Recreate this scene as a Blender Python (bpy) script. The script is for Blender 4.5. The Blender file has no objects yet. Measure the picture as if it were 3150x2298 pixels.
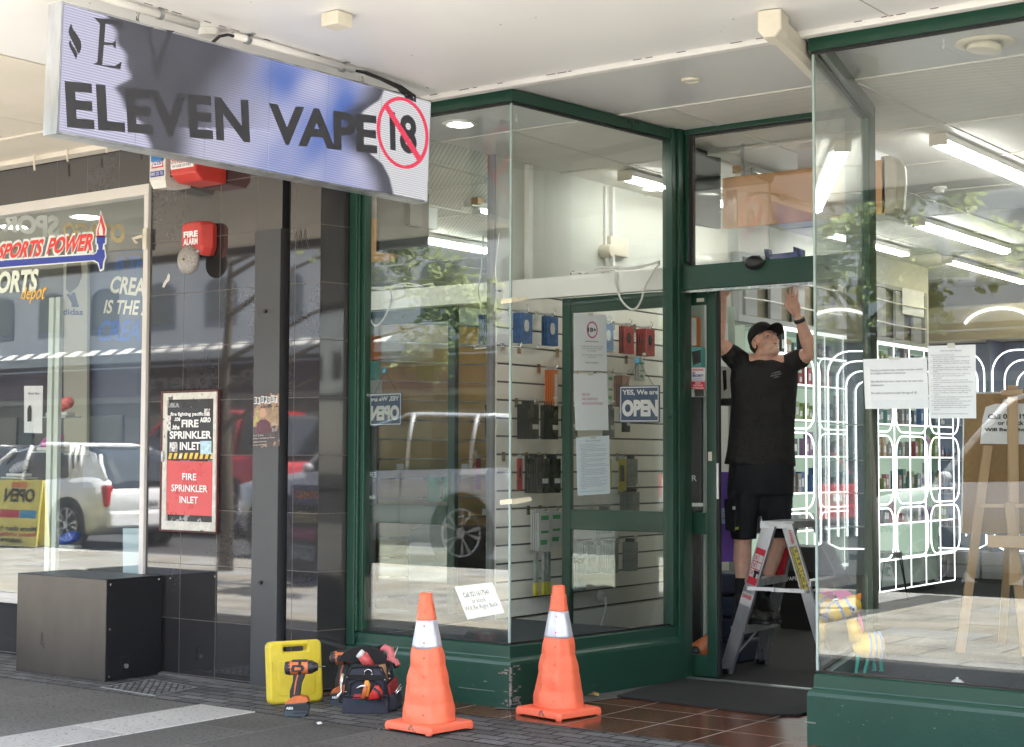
import bpy, math, random
from mathutils import Vector, Matrix
random.seed(7)
sc = bpy.context.scene
col = sc.collection
R_ = math.radians
# ---------------------------------------------------------------- camera
YAW, PITCH, ROLL = 0.635020719, 0.0538597851, 0.00324937
CH = 1.42
FPX = 4859.2                      # focal length in photograph pixels (photograph 3150 x 2298)
cy, sy, cp, sp = math.cos(YAW), math.sin(YAW), math.cos(PITCH), math.sin(PITCH)
fw = Vector((-sy*cp, cy*cp, sp)); rt = Vector((cy, sy, 0)); up = rt.cross(fw)
rt, up = rt*math.cos(ROLL)+up*math.sin(ROLL), up*math.cos(ROLL)-rt*math.sin(ROLL)
CAM = Vector((0, 0, CH))
cd = bpy.data.cameras.new('camera'); co = bpy.data.objects.new('camera', cd); col.objects.link(co)
cd.sensor_width = 36; cd.lens = 36*FPX/3150; cd.clip_start = 0.05; cd.clip_end = 500
co.matrix_world = Matrix(((rt.x, up.x, -fw.x, 0), (rt.y, up.y, -fw.y, 0), (rt.z, up.z, -fw.z, CH), (0, 0, 0, 1)))
sc.camera = co
# ---------------------------------------------------------------- world, sun, exposure
SUN_EL, SUN_AZ = R_(60), R_(129)   # azimuth measured so that the light comes from the street side
w = bpy.data.worlds.new("World"); sc.world = w; w.use_nodes = True
wn = w.node_tree.nodes; bg = wn['Background']
sky = wn.new('ShaderNodeTexSky'); sky.sky_type = 'NISHITA'; sky.sun_disc = False
sky.sun_elevation = SUN_EL; sky.sun_rotation = SUN_AZ
hs = wn.new('ShaderNodeHueSaturation'); hs.inputs['Saturation'].default_value = .55; w.node_tree.links.new(sky.outputs[0], hs.inputs['Color']); w.node_tree.links.new(hs.outputs[0], bg.inputs[0]); bg.inputs[1].default_value = 0.15
sl = bpy.data.lights.new('sun', 'SUN'); so = bpy.data.objects.new('sun', sl); col.objects.link(so)
sl.energy = 4.8; sl.angle = R_(0.53); sl.color = (1, .95, .87)
sd = Vector((math.sin(SUN_AZ)*math.cos(SUN_EL), math.cos(SUN_AZ)*math.cos(SUN_EL), math.sin(SUN_EL)))  # towards the sun
so.rotation_euler = sd.to_track_quat('Z', 'Y').to_euler(); so.location = (0, -8, 14)
sc.view_settings.view_transform = 'Standard'; sc.view_settings.look = 'None'
sc.view_settings.gamma = 1; sc.view_settings.use_curve_mapping = False
sc.view_settings.exposure = 3.28
sc.cycles.max_bounces = 10; sc.cycles.diffuse_bounces = 5; sc.cycles.glossy_bounces = 6
sc.cycles.transparent_max_bounces = 24; sc.cycles.transmission_bounces = 4
sc.cycles.sample_clamp_indirect = 4; sc.cycles.use_denoising = True
sc.cycles.caustics_reflective = False; sc.cycles.caustics_refractive = False

# ---------------------------------------------------------------- projection of photograph pixels onto real planes
def ray(px, py): return rt*((px-1575)/FPX) - up*((py-1149)/FPX) + fw
def PZ(px, py, z=0.0): d = ray(px, py); return CAM + d*((z-CH)/d.z)
def PY(px, py, y): d = ray(px, py); return CAM + d*(y/d.y)
def PX(px, py, x): d = ray(px, py); return CAM + d*(x/d.x)
def PD(px, py, t): return CAM + ray(px, py)*t
def PP(px, py, p0, n): d = ray(px, py); return CAM + d*((p0-CAM).dot(n)/d.dot(n))

# ---------------------------------------------------------------- mesh builder
class MB:
    def __init__(s): s.v = []; s.f = []
    def add(s, vs, fs):
        o = len(s.v); s.v += [Vector(p) for p in vs]; s.f += [tuple(i+o for i in q) for q in fs]; return s
    def box(s, x0, x1, y0, y1, z0, z1):
        return s.add([(x0,y0,z0),(x1,y0,z0),(x1,y1,z0),(x0,y1,z0),(x0,y0,z1),(x1,y0,z1),(x1,y1,z1),(x0,y1,z1)],
                     [(0,3,2,1),(4,5,6,7),(0,1,5,4),(1,2,6,5),(2,3,7,6),(3,0,4,7)])
    def wall(s, a, b, z0, z1, t0=0.0, t1=0.05):
        """upright slab on the plan line a->b, offset t0..t1 to its left"""
        a = Vector((a[0], a[1], 0)); b = Vector((b[0], b[1], 0)); n = Vector((-(b-a).y, (b-a).x, 0)).normalized()
        p = [a+n*t0, b+n*t0, b+n*t1, a+n*t1]
        return s.add([q+Vector((0,0,z0)) for q in p]+[q+Vector((0,0,z1)) for q in p],
                     [(0,3,2,1),(4,5,6,7),(0,1,5,4),(1,2,6,5),(2,3,7,6),(3,0,4,7)])
    def slab(s, pts, n, t):
        """polygon given a thickness t along n"""
        n = Vector(n).normalized()*t; k = len(pts)
        return s.add([Vector(p) for p in pts]+[Vector(p)+n for p in pts],
                     [tuple(range(k)), tuple(range(2*k-1, k-1, -1))]+[(i, i+k, (i+1) % k+k, (i+1) % k) for i in range(k)])
    def poly(s, pts): return s.add(pts, [tuple(range(len(pts)))])
    def rings(s, rings, cap=True, closed=False):
        n = len(rings[0]); vs = [p for r in rings for p in r]; m = len(rings); fs = []
        for i in range(m if closed else m-1):
            j = (i+1) % m
            fs += [(i*n+k, i*n+(k+1) % n, j*n+(k+1) % n, j*n+k) for k in range(n)]
        if cap and not closed: fs += [tuple(range(n-1, -1, -1)), tuple((m-1)*n+k for k in range(n))]
        return s.add(vs, fs)
    def cyl(s, p0, p1, r0, r1=None, n=16):
        r1 = r0 if r1 is None else r1; p0 = Vector(p0); p1 = Vector(p1); d = (p1-p0).normalized()
        a = d.orthogonal().normalized(); b = d.cross(a)
        ring = lambda c, r: [c+(a*math.cos(2*math.pi*k/n)+b*math.sin(2*math.pi*k/n))*r for k in range(n)]
        return s.rings([ring(p0, r0), ring(p1, r1)])
    def tube(s, path, r, n=8):
        path = [Vector(p) for p in path]; rs = []
        ref = None
        for i, p in enumerate(path):
            d = (path[min(i+1, len(path)-1)]-path[max(i-1, 0)]).normalized()
            a = d.orthogonal().normalized() if ref is None else (ref-d*ref.dot(d)).normalized()
            ref = a; b = d.cross(a); rr = r[i] if isinstance(r, (list, tuple)) else r
            rs.append([p+(a*math.cos(2*math.pi*k/n)+b*math.sin(2*math.pi*k/n))*rr for k in range(n)])
        return s.rings(rs)
    def cap(s, p0, p1, r0, r1=None, n=14, m=5):
        """tapered capsule"""
        r1 = r0 if r1 is None else r1; p0 = Vector(p0); p1 = Vector(p1); d = p1-p0
        d = d.normalized() if d.length > 1e-6 else Vector((0,0,1)); a = d.orthogonal().normalized(); b = d.cross(a); rs = []
        for i in range(1, m+1):
            t = math.pi/2*i/m; c = p0-d*r0*math.cos(t); r = r0*math.sin(t)
            rs.append([c+(a*math.cos(2*math.pi*k/n)+b*math.sin(2*math.pi*k/n))*r for k in range(n)])
        for i in range(m, 0, -1):
            t = math.pi/2*i/m; c = p1+d*r1*math.cos(t); r = r1*math.sin(t)
            rs.append([c+(a*math.cos(2*math.pi*k/n)+b*math.sin(2*math.pi*k/n))*r for k in range(n)])
        return s.rings(rs)
    def ell(s, c, rx, ry, rz, n=18, m=12, X=Vector((1,0,0)), Y=Vector((0,1,0)), Z=Vector((0,0,1))):
        c = Vector(c); rs = []
        for i in range(1, m):
            t = math.pi*i/m
            rs.append([c+Z*(-rz*math.cos(t))+(X*math.cos(2*math.pi*k/n)*rx+Y*math.sin(2*math.pi*k/n)*ry)*math.sin(t) for k in range(n)])
        return s.rings(rs)
    def lathe(s, prof, c, n=24, A=Vector((0,0,1)), cap=True):
        """profile [(radius, height)] about axis A through c"""
        c = Vector(c); A = Vector(A).normalized(); a = A.orthogonal().normalized(); b = A.cross(a)
        return s.rings([[c+A*h+(a*math.cos(2*math.pi*k/n)+b*math.sin(2*math.pi*k/n))*max(r, 1e-4) for k in range(n)] for r, h in prof], cap=cap)
    def disc(s, c, r, n_, n=24):
        c = Vector(c); A = Vector(n_).normalized(); a = A.orthogonal().normalized(); b = A.cross(a)
        return s.poly([c+(a*math.cos(2*math.pi*k/n)+b*math.sin(2*math.pi*k/n))*r for k in range(n)])
    def move(s, M):
        s.v = [M @ p for p in s.v]; return s

ORI = {}
def setp(o, label=None, cat=None, group=None, kind=None):
    if label: o['label'] = label
    if cat: o['category'] = cat
    if group: o['group'] = group
    if kind: o['kind'] = kind
    return o
def thing(name, label, cat, loc, group=None, kind=None):
    o = bpy.data.objects.new(name, None); col.objects.link(o); o.location = loc; o.empty_display_size = .1
    ORI[o.name] = Vector(loc); return setp(o, label, cat, group, kind)
def O(name, mb, m, parent=None, smooth=False, bevel=0.0, label=None, cat=None, group=None, kind=None, segs=2, mods=None):
    if parent is not None: org = ORI[parent.name]
    else:
        xs = [p.x for p in mb.v]; ys = [p.y for p in mb.v]; zs = [p.z for p in mb.v]
        org = Vector(((min(xs)+max(xs))/2, (min(ys)+max(ys))/2, min(zs)))
    me = bpy.data.meshes.new(name); me.from_pydata([tuple(p-org) for p in mb.v], [], mb.f); me.validate(); me.update()
    if not mb.f or len(mb.f) < 60000:
        import bmesh
        b = bmesh.new(); b.from_mesh(me); bmesh.ops.recalc_face_normals(b, faces=b.faces); b.to_mesh(me); b.free()
    for mm in (m if isinstance(m, (list, tuple)) else [m]): me.materials.append(mm)
    if smooth:
        for p in me.polygons: p.use_smooth = True
    o = bpy.data.objects.new(name, me); col.objects.link(o)
    if parent is not None: o.parent = parent
    else: o.location = org
    ORI[o.name] = org
    if bevel:
        md = o.modifiers.new('bevel', 'BEVEL'); md.width = bevel; md.segments = segs; md.limit_method = 'ANGLE'; md.angle_limit = R_(40)
    return setp(o, label, cat, group, kind)
def bake(o):
    """apply modifiers"""
    dg = bpy.context.evaluated_depsgraph_get(); me = bpy.data.meshes.new_from_object(o.evaluated_get(dg))
    o.modifiers.clear(); o.data = me; return o
def skin(name, mb, m, parent, voxel=.008, it=4, **k):
    """one continuous surface out of overlapping volumes"""
    o = O(name, mb, m, parent, smooth=True, **k)
    r = o.modifiers.new('remesh', 'REMESH'); r.mode = 'VOXEL'; r.voxel_size = voxel; r.use_smooth_shade = True
    s_ = o.modifiers.new('smooth', 'SMOOTH'); s_.iterations = it; s_.factor = .5
    bake(o)
    for p in o.data.polygons: p.use_smooth = True
    return o
def copytree(o, parent=None):
    c = o.copy(); col.objects.link(c)
    if parent is not None: c.parent = parent
    ORI[c.name] = ORI[o.name]
    for ch in [q for q in list(o.children)]: copytree(ch, c)
    return c

_tc = {}
def textmesh(body, bold, spacing, align):
    k = (body, bold, spacing, align)
    if k in _tc: return _tc[k]
    cu = bpy.data.curves.new('t', 'FONT'); cu.body = body; cu.offset = bold; cu.resolution_u = 3; cu.space_character = spacing
    cu.align_x = align; cu.space_line = 1.15
    ob = bpy.data.objects.new('t', cu); col.objects.link(ob); bpy.context.view_layer.update()
    me = bpy.data.meshes.new_from_object(ob.evaluated_get(bpy.context.evaluated_depsgraph_get()))
    vs = [v.co.copy() for v in me.vertices]; fs = [tuple(p.vertices) for p in me.polygons]
    bpy.data.objects.remove(ob); bpy.data.curves.remove(cu); bpy.data.meshes.remove(me)
    _tc[k] = (vs, fs); return _tc[k]
def text(mb, body, TL, TR, BR, BL, bold=0.0, off=0.002, spacing=1.0, align='LEFT', mirror=False):
    """lettering stretched into the quad TL TR BR BL, lifted off the surface"""
    vs, fs = textmesh(body, bold, spacing, align)
    x0 = min(v.x for v in vs); x1 = max(v.x for v in vs); y0 = min(v.y for v in vs); y1 = max(v.y for v in vs)
    TL, TR, BR, BL = map(Vector, (TL, TR, BR, BL)); n = (TR-TL).cross(TL-BL).normalized()*off
    out = []
    for v in vs:
        u = (v.x-x0)/(x1-x0); t = (v.y-y0)/(y1-y0)
        if mirror: u = 1-u
        out.append((BL*(1-u)+BR*u)*(1-t)+(TL*(1-u)+TR*u)*t+n)
    mb.add(out, fs); return mb
def sub(q, u0, u1, t0, t1):
    """sub-rectangle of a quad TL TR BR BL, u to the right, t downwards"""
    TL, TR, BR, BL = map(Vector, q)
    P = lambda u, t: (TL*(1-u)+TR*u)*(1-t)+(BL*(1-u)+BR*u)*t
    return P(u0, t0), P(u1, t0), P(u1, t1), P(u0, t1)
def lift(q, off):
    q = [Vector(p) for p in q]; n = (q[1]-q[0]).cross(q[0]-q[-1]).normalized()*off
    return [p+n for p in q]

# ---------------------------------------------------------------- materials
MATS = {}
def mat(name, c, rough=.6, metal=0.0, spec=.5, var=0.0, vs=3.0, bump=0.0, bs=40.0, emit=None, es=1.0, stretch=None, coat=0.0, dirt=None):
    if name in MATS: return MATS[name]
    m = bpy.data.materials.new(name); m.use_nodes = True; N = m.node_tree.nodes; L = m.node_tree.links; b = N['Principled BSDF']
    b.inputs['Base Color'].default_value = (*c, 1); b.inputs['Roughness'].default_value = rough
    b.inputs['Metallic'].default_value = metal; b.inputs['Specular IOR Level'].default_value = spec
    if coat: b.inputs['Coat Weight'].default_value = coat; b.inputs['Coat Roughness'].default_value = .08
    if emit: b.inputs['Emission Color'].default_value = (*emit, 1); b.inputs['Emission Strength'].default_value = es
    if var or bump or dirt:
        tc = N.new('ShaderNodeTexCoord'); mp = N.new('ShaderNodeMapping'); L.new(tc.outputs['Object'], mp.inputs[0])
        if stretch: mp.inputs['Scale'].default_value = stretch
    if var or dirt:
        no = N.new('ShaderNodeTexNoise'); no.inputs['Scale'].default_value = vs; no.inputs['Detail'].default_value = 8; no.inputs['Roughness'].default_value = .62
        L.new(mp.outputs[0], no.inputs[0]); r = N.new('ShaderNodeValToRGB'); L.new(no.outputs[0], r.inputs[0])
        lo = tuple(x*(1-var) for x in c); hi = tuple(min(1, x*(1+var)) for x in c)
        r.color_ramp.elements[0].position = .3; r.color_ramp.elements[1].position = .7
        r.color_ramp.elements[0].color = (*lo, 1); r.color_ramp.elements[1].color = (*hi, 1); out = r.outputs[0]
        if dirt:   # sparse chips or specks of another colour
            n2 = N.new('ShaderNodeTexNoise'); n2.inputs['Scale'].default_value = dirt[1]; n2.inputs['Detail'].default_value = 6
            L.new(mp.outputs[0], n2.inputs[0]); r2 = N.new('ShaderNodeValToRGB'); L.new(n2.outputs[0], r2.inputs[0])
            r2.color_ramp.elements[0].position = dirt[2]; r2.color_ramp.elements[1].position = dirt[2]+.02
            r2.color_ramp.elements[0].color = (0,0,0,1); r2.color_ramp.elements[1].color = (1,1,1,1)
            mx = N.new('ShaderNodeMix'); mx.data_type = 'RGBA'; L.new(r2.outputs[0], mx.inputs['Factor']); L.new(out, mx.inputs['A']); mx.inputs['B'].default_value = (*dirt[0], 1); out = mx.outputs['Result']
        L.new(out, b.inputs['Base Color'])
        rr = N.new('ShaderNodeMapRange'); L.new(no.outputs[0], rr.inputs[0]); rr.inputs['To Min'].default_value = max(0, rough-.07); rr.inputs['To Max'].default_value = min(1, rough+.07)
        L.new(rr.outputs[0], b.inputs['Roughness'])
    if bump:
        nb = N.new('ShaderNodeTexNoise'); nb.inputs['Scale'].default_value = bs; nb.inputs['Detail'].default_value = 5; L.new(mp.outputs[0], nb.inputs[0])
        bp = N.new('ShaderNodeBump'); bp.inputs['Strength'].default_value = bump; bp.inputs['Distance'].default_value = .01; L.new(nb.outputs[0], bp.inputs['Height']); L.new(bp.outputs[0], b.inputs['Normal'])
    MATS[name] = m; return m

def glassmat(name, tint, f0=.05, gain=1.0):
    m = bpy.data.materials.new(name); m.use_nodes = True; N = m.node_tree.nodes; L = m.node_tree.links; N.remove(N['Principled BSDF'])
    geo = N.new('ShaderNodeNewGeometry'); dt = N.new('ShaderNodeVectorMath'); dt.operation = 'DOT_PRODUCT'
    L.new(geo.outputs['Normal'], dt.inputs[0]); L.new(geo.outputs['Incoming'], dt.inputs[1])
    def M(op, a, b=None):
        n = N.new('ShaderNodeMath'); n.operation = op
        for i, q in enumerate((a, b)):
            if q is None: continue
            if isinstance(q, (int, float)): n.inputs[i].default_value = q
            else: L.new(q, n.inputs[i])
        return n.outputs[0]
    c = M('ABSOLUTE', dt.outputs['Value']); f = M('MULTIPLY', M('POWER', M('SUBTRACT', 1.0, c), 5.0), 1-f0); f = M('MULTIPLY', M('ADD', f, f0), gain); f = M('MINIMUM', f, 1.0)
    tr = N.new('ShaderNodeBsdfTransparent'); tr.inputs[0].default_value = (*tint, 1)
    gl = N.new('ShaderNodeBsdfGlossy'); gl.inputs['Roughness'].default_value = 0.0; gl.inputs[0].default_value = (.98, 1, .99, 1)
    # slight waviness of a large pane
    tc = N.new('ShaderNodeTexCoord'); no = N.new('ShaderNodeTexNoise'); no.inputs['Scale'].default_value = 1.1; no.inputs['Detail'].default_value = 1; L.new(tc.outputs['Object'], no.inputs[0])
    bp = N.new('ShaderNodeBump'); bp.inputs['Strength'].default_value = .012; bp.inputs['Distance'].default_value = .02; L.new(no.outputs[0], bp.inputs['Height']); L.new(bp.outputs[0], gl.inputs['Normal'])
    mx = N.new('ShaderNodeMixShader'); L.new(f, mx.inputs[0]); L.new(tr.outputs[0], mx.inputs[1]); L.new(gl.outputs[0], mx.inputs[2])
    L.new(mx.outputs[0], N['Material Output'].inputs[0]); MATS[name] = m; return m

def gridmat(name, axes, size, orig, c, cm, mortar=.004, rough=.1, var=.15, spec=.5, metal=0.0, bump=.3, offset=0.0, nscale=30, rot=0.0, speck=None, c2=None):
    """tiles, pavers, boards: brick texture over two object axes, with every tile a little different"""
    m = bpy.data.materials.new(name); m.use_nodes = True; N = m.node_tree.nodes; L = m.node_tree.links; b = N['Principled BSDF']
    geo = N.new('ShaderNodeNewGeometry'); sx = N.new('ShaderNodeSeparateXYZ'); L.new(geo.outputs['Position'], sx.inputs[0])
    cx = N.new('ShaderNodeCombineXYZ'); L.new(sx.outputs[axes[0]], cx.inputs[0]); L.new(sx.outputs[axes[1]], cx.inputs[1])
    mp = N.new('ShaderNodeMapping'); mp.vector_type = 'TEXTURE'; mp.inputs['Location'].default_value = (orig[0], orig[1], 0); mp.inputs['Rotation'].default_value = (0,0,rot)
    L.new(cx.outputs[0], mp.inputs[0])
    br = N.new('ShaderNodeTexBrick'); br.offset = offset; br.squash = 1; L.new(mp.outputs[0], br.inputs['Vector'])
    br.inputs['Scale'].default_value = 1; br.inputs['Brick Width'].default_value = size[0]; br.inputs['Row Height'].default_value = size[1]
    br.inputs['Mortar Size'].default_value = mortar; br.inputs['Mortar Smooth'].default_value = .1; br.inputs['Bias'].default_value = 0
    c2 = c2 or tuple(x*(1+var*2) for x in c)
    br.inputs['Color1'].default_value = (*tuple(x*(1-var) for x in c), 1); br.inputs['Color2'].default_value = (*c2, 1); br.inputs['Mortar'].default_value = (*cm, 1)
    no = N.new('ShaderNodeTexNoise'); no.inputs['Scale'].default_value = nscale; no.inputs['Detail'].default_value = 8; L.new(geo.outputs['Position'], no.inputs[0])
    n3 = N.new('ShaderNodeTexNoise'); n3.inputs['Scale'].default_value = 1.7; n3.inputs['Detail'].default_value = 6; L.new(geo.outputs['Position'], n3.inputs[0])
    mr = N.new('ShaderNodeMapRange'); L.new(no.outputs[0], mr.inputs[0]); mr.inputs['To Min'].default_value = 1-var*1.3; mr.inputs['To Max'].default_value = 1+var*1.3
    m3 = N.new('ShaderNodeMapRange'); L.new(n3.outputs[0], m3.inputs[0]); m3.inputs['From Min'].default_value = .3; m3.inputs['From Max'].default_value = .7; m3.inputs['To Min'].default_value = 1-var; m3.inputs['To Max'].default_value = 1+var
    mm = N.new('ShaderNodeMath'); mm.operation = 'MULTIPLY'; L.new(mr.outputs[0], mm.inputs[0]); L.new(m3.outputs[0], mm.inputs[1])
    vm = N.new('ShaderNodeVectorMath'); vm.operation = 'SCALE'; L.new(br.outputs[0], vm.inputs[0]); L.new(mm.outputs[0], vm.inputs['Scale']); out = vm.outputs[0]
    if speck:
        n2 = N.new('ShaderNodeTexNoise'); n2.inputs['Scale'].default_value = speck[1]; n2.inputs['Detail'].default_value = 4; L.new(geo.outputs['Position'], n2.inputs[0])
        r2 = N.new('ShaderNodeValToRGB'); L.new(n2.outputs[0], r2.inputs[0]); r2.color_ramp.elements[0].position = speck[2]; r2.color_ramp.elements[1].position = speck[2]+.03
        r2.color_ramp.elements[0].color = (0,0,0,1); r2.color_ramp.elements[1].color = (1,1,1,1)
        mx = N.new('ShaderNodeMix'); mx.data_type = 'RGBA'; L.new(r2.outputs[0], mx.inputs['Factor']); L.new(out, mx.inputs['A']); mx.inputs['B'].default_value = (*speck[0], 1); out = mx.outputs['Result']
    L.new(out, b.inputs['Base Color'])
    rr = N.new('ShaderNodeMapRange'); L.new(br.outputs['Fac'], rr.inputs[0]); rr.inputs['To Min'].default_value = rough; rr.inputs['To Max'].default_value = .8
    ad = N.new('ShaderNodeMath'); ad.operation = 'MULTIPLY_ADD'; L.new(n3.outputs[0], ad.inputs[0]); ad.inputs[1].default_value = rough*.8; L.new(rr.outputs[0], ad.inputs[2]); L.new(ad.outputs[0], b.inputs['Roughness'])
    b.inputs['Specular IOR Level'].default_value = spec; b.inputs['Metallic'].default_value = metal
    if bump:
        sb = N.new('ShaderNodeMath'); sb.operation = 'MULTIPLY_ADD'; L.new(br.outputs['Fac'], sb.inputs[0]); sb.inputs[1].default_value = -1.0
        nn = N.new('ShaderNodeMath'); nn.operation = 'MULTIPLY'; L.new(no.outputs[0], nn.inputs[0]); nn.inputs[1].default_value = bump; L.new(nn.outputs[0], sb.inputs[2])
        bp = N.new('ShaderNodeBump'); bp.inputs['Strength'].default_value = .6; bp.inputs['Distance'].default_value = .004; L.new(sb.outputs[0], bp.inputs['Height']); L.new(bp.outputs[0], b.inputs['Normal'])
    MATS[name] = m; return m

def fluted(name, c, rot, period=.045):
    m = mat(name, c, .75, var=.06, vs=1.5); N = m.node_tree.nodes; L = m.node_tree.links; b = N['Principled BSDF']
    geo = N.new('ShaderNodeNewGeometry'); mp = N.new('ShaderNodeMapping'); mp.inputs['Rotation'].default_value = (0,0,rot); L.new(geo.outputs['Position'], mp.inputs[0])
    wv = N.new('ShaderNodeTexWave'); wv.bands_direction = 'X'; wv.inputs['Scale'].default_value = 2*math.pi/period/20; L.new(mp.outputs[0], wv.inputs[0])
    r = N.new('ShaderNodeMapRange'); L.new(wv.outputs['Fac'], r.inputs[0]); r.inputs['To Min'].default_value = .80; r.inputs['To Max'].default_value = 1.12
    src = b.inputs['Base Color'].links[0].from_socket; vm = N.new('ShaderNodeVectorMath'); vm.operation = 'SCALE'; L.new(src, vm.inputs[0]); L.new(r.outputs[0], vm.inputs['Scale']); L.new(vm.outputs[0], b.inputs['Base Color'])
    bp = N.new('ShaderNodeBump'); bp.inputs['Strength'].default_value = .8; bp.inputs['Distance'].default_value = .002; L.new(wv.outputs['Fac'], bp.inputs['Height']); L.new(bp.outputs[0], b.inputs['Normal'])
    return m

GREEN = mat('green_paint', (.018, .064, .044), .34, var=.10, vs=2.5, spec=.5, bump=.08, bs=45, dirt=((.04,.075,.055), 6, .66))
GREEN2 = mat('green_aluminium', (.017, .062, .040), .30, var=.06, vs=2, spec=.5)
GASKET = mat('black_gasket', (.012,.012,.013), .6)
GLASS = glassmat('window_glass', (.982,.995,.988), .048, 1.15)
GLASS2 = glassmat('reflective_transom_glass', (.985,.995,.99), .10, 1.3)
GEDGE = mat('glass_edge', (.35,.45,.42), .15, spec=.6)
MIRROR = mat('mirror', (.80,.86,.82), .015, metal=1.0)
ALU = mat('aluminium', (.55,.56,.57), .32, metal=.9, var=.12, vs=8, bump=.03, bs=90)
CHROME = mat('chrome', (.7,.7,.7), .15, metal=1.0)
STEEL = mat('galvanised_steel', (.42,.43,.44), .45, metal=.8, var=.2, vs=30)
WHITE = mat('white_paint', (.78,.77,.74), .5, var=.04)
SOFFIT = mat('canopy_soffit_paint', (.84,.842,.84), .38, var=.04, vs=.7, spec=.45, bump=.10, bs=3.5, dirt=((.62,.58,.50), 2.6, .70))
CREAM = mat('cream_canopy_paint', (.74,.69,.60), .5, var=.07, vs=1.2, bump=.04, bs=6)
CREAMP = mat('cream_plastic', (.72,.67,.55), .4, var=.05, vs=10)
PAPER = mat('paper', (.80,.82,.86), .8, var=.03)
INK = mat('ink', (.02,.02,.025), .7)
GREYINK = mat('grey_ink', (.16,.16,.18), .7)
PINKINK = mat('pink_ink', (.55,.10,.26), .7)
BLACKM = mat('black_metal', (.012,.012,.014), .38, spec=.4, var=.2, vs=20, bump=.25, bs=260)
BLACKP = mat('black_plastic', (.018,.018,.02), .42, var=.15, vs=30)
RED = mat('red_plastic', (.52,.045,.035), .4, var=.18, vs=9, dirt=((.30,.16,.13), 30, .70))
WALLP = mat('shop_wall_paint', (.58,.60,.55), .7, var=.05, vs=1)
TILE = gridmat('black_wall_tile', (0,2), (.336,.354), (-7.539,.021), (.030,.029,.030), (.10,.085,.075), .0022, .020, .14, spec=1.0, bump=.0, nscale=60, speck=((.30,.28,.26), 60, .83))
TILEY = gridmat('black_wall_tile_side', (1,2), (.336,.354), (7.05,.021), (.030,.029,.030), (.10,.085,.075), .0022, .022, .14, spec=.6, bump=.0, nscale=60)
# ================================================================ SETTING
FY = 7.30          # shop glass plane
DY = 8.90          # door plane
PYF = 7.05         # face of the tiled columns and of the neighbour's front
CZ = 3.57          # underside of canopy and ceiling
A_ = (-5.39, FY); B_ = (-5.20, DY-.02); C2 = (-3.48, FY); D2 = (-3.90, DY)   # recess corners in plan
ASPH = mat('asphalt', (.05,.05,.052), .9, var=.25, vs=6, bump=.5, bs=120)
O('road', MB().box(-70, 60, -60, -1.6, -.30, -.12), ASPH, kind='structure')
PAVE = gridmat('grey_stone_paver', (1,0), (.92,.46), (6.33,-6.44), (.085,.083,.080), (.17,.167,.16), .0035, .62, .16, bump=1.2, nscale=55, offset=.5, speck=((.028,.027,.026), 46, .60), spec=.3)
O('pavement', MB().box(-70, 60, -1.45, 9.0, -.28, 0), PAVE, kind='structure')
gm = MB(); rg_ = random.Random(21)
for k in range(46):
    x, y = rg_.uniform(-8.5,-2.5), rg_.uniform(4.2,6.9); r_ = rg_.uniform(.006,.016); gm.poly([(x+r_*math.cos(a)*rg_.uniform(.8,1.2), y+r_*math.sin(a)*rg_.uniform(.8,1.2), .0062) for a in [k2*.7 for k2 in range(9)]])
O('trodden_gum', gm, mat('old_gum', (.055,.053,.05), .8), kind='stuff')
KERB = mat('kerb_stone', (.30,.29,.27), .8, var=.2, vs=8, bump=.3)
O('kerb', MB().box(-70, 60, -1.6, -1.45, -.28, .004), KERB, kind='structure')
SETT = gridmat('small_stone_setts', (0,1), (.20,.10), (-6.62,6.33), (.090,.090,.093), (.032,.030,.029), .009, .55, .3, bump=1.3, nscale=70, offset=.5, speck=((.30,.30,.31), 60, .66), spec=.35)
O('sett_paving', MB().box(-40, 20, 6.33, 7.30, -.05, .004), SETT, kind='structure')
LIGHTP = gridmat('pale_stone_paver', (1,0), (.90,.45), (6.33,-6.89), (.33,.325,.315), (.50,.49,.47), .004, .7, .10, bump=.8, nscale=60, speck=((.14,.135,.13), 50, .62), spec=.3)
O('pale_paving_strip', MB().box(-6.88, -6.44, -1.45, 6.33, -.05, .0045), LIGHTP, kind='structure')
SUNP = gridmat('warm_stone_paver', (0,1), (.9,.6), (0,0), (.40,.36,.29), (.12,.11,.10), .012, .75, .26, bump=.9, nscale=40, offset=.5, c2=(.30,.30,.29))
O('kerbside_paving', MB().box(-60, -7.4, -1.45, 4.55, -.05, .0042), SUNP, kind='structure')
O('kerbside_paving', MB().box(-6.0, 60, -1.45, 3.9, -.05, .0043), SUNP, kind='structure')
TERRA = gridmat('glazed_brown_tile', (0,1), (.392,.392), (-5.20,6.955), (.115,.044,.022), (.24,.23,.22), .005, .14, .22, spec=.55, bump=.1, nscale=14, c2=(.17,.062,.030))
O('entrance_tiles', MB().add([(-6.6,6.99,.009),(-5.3,6.955,.009),(-3.1,6.955,.009),(-3.1,9,.009),(-6.6,9,.009)], [(0,1,2,3,4)]), TERRA, kind='structure')
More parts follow.
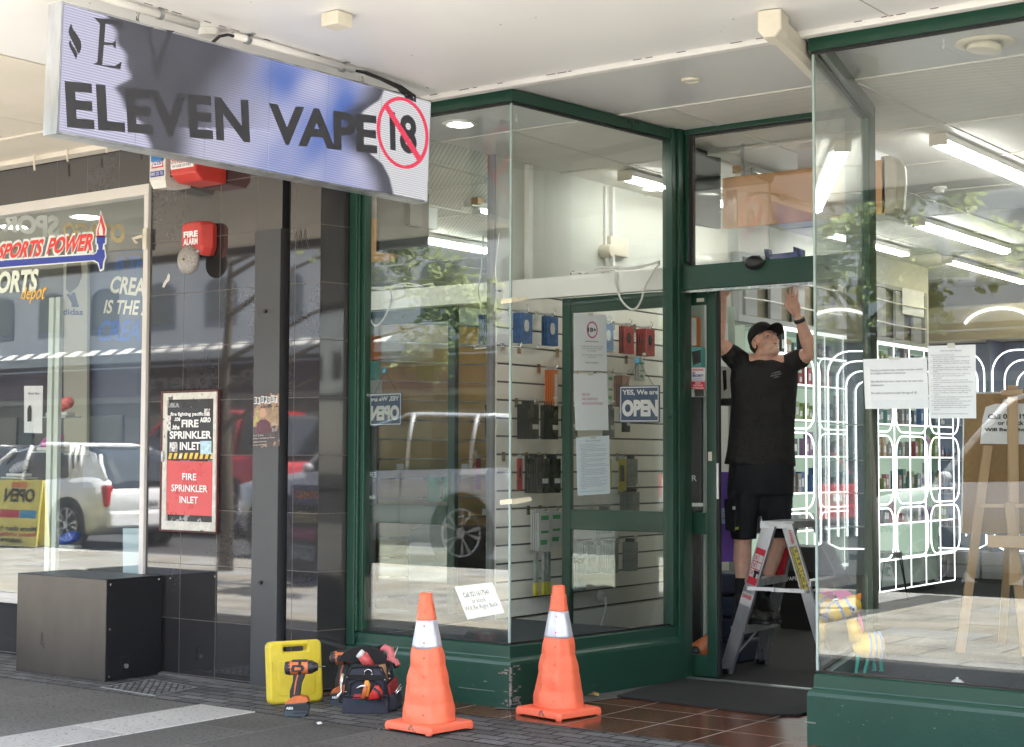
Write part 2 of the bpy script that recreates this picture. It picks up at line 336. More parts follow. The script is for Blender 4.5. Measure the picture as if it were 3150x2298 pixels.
# worn cement fillet along the return base
CEM = mat('worn_cement', (.13,.125,.12), .9, var=.3, vs=14, bump=.6, bs=90, dirt=((.40,.38,.35), 40, .68))
O('cement_fillet', MB().add([(-5.42,7.18,.012),(-5.25,7.25,.012),(-5.06,8.0,.012),(-4.98,8.92,.012),(-5.32,8.92,.012),(-5.42,7.3,.012)], [(0,1,2,3,4,5)]), CEM, kind='structure')
CARPET = mat('charcoal_carpet', (.013,.013,.0125), .95, var=.6, vs=40, stretch=(1.0,.10,1), bump=.5, bs=200)
O('shop_floor', MB().box(-7.75, .4, DY+.02, 19.1, -.1, .014), CARPET, kind='structure')
O('wall_left', MB().box(-7.9, -7.75, 16.9, 19.3, 0, CZ).box(-6.86, -6.70, FY+.05, 16.95, 0, CZ).box(-7.9,-6.86,16.8,16.95,0,CZ), WALLP, kind='structure')
O('wall_right', MB().box(.4, .55, FY, 19.3, 0, CZ), WALLP, kind='structure')
BEIGEW = mat('beige_wall_paint', (.50,.45,.34), .7, var=.05)
O('wall_back', MB().box(-7.9, .55, 19.1, 19.3, 0, CZ), BEIGEW, kind='structure')
FLUTE = fluted('fluted_ceiling_panel', (.80,.785,.73), R_(45), .032)
SOFF2 = mat('window_soffit_paint', (.60,.61,.61), .4, var=.03, vs=1)
O('ceiling', MB().box(-7.9, .55, 8.26, 19.3, CZ, CZ+.1), FLUTE, kind='structure')
O('ceiling_border', MB().box(-6.86, .55, 7.22, 8.26, CZ-.002, CZ+.1), SOFF2, kind='structure')
gl = MB()
for yy in (8.262, 9.70, 10.90, 12.1, 13.3, 14.5, 15.7, 16.9, 18.1): gl.box(-7.7, .4, yy-.012, yy+.012, CZ-.010, CZ+.01)
for k in range(6): gl.box(-6.12+k*1.2, -6.10+k*1.2, 8.28, 19.1, CZ-.007, CZ+.01)
O('ceiling_battens', gl, mat('batten_paint', (.66,.65,.60), .5), kind='structure')
# unseen building mass over the shops, put in to block sky and sun
MASS = mat('upper_wall_render', (.42,.40,.37), .8, var=.1)
O('upper_building', MB().box(-40, 25, 7.0, 24, CZ+.12, 11), MASS, label='rendered upper storey above the shop canopy', cat='building')
# ---------------------------------------------------------------- canopy
cn = thing('street_canopy', 'white painted street canopy over the shopfronts with a cream bay at the left', 'canopy', (-5, 5, CZ))
O('soffit_panel', MB().box(-5.778, 40, 2.85, 7.16, CZ, CZ+.05), SOFFIT, cn)
O('soffit_panel', MB().box(-7.15, -5.784, 2.85, 7.16, CZ+.002, CZ+.05), SOFFIT, cn)
O('soffit_panel', MB().box(-8.45, -7.156, 2.85, 7.06, CZ-.004, CZ+.05), CREAM, cn, label='cream soffit bay')
O('soffit_panel', MB().box(-30, -8.456, 2.85, 6.45, CZ-.004, CZ+.05), CREAM, cn, label='cream soffit bay')
O('soffit_panel', MB().box(-30, -8.456, 6.455, 7.06, CZ-.016, CZ+.05), CREAM, cn, label='lower cream strip along the wall')
tr = MB(); tr.box(-30, -6.6, 6.93, 7.04, CZ-.05, CZ+.02)
O('edge_trim', tr, CREAM, cn, bevel=.006)
O('edge_trim', MB().box(-6.6, 40, 7.165, 7.225, CZ-.028, CZ+.05), WHITE, cn, bevel=.008)
O('fascia', MB().box(-30, 40, 2.74, 2.85, CZ-.08, CZ+.34), mat('fascia_paint', (.10,.11,.13), .4), cn)
O('roof_sheet', MB().box(-30, 40, 2.85, 7.0, CZ+.22, CZ+.26), STEEL, cn)
for xx in (PZ(2700,30,CZ).x, -.3, 2.4, 5.1):
    O('panel_joint', MB().box(xx-.004, xx+.004, 2.86, 7.16, CZ-.0015, CZ+.01), mat('joint_grey', (.45,.44,.42), .7), cn)  # thin grey strip marks each panel joint
fk = MB(); rf = random.Random(8)
for k in range(16):
    y = rf.uniform(4.4,7.0); l = rf.uniform(.01,.06); fk.box(-5.781-.003, -5.781+.003, y, y+l, CZ-.0022, CZ-.0005)
for k in range(22):
    x = rf.uniform(-6.4,-2.6); l = rf.uniform(.01,.07); fk.box(x, x+l, 7.158, 7.163, CZ-.0035, CZ-.0005)
for k in range(30):
    x, y = rf.uniform(-7,-2.5), rf.uniform(3.8,7.0); l = rf.uniform(.002,.005); fk.box(x, x+l, y, y+l, CZ-.003, CZ-.0005)
O('paint_flakes', fk, mat('dark_fleck', (.12,.11,.10), .8), cn, kind='stuff')
# dangling cable stubs at the cream strip
for i, (px, py) in enumerate(((105, 490), (207, 470), (328, 447))):
    p = PY(px, py, 6.9); O('hanging_hook', MB().tube([p+Vector((0,0,.05)), p, p+Vector((.004,0,-.05)), p+Vector((.008,0,-.08+.02*i))], .008, 6), CREAMP, cn)
# ================================================================ SHOPFRONT
sf = thing('shopfront', 'dark green framed glass shopfront with a recessed doorway', 'shopfront', (-4.6, 7.6, 0))
def seg(a, b, k0, k1):
    a = Vector(a); b = Vector(b); return tuple(a+(b-a)*k0), tuple(a+(b-a)*k1)
def riser(a, b, x0=0, x1=0, name='base_wall', skirt=.045):
    """painted base wall along a->b whose outer face is to the right of a->b"""
    a = Vector(a); b = Vector(b); d = (b-a).normalized(); a2 = a-d*x0; b2 = b+d*x1; n = Vector((d.y, -d.x))
    P = lambda q, o, z: Vector((q.x+n.x*o, q.y+n.y*o, z))
    prof = [(skirt, 0), (skirt, .255), (skirt-.004, .268), (skirt-.014, .278), (skirt-.022, .284), (.018, .292), (.016, .352), (.008, .360), (-.06, .364), (-.06, 0)]
    # mitred ends: extend outer faces around the corner
    m = MB(); m.rings([[P(a2-d*(x0 and o*.999), o, z) if x0 else P(a2, o, z) for o, z in prof], [P(b2+d*(x1 and o*.999), o, z) if x1 else P(b2, o, z) for o, z in prof]])
    return O(name, m, GREEN, sf)
# the two front risers and the two returns, mitred at the glass corners
def riser_line(pts, name, left_end=True):
    prof = [(.048, 0), (.048, .250), (.043, .268), (.032, .279), (.020, .286), (.018, .292), (.016, .350), (.006, .359), (-.06, .363), (-.06, 0)]
    V = [Vector(p) for p in pts]; rings = []
    for i, p in enumerate(V):
        d0 = (V[i]-V[i-1]).normalized() if i else None; d1 = (V[i+1]-V[i]).normalized() if i < len(V)-1 else None
        d0 = d0 or d1; d1 = d1 or d0; n0 = Vector((d0.y, -d0.x)); n1 = Vector((d1.y, -d1.x)); n = (n0+n1).normalized(); k = 1/max(.3, n.dot(n0))
        rings.append([Vector((p.x+n.x*o*k, p.y+n.y*o*k, z)) for o, z in prof])
    return O(name, MB().rings(rings), GREEN, sf)
riser_line([(-6.60, FY), A_, B_], 'base_wall')
riser_line([D2, C2, (3.2, FY)], 'base_wall')
# worn corner chips on the left base corner
chip = mat('chipped_filler', (.24,.21,.19), .9, var=.3, vs=50, dirt=((.02,.06,.04), 60, .55))
rr = random.Random(3); ch = MB()
for k in range(26):
    z = rr.choice((.24,.22,.06,.045,.03,.10,.12,.02,.2)); h = rr.uniform(.004,.014); o = rr.uniform(0,.05); l = rr.uniform(.01,.05)
    if rr.random() < .35: ch.box(A_[0]+.048-o-l, A_[0]+.048-o, FY-.0495, FY-.047, z, z+h)
    else:
        q0 = Vector((A_[0]+.05+.12*o, FY-.04+o, 0)); ch.box(q0.x-.004, q0.x+.0015, q0.y, q0.y+l, z, z+h)
ch.box(A_[0]+.036, A_[0]+.0495, FY-.0505, FY-.04, .03, .24)
O('corner_wear', ch, chip, sf, kind='stuff')
ch = MB()
for k in range(16):
    x = rr.uniform(-3.45, -2.3); z = rr.uniform(.02, .26); s_ = rr.uniform(.0015, .004); ch.box(x, x+s_*rr.uniform(1,2), FY-.0495, FY-.047, z, z+s_)
for k in range(14):
    x = rr.uniform(-6.5, -5.5); z = rr.uniform(.02, .25); s_ = rr.uniform(.002, .006); ch.box(x, x+s_*rr.uniform(1,4), FY-.0495, FY-.047, z, z+s_)
ch.box(-5.72, -5.46, FY-.0493, FY-.047, .096, .099).box(-3.53, -3.47, FY-.0495, FY-.04, .115, .122)
for k in range(26):
    z_ = rr.uniform(.02,.9)**1.6; l = rr.uniform(.003,.012); x_ = -5.2452 if rr.random() < .5 else -5.1655; ch.box(x_, x_+.0022, DY-.0222, DY-.0185, z_, z_+l)
    z_ = rr.uniform(.3,2.2); ch.box(-6.5365,-6.5345,FY-.0335,FY-.031,z_,z_+l)
O('paint_chips', ch, mat('chip_grey', (.20,.21,.19), .9), sf, kind='stuff')
# frames: head, posts
GT = 3.492
def bar(a, b, z0, z1, t0, t1, m=GREEN2, name='window_frame', bv=.004): return O(name, MB().wall(a, b, z0, z1, t0, t1), m, sf, bevel=bv)
def headline(pts, name='head_frame'):
    prof = [(.022, GT), (.022, CZ-.012), (.0, CZ-.004), (-.05, CZ-.004), (-.05, GT)]
    V = [Vector(p) for p in pts]; rings = []
    for i, p in enumerate(V):
        d0 = (V[i]-V[i-1]).normalized() if i else None; d1 = (V[i+1]-V[i]).normalized() if i < len(V)-1 else None
        d0 = d0 or d1; d1 = d1 or d0; n0 = Vector((d0.y, -d0.x)); n1 = Vector((d1.y, -d1.x)); n = (n0+n1).normalized(); k = 1/max(.3, n.dot(n0))
        rings.append([Vector((p.x+n.x*o*k, p.y+n.y*o*k, z)) for o, z in prof])
    O(name, MB().rings(rings), GREEN2, sf)
    rings = [[Vector((v.x, v.y, 0))+ (q-Vector((v.x,v.y,0)))*0 for q in r] for v, r in zip(V, rings)]
headline([(-6.60, FY), A_, B_]); headline([D2, C2, (3.2, FY)])
def gline(pts, z0, z1, o0, o1, m, name):
    V = [Vector(p) for p in pts]; rings = []
    for i, p in enumerate(V):
        d0 = (V[i]-V[i-1]).normalized() if i else None; d1 = (V[i+1]-V[i]).normalized() if i < len(V)-1 else None
        d0 = d0 or d1; d1 = d1 or d0; n0 = Vector((d0.y, -d0.x)); n1 = Vector((d1.y, -d1.x)); n = (n0+n1).normalized(); k = 1/max(.3, n.dot(n0))
        rings.append([Vector((p.x+n.x*o*k, p.y+n.y*o*k, z)) for o, z in ((o0,z0),(o0,z1),(o1,z1),(o1,z0))])
    O(name, MB().rings(rings), m, sf)
for pts in ([(-6.50, FY), A_, B_], [D2, C2, (3.2, FY)]):
    gline(pts, .3635, .372, .010, -.016, GASKET, 'glazing_gasket'); gline(pts, GT-.013, GT-.001, .012, -.016, GASKET, 'glazing_gasket')
# panes (thin slabs): left front, left return, right return, right front
def pane(a, b, z0, z1, e0=.004, e1=.004, name='window_pane', par=None):
    a, b = Vector(a), Vector(b); d = (b-a).normalized(); return O(name, MB().wall(a+d*e0, b-d*e1, z0, z1, -.004, .004), GLASS, par or sf)
pane((-6.50, FY), A_, .37, GT-.01); pane(A_, (Vector(A_)+(Vector(B_)-Vector(A_))*.93), .37, GT-.01)
pane((Vector(D2)+(Vector(C2)-Vector(D2))*.06), C2, .37, GT-.01); pane(C2, (3.2, FY), .37, GT-.01)
for P_ in (A_, C2):
    O('glass_corner_joint', MB().box(P_[0]-.006, P_[0]+.006, FY-.006, FY+.006, .366, GT), GEDGE, sf)
# left jamb post (green, stepped) and black seal
O('jamb_post', MB().box(-6.605, -6.535, FY-.032, FY+.05, .363, CZ-.003), GREEN2, sf, bevel=.006)
O('jamb_post', MB().box(-6.533, -6.503, FY-.012, FY+.05, .363, CZ-.003), GREEN2, sf, bevel=.004)
O('jamb_post', MB().box(-6.6, -6.54, FY-.05, FY-.033, .28, 3.5), GREEN2, sf, bevel=.004)
# return end frame + door post on the left
dB = (Vector(B_)-Vector(A_)).normalized(); e0 = Vector(A_)+dB*((Vector(B_)-Vector(A_)).length-.105)
bar(e0, e0+dB*.05, .36, CZ-.004, -.03, .05, name='return_stile'); bar(e0+dB*.052, e0+dB*.115, .0, CZ-.003, -.045, .05, name='return_stile')
O('door_post', MB().box(-5.245, -5.165, DY-.02, DY+.09, .0, CZ-.003), GREEN2, sf, bevel=.006)
O('door_post', MB().box(-5.163, -5.135, DY+.0, DY+.09, 2.70, CZ-.003), GREEN2, sf, bevel=.003)
O('door_post', MB().box(-4.03, -3.955, DY-.02, DY+.10, .0, CZ-.003), GREEN2, sf, bevel=.006)
O('door_post', MB().box(-3.950, -3.868, DY-.03, DY+.07, .0, CZ-.003), GREEN2, sf, bevel=.006)
# header with automatic door gear, transom head, transom pane
O('door_header', MB().box(-5.245, -3.955, DY-.035, DY+.12, 2.515, 2.672), GREEN2, sf, bevel=.005)
O('header_track', MB().box(-5.16, -4.03, DY-.02, DY+.06, 2.497, 2.513), mat('track_metal', (.45,.47,.44), .25, metal=.9, var=.5, vs=30, stretch=(1,1,1)), sf)
O('transom_head', MB().box(-5.163, -4.03, DY-.01, DY+.08, 3.535, CZ-.002), GREEN2, sf, bevel=.004)
O('transom_seal', MB().box(-5.133, -4.03, DY+.0, DY+.05, 3.52, 3.534).box(-5.134, -5.112, DY+.0, DY+.05, 2.673, 3.52), GASKET, sf)
O('transom_pane', MB().box(-5.11, -4.03, DY+.02, DY+.028, 2.675, 3.525), GLASS2, sf)
O('door_threshold', MB().box(-5.16, -4.03, DY-.01, DY+.05, .012, .024), ALU, sf)
ms = PY(2320, 808, DY-.06)
s_ = thing('door_motion_sensor', 'black rounded motion sensor on the green door header', 'sensor', ms)
O('housing', MB().ell(ms, .065, .045, .045), BLACKP, s_, smooth=True); O('mounting_plate', MB().box(ms.x-.03, ms.x+.03, DY-.045, DY-.0355, ms.z-.01, ms.z+.045), BLACKP, s_)
# pale beam continuing the header behind the left window, with partition glazing below
BEAM = mat('brushed_beam', (.88,.88,.84), .45, metal=.0, var=.05, vs=3, stretch=(.2,1,1))
O('lighting_beam', MB().box(-6.69, -5.26, DY+.02, DY+.09, 2.535, 2.675), BEAM, label='pale boxed beam spanning the left display window', cat='beam')
dl = thing('sliding_door', 'green framed glass sliding door slid open to the left', 'door', (-5.58, DY+.13, .02))
x0, x1 = -6.22, -5.006; ya, yb = DY+.125, DY+.17
z = [.02, PY(2150, 2015, ya).z, PY(1990, 1637, ya).z, PY(1990, 1573, ya).z, 2.43, 2.535]
O('frame', MB().box(x0, x0+.072, ya, yb, .02, 2.535).box(x1-.072, x1, ya, yb, .02, 2.535).box(x0+.072, x1-.072, ya, yb, .02, z[1]).box(x0+.072, x1-.072, ya, yb, z[2], z[3]).box(x0+.072, x1-.072, ya, yb, z[4], z[5]), GREEN2, dl, bevel=.006)
O('edge_seal', MB().box(x1+.001, x1+.018, ya+.01, yb-.01, .02, 2.53), GASKET, dl)
O('upper_pane', MB().box(x0+.074, x1-.074, ya+.015, ya+.021, z[3], z[4]), GLASS, dl); O('lower_pane', MB().box(x0+.074, x1-.074, ya+.015, ya+.021, z[1], z[2]), GLASS, dl)
lk = PY(2185, 1404, ya); O('lock', MB().box(lk.x-.014, lk.x+.014, ya-.008, ya, lk.z-.03, lk.z+.03), CREAMP, dl, bevel=.006)
lk = PY(2207, 1480, ya); O('strike_plate', MB().box(x1+.002, x1+.016, ya-.002, ya+.009, lk.z-.115, lk.z+.115), ALU, dl)
lk = PY(2155, 923, ya); O('name_plate', MB().box(lk.x-.027, lk.x+.027, ya-.004, ya, lk.z-.012, lk.z+.012), CREAMP, dl)
# display platforms
RUB = mat('granulated_rubber', (.055,.062,.072), .9, var=.55, vs=90, bump=1.0, bs=130, dirt=((.25,.27,.30), 120, .66))
O('display_platform', MB().add([(-6.69,FY+.02,.30),(-5.40,FY+.02,.30),(-5.24,DY+.09,.30),(-6.69,DY+.09,.30),(-6.69,FY+.02,.05),(-5.40,FY+.02,.05),(-5.24,DY+.09,.05),(-6.69,DY+.09,.05)], [(0,1,2,3),(4,7,6,5),(0,4,5,1),(1,5,6,2),(2,6,7,3),(3,7,4,0)]), RUB, kind='structure')
O('display_platform', MB().add([(-3.43,FY+.02,.30),(.39,FY+.02,.30),(.39,9.7,.30),(-3.86,9.7,.30),(-3.43,FY+.02,.05),(.39,FY+.02,.05),(.39,9.7,.05),(-3.86,9.7,.05)], [(0,1,2,3),(4,7,6,5),(0,4,5,1),(1,5,6,2),(2,6,7,3),(3,7,4,0)]), RUB, kind='structure')
# mirror on the side wall of the left window
O('wall_mirror', MB().box(-6.70, -6.692, FY+.06, 8.815, .305, CZ-.003), MIRROR, label='full height mirror lining the side wall of the left display window', cat='mirror')
O('mirror_edge_trim', MB().box(-6.70, -6.665, 8.818, 8.848, .3, CZ-.003), mat('dull_grey_trim', (.25,.25,.25), .6), label='grey metal trim strip where the mirror meets the slatted wall', cat='trim')
cp = [Vector((-6.675, 8.865+.006*math.sin(k*1.3), .3+k*.16)) for k in range(15)]
O('wall_cable', MB().tube(cp, .008, 6), WHITE, label='white cable running up beside the mirror edge', cat='cable')
# ================================================================ COLUMNS AND NEIGHBOUR
pl = thing('tiled_column', 'wide column clad in glossy black tiles with a rusty red inlet cabinet', 'column', (-7.6, PYF, 0))
O('tile_face', MB().box(-8.215, -7.215, PYF, PYF+.5, .0, 2.853), TILE, pl)
O('tile_face', MB().box(-8.215, -6.985, PYF+.001, PYF+.5, 2.8535, CZ-.01), TILE, pl)
O('cover_panel', MB().box(-7.21, -6.985, PYF-.012, PYF+.4, .0, 2.853), mat('grey_cover_panel', (.055,.057,.060), .42, var=.06, vs=2, spec=.5), pl, bevel=.003, label='plain dark grey metal cover panel')
for px, py in ((817, 958), (803, 1792)):
    p = PY(px, py, PYF-.013); O('bolt', MB().cyl(p, p+Vector((0,-.012,0)), .012, n=10), GASKET, pl)
O('recess', MB().box(-6.983, -6.915, PYF+.06, PYF+.4, 0, CZ-.01), GASKET, pl)
p2 = thing('tiled_column', 'narrow black tiled column between the recess and the green window frame', 'column', (-6.76, PYF, 0))
O('tile_face', MB().box(-6.912, -6.655, PYF, PYF+.3, 0, CZ-.01), TILE, p2)
O('tile_return', MB().add([(-6.654,PYF+.0005,0),(-6.60,FY-.01,0),(-6.60,FY+.04,0),(-6.70,FY+.04,0),(-6.654,PYF+.0005,CZ-.01),(-6.60,FY-.01,CZ-.01),(-6.60,FY+.04,CZ-.01),(-6.70,FY+.04,CZ-.01)], [(0,1,5,4),(1,2,6,5),(2,3,7,6),(4,5,6,7),(0,3,2,1),(3,0,4,7)]), TILEY, p2)
# debris and cement at the foot of the wide column
O('mortar_crumbs', MB().add([(-8.0,7.0,.006),(-7.2,6.96,.006),(-6.95,7.0,.006),(-7.0,7.05,.006),(-8.2,7.05,.02),(-8.1,7.02,.02)], [(0,1,2,3,4,5)]), CEM, kind='structure')
# neighbour: sports shop front
sp_ = thing('sports_shopfront', 'neighbouring sports shop window in a white frame under dark tiles', 'shopfront', (-10.5, PYF, 0))
O('fascia_tiles', MB().box(-30, -8.217, PYF, PYF+.3, 3.262, CZ-.01), TILE, sp_)
O('base_tiles', MB().box(-30, -8.217, PYF+.02, PYF+.3, 0, .375), TILE, sp_)
WFR = mat('white_aluminium', (.66,.63,.59), .35, var=.05, vs=3, spec=.5, bump=.02, bs=20)
O('head_frame', MB().box(-30, -8.217, PYF-.02, PYF+.08, 3.188, 3.2605), WFR, sp_, bevel=.004)
O('sill_frame', MB().box(-30, -8.217, PYF-.02, PYF+.08, .376, .405).box(-30, -8.217, PYF-.005, PYF+.08, .4055, .445), WFR, sp_, bevel=.004)
O('jamb', MB().box(-8.262, -8.217, PYF-.022, PYF+.08, .4455, 3.1875), WFR, sp_, bevel=.004)
jl = PY(448,735,PYF-.03); O('frame_latch', MB().box(jl.x-.02, jl.x+.018, PYF-.04, PYF-.0225, jl.z-.07, jl.z+.07).tube([jl+Vector((-.01,-.02,.02)), jl+Vector((-.07,-.05,.0)), jl+Vector((-.03,-.05,-.03))], .012, 6), CREAMP, sp_)
O('window_pane', MB().box(-30, -8.264, PYF+.03, PYF+.038, .446, 3.187), GLASS, sp_)
O('mullion', MB().box(PY(153,1000,7.12).x, PY(167,1000,7.12).x, PYF+.06, PYF+.09, .45, 2.56).box(PY(174,1000,7.12).x, PY(187,1000,7.12).x, PYF+.06, PYF+.09, .45, 2.56), mat('pale_green_edge', (.50,.56,.50), .3), sp_)
O('wall_back', MB().box(-26, -6.88, 11.6, 11.7, 0, CZ), mat('sports_back_wall', (.10,.11,.14), .6, var=.3, vs=.7), kind='structure')
O('shop_floor', MB().box(-26, -6.88, PYF+.1, 11.6, -.1, .35), mat('sports_floor', (.32,.30,.27), .5, var=.1), kind='structure')
O('ceiling', MB().box(-26, -6.88, PYF+.3, 11.7, 3.30, 3.4), mat('sports_ceiling', (.42,.44,.40), .7, var=.04), kind='structure')
O('wall_left', MB().box(-26.1, -26, PYF, 11.7, 0, CZ), WALLP, kind='structure')
O('wall_right', MB().box(-6.88, -6.865, FY+.1, 11.7, 0, CZ), WALLP, kind='structure')
# ================================================================ LED SIGN
SX = -5.79
q = [PX(px, py, SX) for px, py in ((197,12), (1325,315), (1313,617), (181,403))]
ls = thing('led_sign', 'long hanging LED sign reading ELEVEN VAPE with a struck-out red 18 roundel', 'sign', (SX, 5.4, q[2].z))
cas = MB(); b_ = [Vector((SX-.10, p.y, p.z)) for p in q]
bq = lift([q[0]+Vector((0,-.012,.012)), q[1]+Vector((0,.012,.012)), q[2]+Vector((0,.012,-.012)), q[3]+Vector((0,-.012,-.012))], -.006) 
f_ = [Vector((SX-.004, p.y, p.z)) for p in bq]; b_ = [Vector((SX-.10, p.y, p.z)) for p in bq]
cas.add(f_+b_, [(0,1,2,3),(7,6,5,4),(0,4,5,1),(1,5,6,2),(2,6,7,3),(3,7,4,0)])
O('casing', cas, mat('brushed_casing', (.50,.52,.55), .30, metal=.75, var=.35, vs=5, stretch=(1,1.5,.3)), ls, bevel=.003)
def smooth(a, b, x): t = max(0, min(1, (x-a)/(b-a))); return t*t*(3-2*t)
def poly1(tab, y):
    for (a, va), (b, vb) in zip(tab, tab[1:]):
        if y <= b: return va+(vb-va)*max(0, (y-a)/(b-a))
    return tab[-1][1]
SWIRL = [(255,1150),(275,1140),(298,1128),(312,1100),(330,1070),(352,1052),(385,1044),(412,1048),(440,1066),(468,1100),(498,1140),(540,1166),(600,1184),(640,1192)]
LEFTE = [(0,296),(60,306),(130,330),(190,352),(235,352),(262,322),(300,330),(360,372),(392,400),(420,402),(470,408),(520,415)]
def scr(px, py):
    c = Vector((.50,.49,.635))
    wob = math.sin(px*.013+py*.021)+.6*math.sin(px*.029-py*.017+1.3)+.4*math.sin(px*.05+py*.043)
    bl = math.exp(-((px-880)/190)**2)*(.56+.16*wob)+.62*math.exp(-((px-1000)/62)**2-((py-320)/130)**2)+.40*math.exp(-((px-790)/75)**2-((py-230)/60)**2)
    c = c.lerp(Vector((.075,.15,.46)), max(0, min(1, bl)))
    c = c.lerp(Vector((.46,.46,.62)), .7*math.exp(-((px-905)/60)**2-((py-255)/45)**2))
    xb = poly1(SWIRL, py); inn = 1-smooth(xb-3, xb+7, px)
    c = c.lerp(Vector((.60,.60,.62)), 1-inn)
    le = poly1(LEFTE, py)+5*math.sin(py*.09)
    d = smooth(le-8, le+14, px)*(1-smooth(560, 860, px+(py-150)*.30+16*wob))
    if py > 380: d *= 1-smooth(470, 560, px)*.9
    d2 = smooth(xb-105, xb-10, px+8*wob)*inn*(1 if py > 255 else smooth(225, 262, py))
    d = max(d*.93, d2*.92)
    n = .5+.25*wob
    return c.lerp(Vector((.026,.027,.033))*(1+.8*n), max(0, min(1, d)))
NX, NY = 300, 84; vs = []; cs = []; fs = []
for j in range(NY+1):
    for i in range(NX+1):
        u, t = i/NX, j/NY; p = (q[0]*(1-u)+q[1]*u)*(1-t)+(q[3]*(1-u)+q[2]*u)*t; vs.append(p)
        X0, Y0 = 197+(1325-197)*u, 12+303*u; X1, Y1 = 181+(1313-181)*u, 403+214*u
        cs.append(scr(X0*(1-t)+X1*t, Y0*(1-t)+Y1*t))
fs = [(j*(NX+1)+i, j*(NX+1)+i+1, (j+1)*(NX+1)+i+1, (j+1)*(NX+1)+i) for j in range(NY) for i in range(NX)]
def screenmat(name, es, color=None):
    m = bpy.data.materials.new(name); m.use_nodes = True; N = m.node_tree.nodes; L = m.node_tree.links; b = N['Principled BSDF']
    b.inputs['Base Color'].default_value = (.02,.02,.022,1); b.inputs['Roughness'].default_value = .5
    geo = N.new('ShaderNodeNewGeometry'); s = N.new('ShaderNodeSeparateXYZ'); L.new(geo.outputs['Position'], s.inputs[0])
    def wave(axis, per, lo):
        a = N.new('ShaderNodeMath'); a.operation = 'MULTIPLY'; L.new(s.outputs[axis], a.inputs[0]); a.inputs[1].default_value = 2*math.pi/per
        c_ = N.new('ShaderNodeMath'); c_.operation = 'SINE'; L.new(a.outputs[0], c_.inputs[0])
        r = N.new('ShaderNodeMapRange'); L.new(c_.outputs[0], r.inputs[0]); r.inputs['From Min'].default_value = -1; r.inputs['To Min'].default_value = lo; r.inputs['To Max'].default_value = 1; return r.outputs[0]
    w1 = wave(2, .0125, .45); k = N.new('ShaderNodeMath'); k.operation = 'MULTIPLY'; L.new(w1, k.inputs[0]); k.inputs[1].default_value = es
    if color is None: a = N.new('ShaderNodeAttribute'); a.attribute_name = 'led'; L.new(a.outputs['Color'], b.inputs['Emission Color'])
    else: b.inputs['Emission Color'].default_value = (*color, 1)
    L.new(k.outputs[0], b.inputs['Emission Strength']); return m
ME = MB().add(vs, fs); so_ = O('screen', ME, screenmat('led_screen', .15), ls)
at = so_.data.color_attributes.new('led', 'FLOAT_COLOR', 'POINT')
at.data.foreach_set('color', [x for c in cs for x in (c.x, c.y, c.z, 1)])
LD = screenmat('led_dark_letter', .135, (.03,.03,.034)); LR = screenmat('led_red', .16, (.75,.045,.10)); LF = screenmat('led_faint_letter', .135, (.052,.052,.062)); LW = screenmat('led_line', .14, (.55,.60,.85))
SQ = lambda *p: [PX(a, b, SX) for a, b in p]
tm = MB(); text(tm, 'ELEVEN', *SQ((197,249),(762,309),(768,440),(205,393)), bold=.035, off=.004, spacing=1.06)
text(tm, 'VAPE', *SQ((825,317),(1157,356),(1159,474),(826,440)), bold=.035, off=.004, spacing=.96)
text(tm, '18', *SQ((1196,340),(1280,360),(1281,478),(1199,462)), bold=.03, off=.004, spacing=.9)
O('lettering', tm, LD, ls)
def onx(pts, off=.006): return [PX(a, b, SX)+Vector((off,0,0)) for a, b in pts]
lg = MB(); lg.poly(onx([(216,72),(223,92),(235,108),(246,127),(248,146),(243,163),(237,166),(231,150),(222,132),(212,112),(208,98),(211,85)]))
lg.poly(onx([(214,124),(219,138),(229,152),(236,168),(232,184),(228,176),(221,162),(212,146),(209,133)]))
lg.poly(onx([(284,54),(300,56),(375,66),(378,92),(368,84),(360,78),(322,73),(318,130),(345,132),(354,124),(354,152),(344,140),(317,138),(312,200),(350,204),(372,190),(368,214),(282,198),(297,192),(305,75),(296,64)]))
O('flame_logo', lg, LD, ls)
vv = MB(); vv.poly(onx([(440,80),(470,85),(462,92),(482,190),(515,100),(505,92),(535,96),(524,104),(482,245),(452,92)])); O('faint_letter', vv, LF, ls)
rd = MB(); n = 40; ci = lambda k, rx, ry: (1236+rx*math.cos(2*math.pi*k/n), 409+ry*math.sin(2*math.pi*k/n)+.19*rx*math.cos(2*math.pi*k/n))
for k in range(n): rd.poly(onx([ci(k,80,110), ci(k+1,80,110), ci(k+1,70,99), ci(k,70,99)], .0065))
rd.poly(onx([(1180,333),(1192,323),(1298,492),(1287,505)], .007)); O('red_roundel', rd, LR, ls)
sm2 = MB()
for k in (1,2,3,4,5):
    u0_ = k/6; A0 = (q[0]*(1-u0_)+q[1]*u0_)+Vector((.0022,0,0)); B0 = (q[3]*(1-u0_)+q[2]*u0_)+Vector((.0022,0,0)); sm2.poly([A0, A0+Vector((0,.002,0)), B0+Vector((0,.002,0)), B0])
O('module_seam', sm2, LF, ls)
O('screen_line', MB().poly(onx([(745,397),(826,407),(826,409),(745,399)], .003)).poly(onx([(825,407),(827,407),(823,528),(821,528)], .003)), LW, ls)
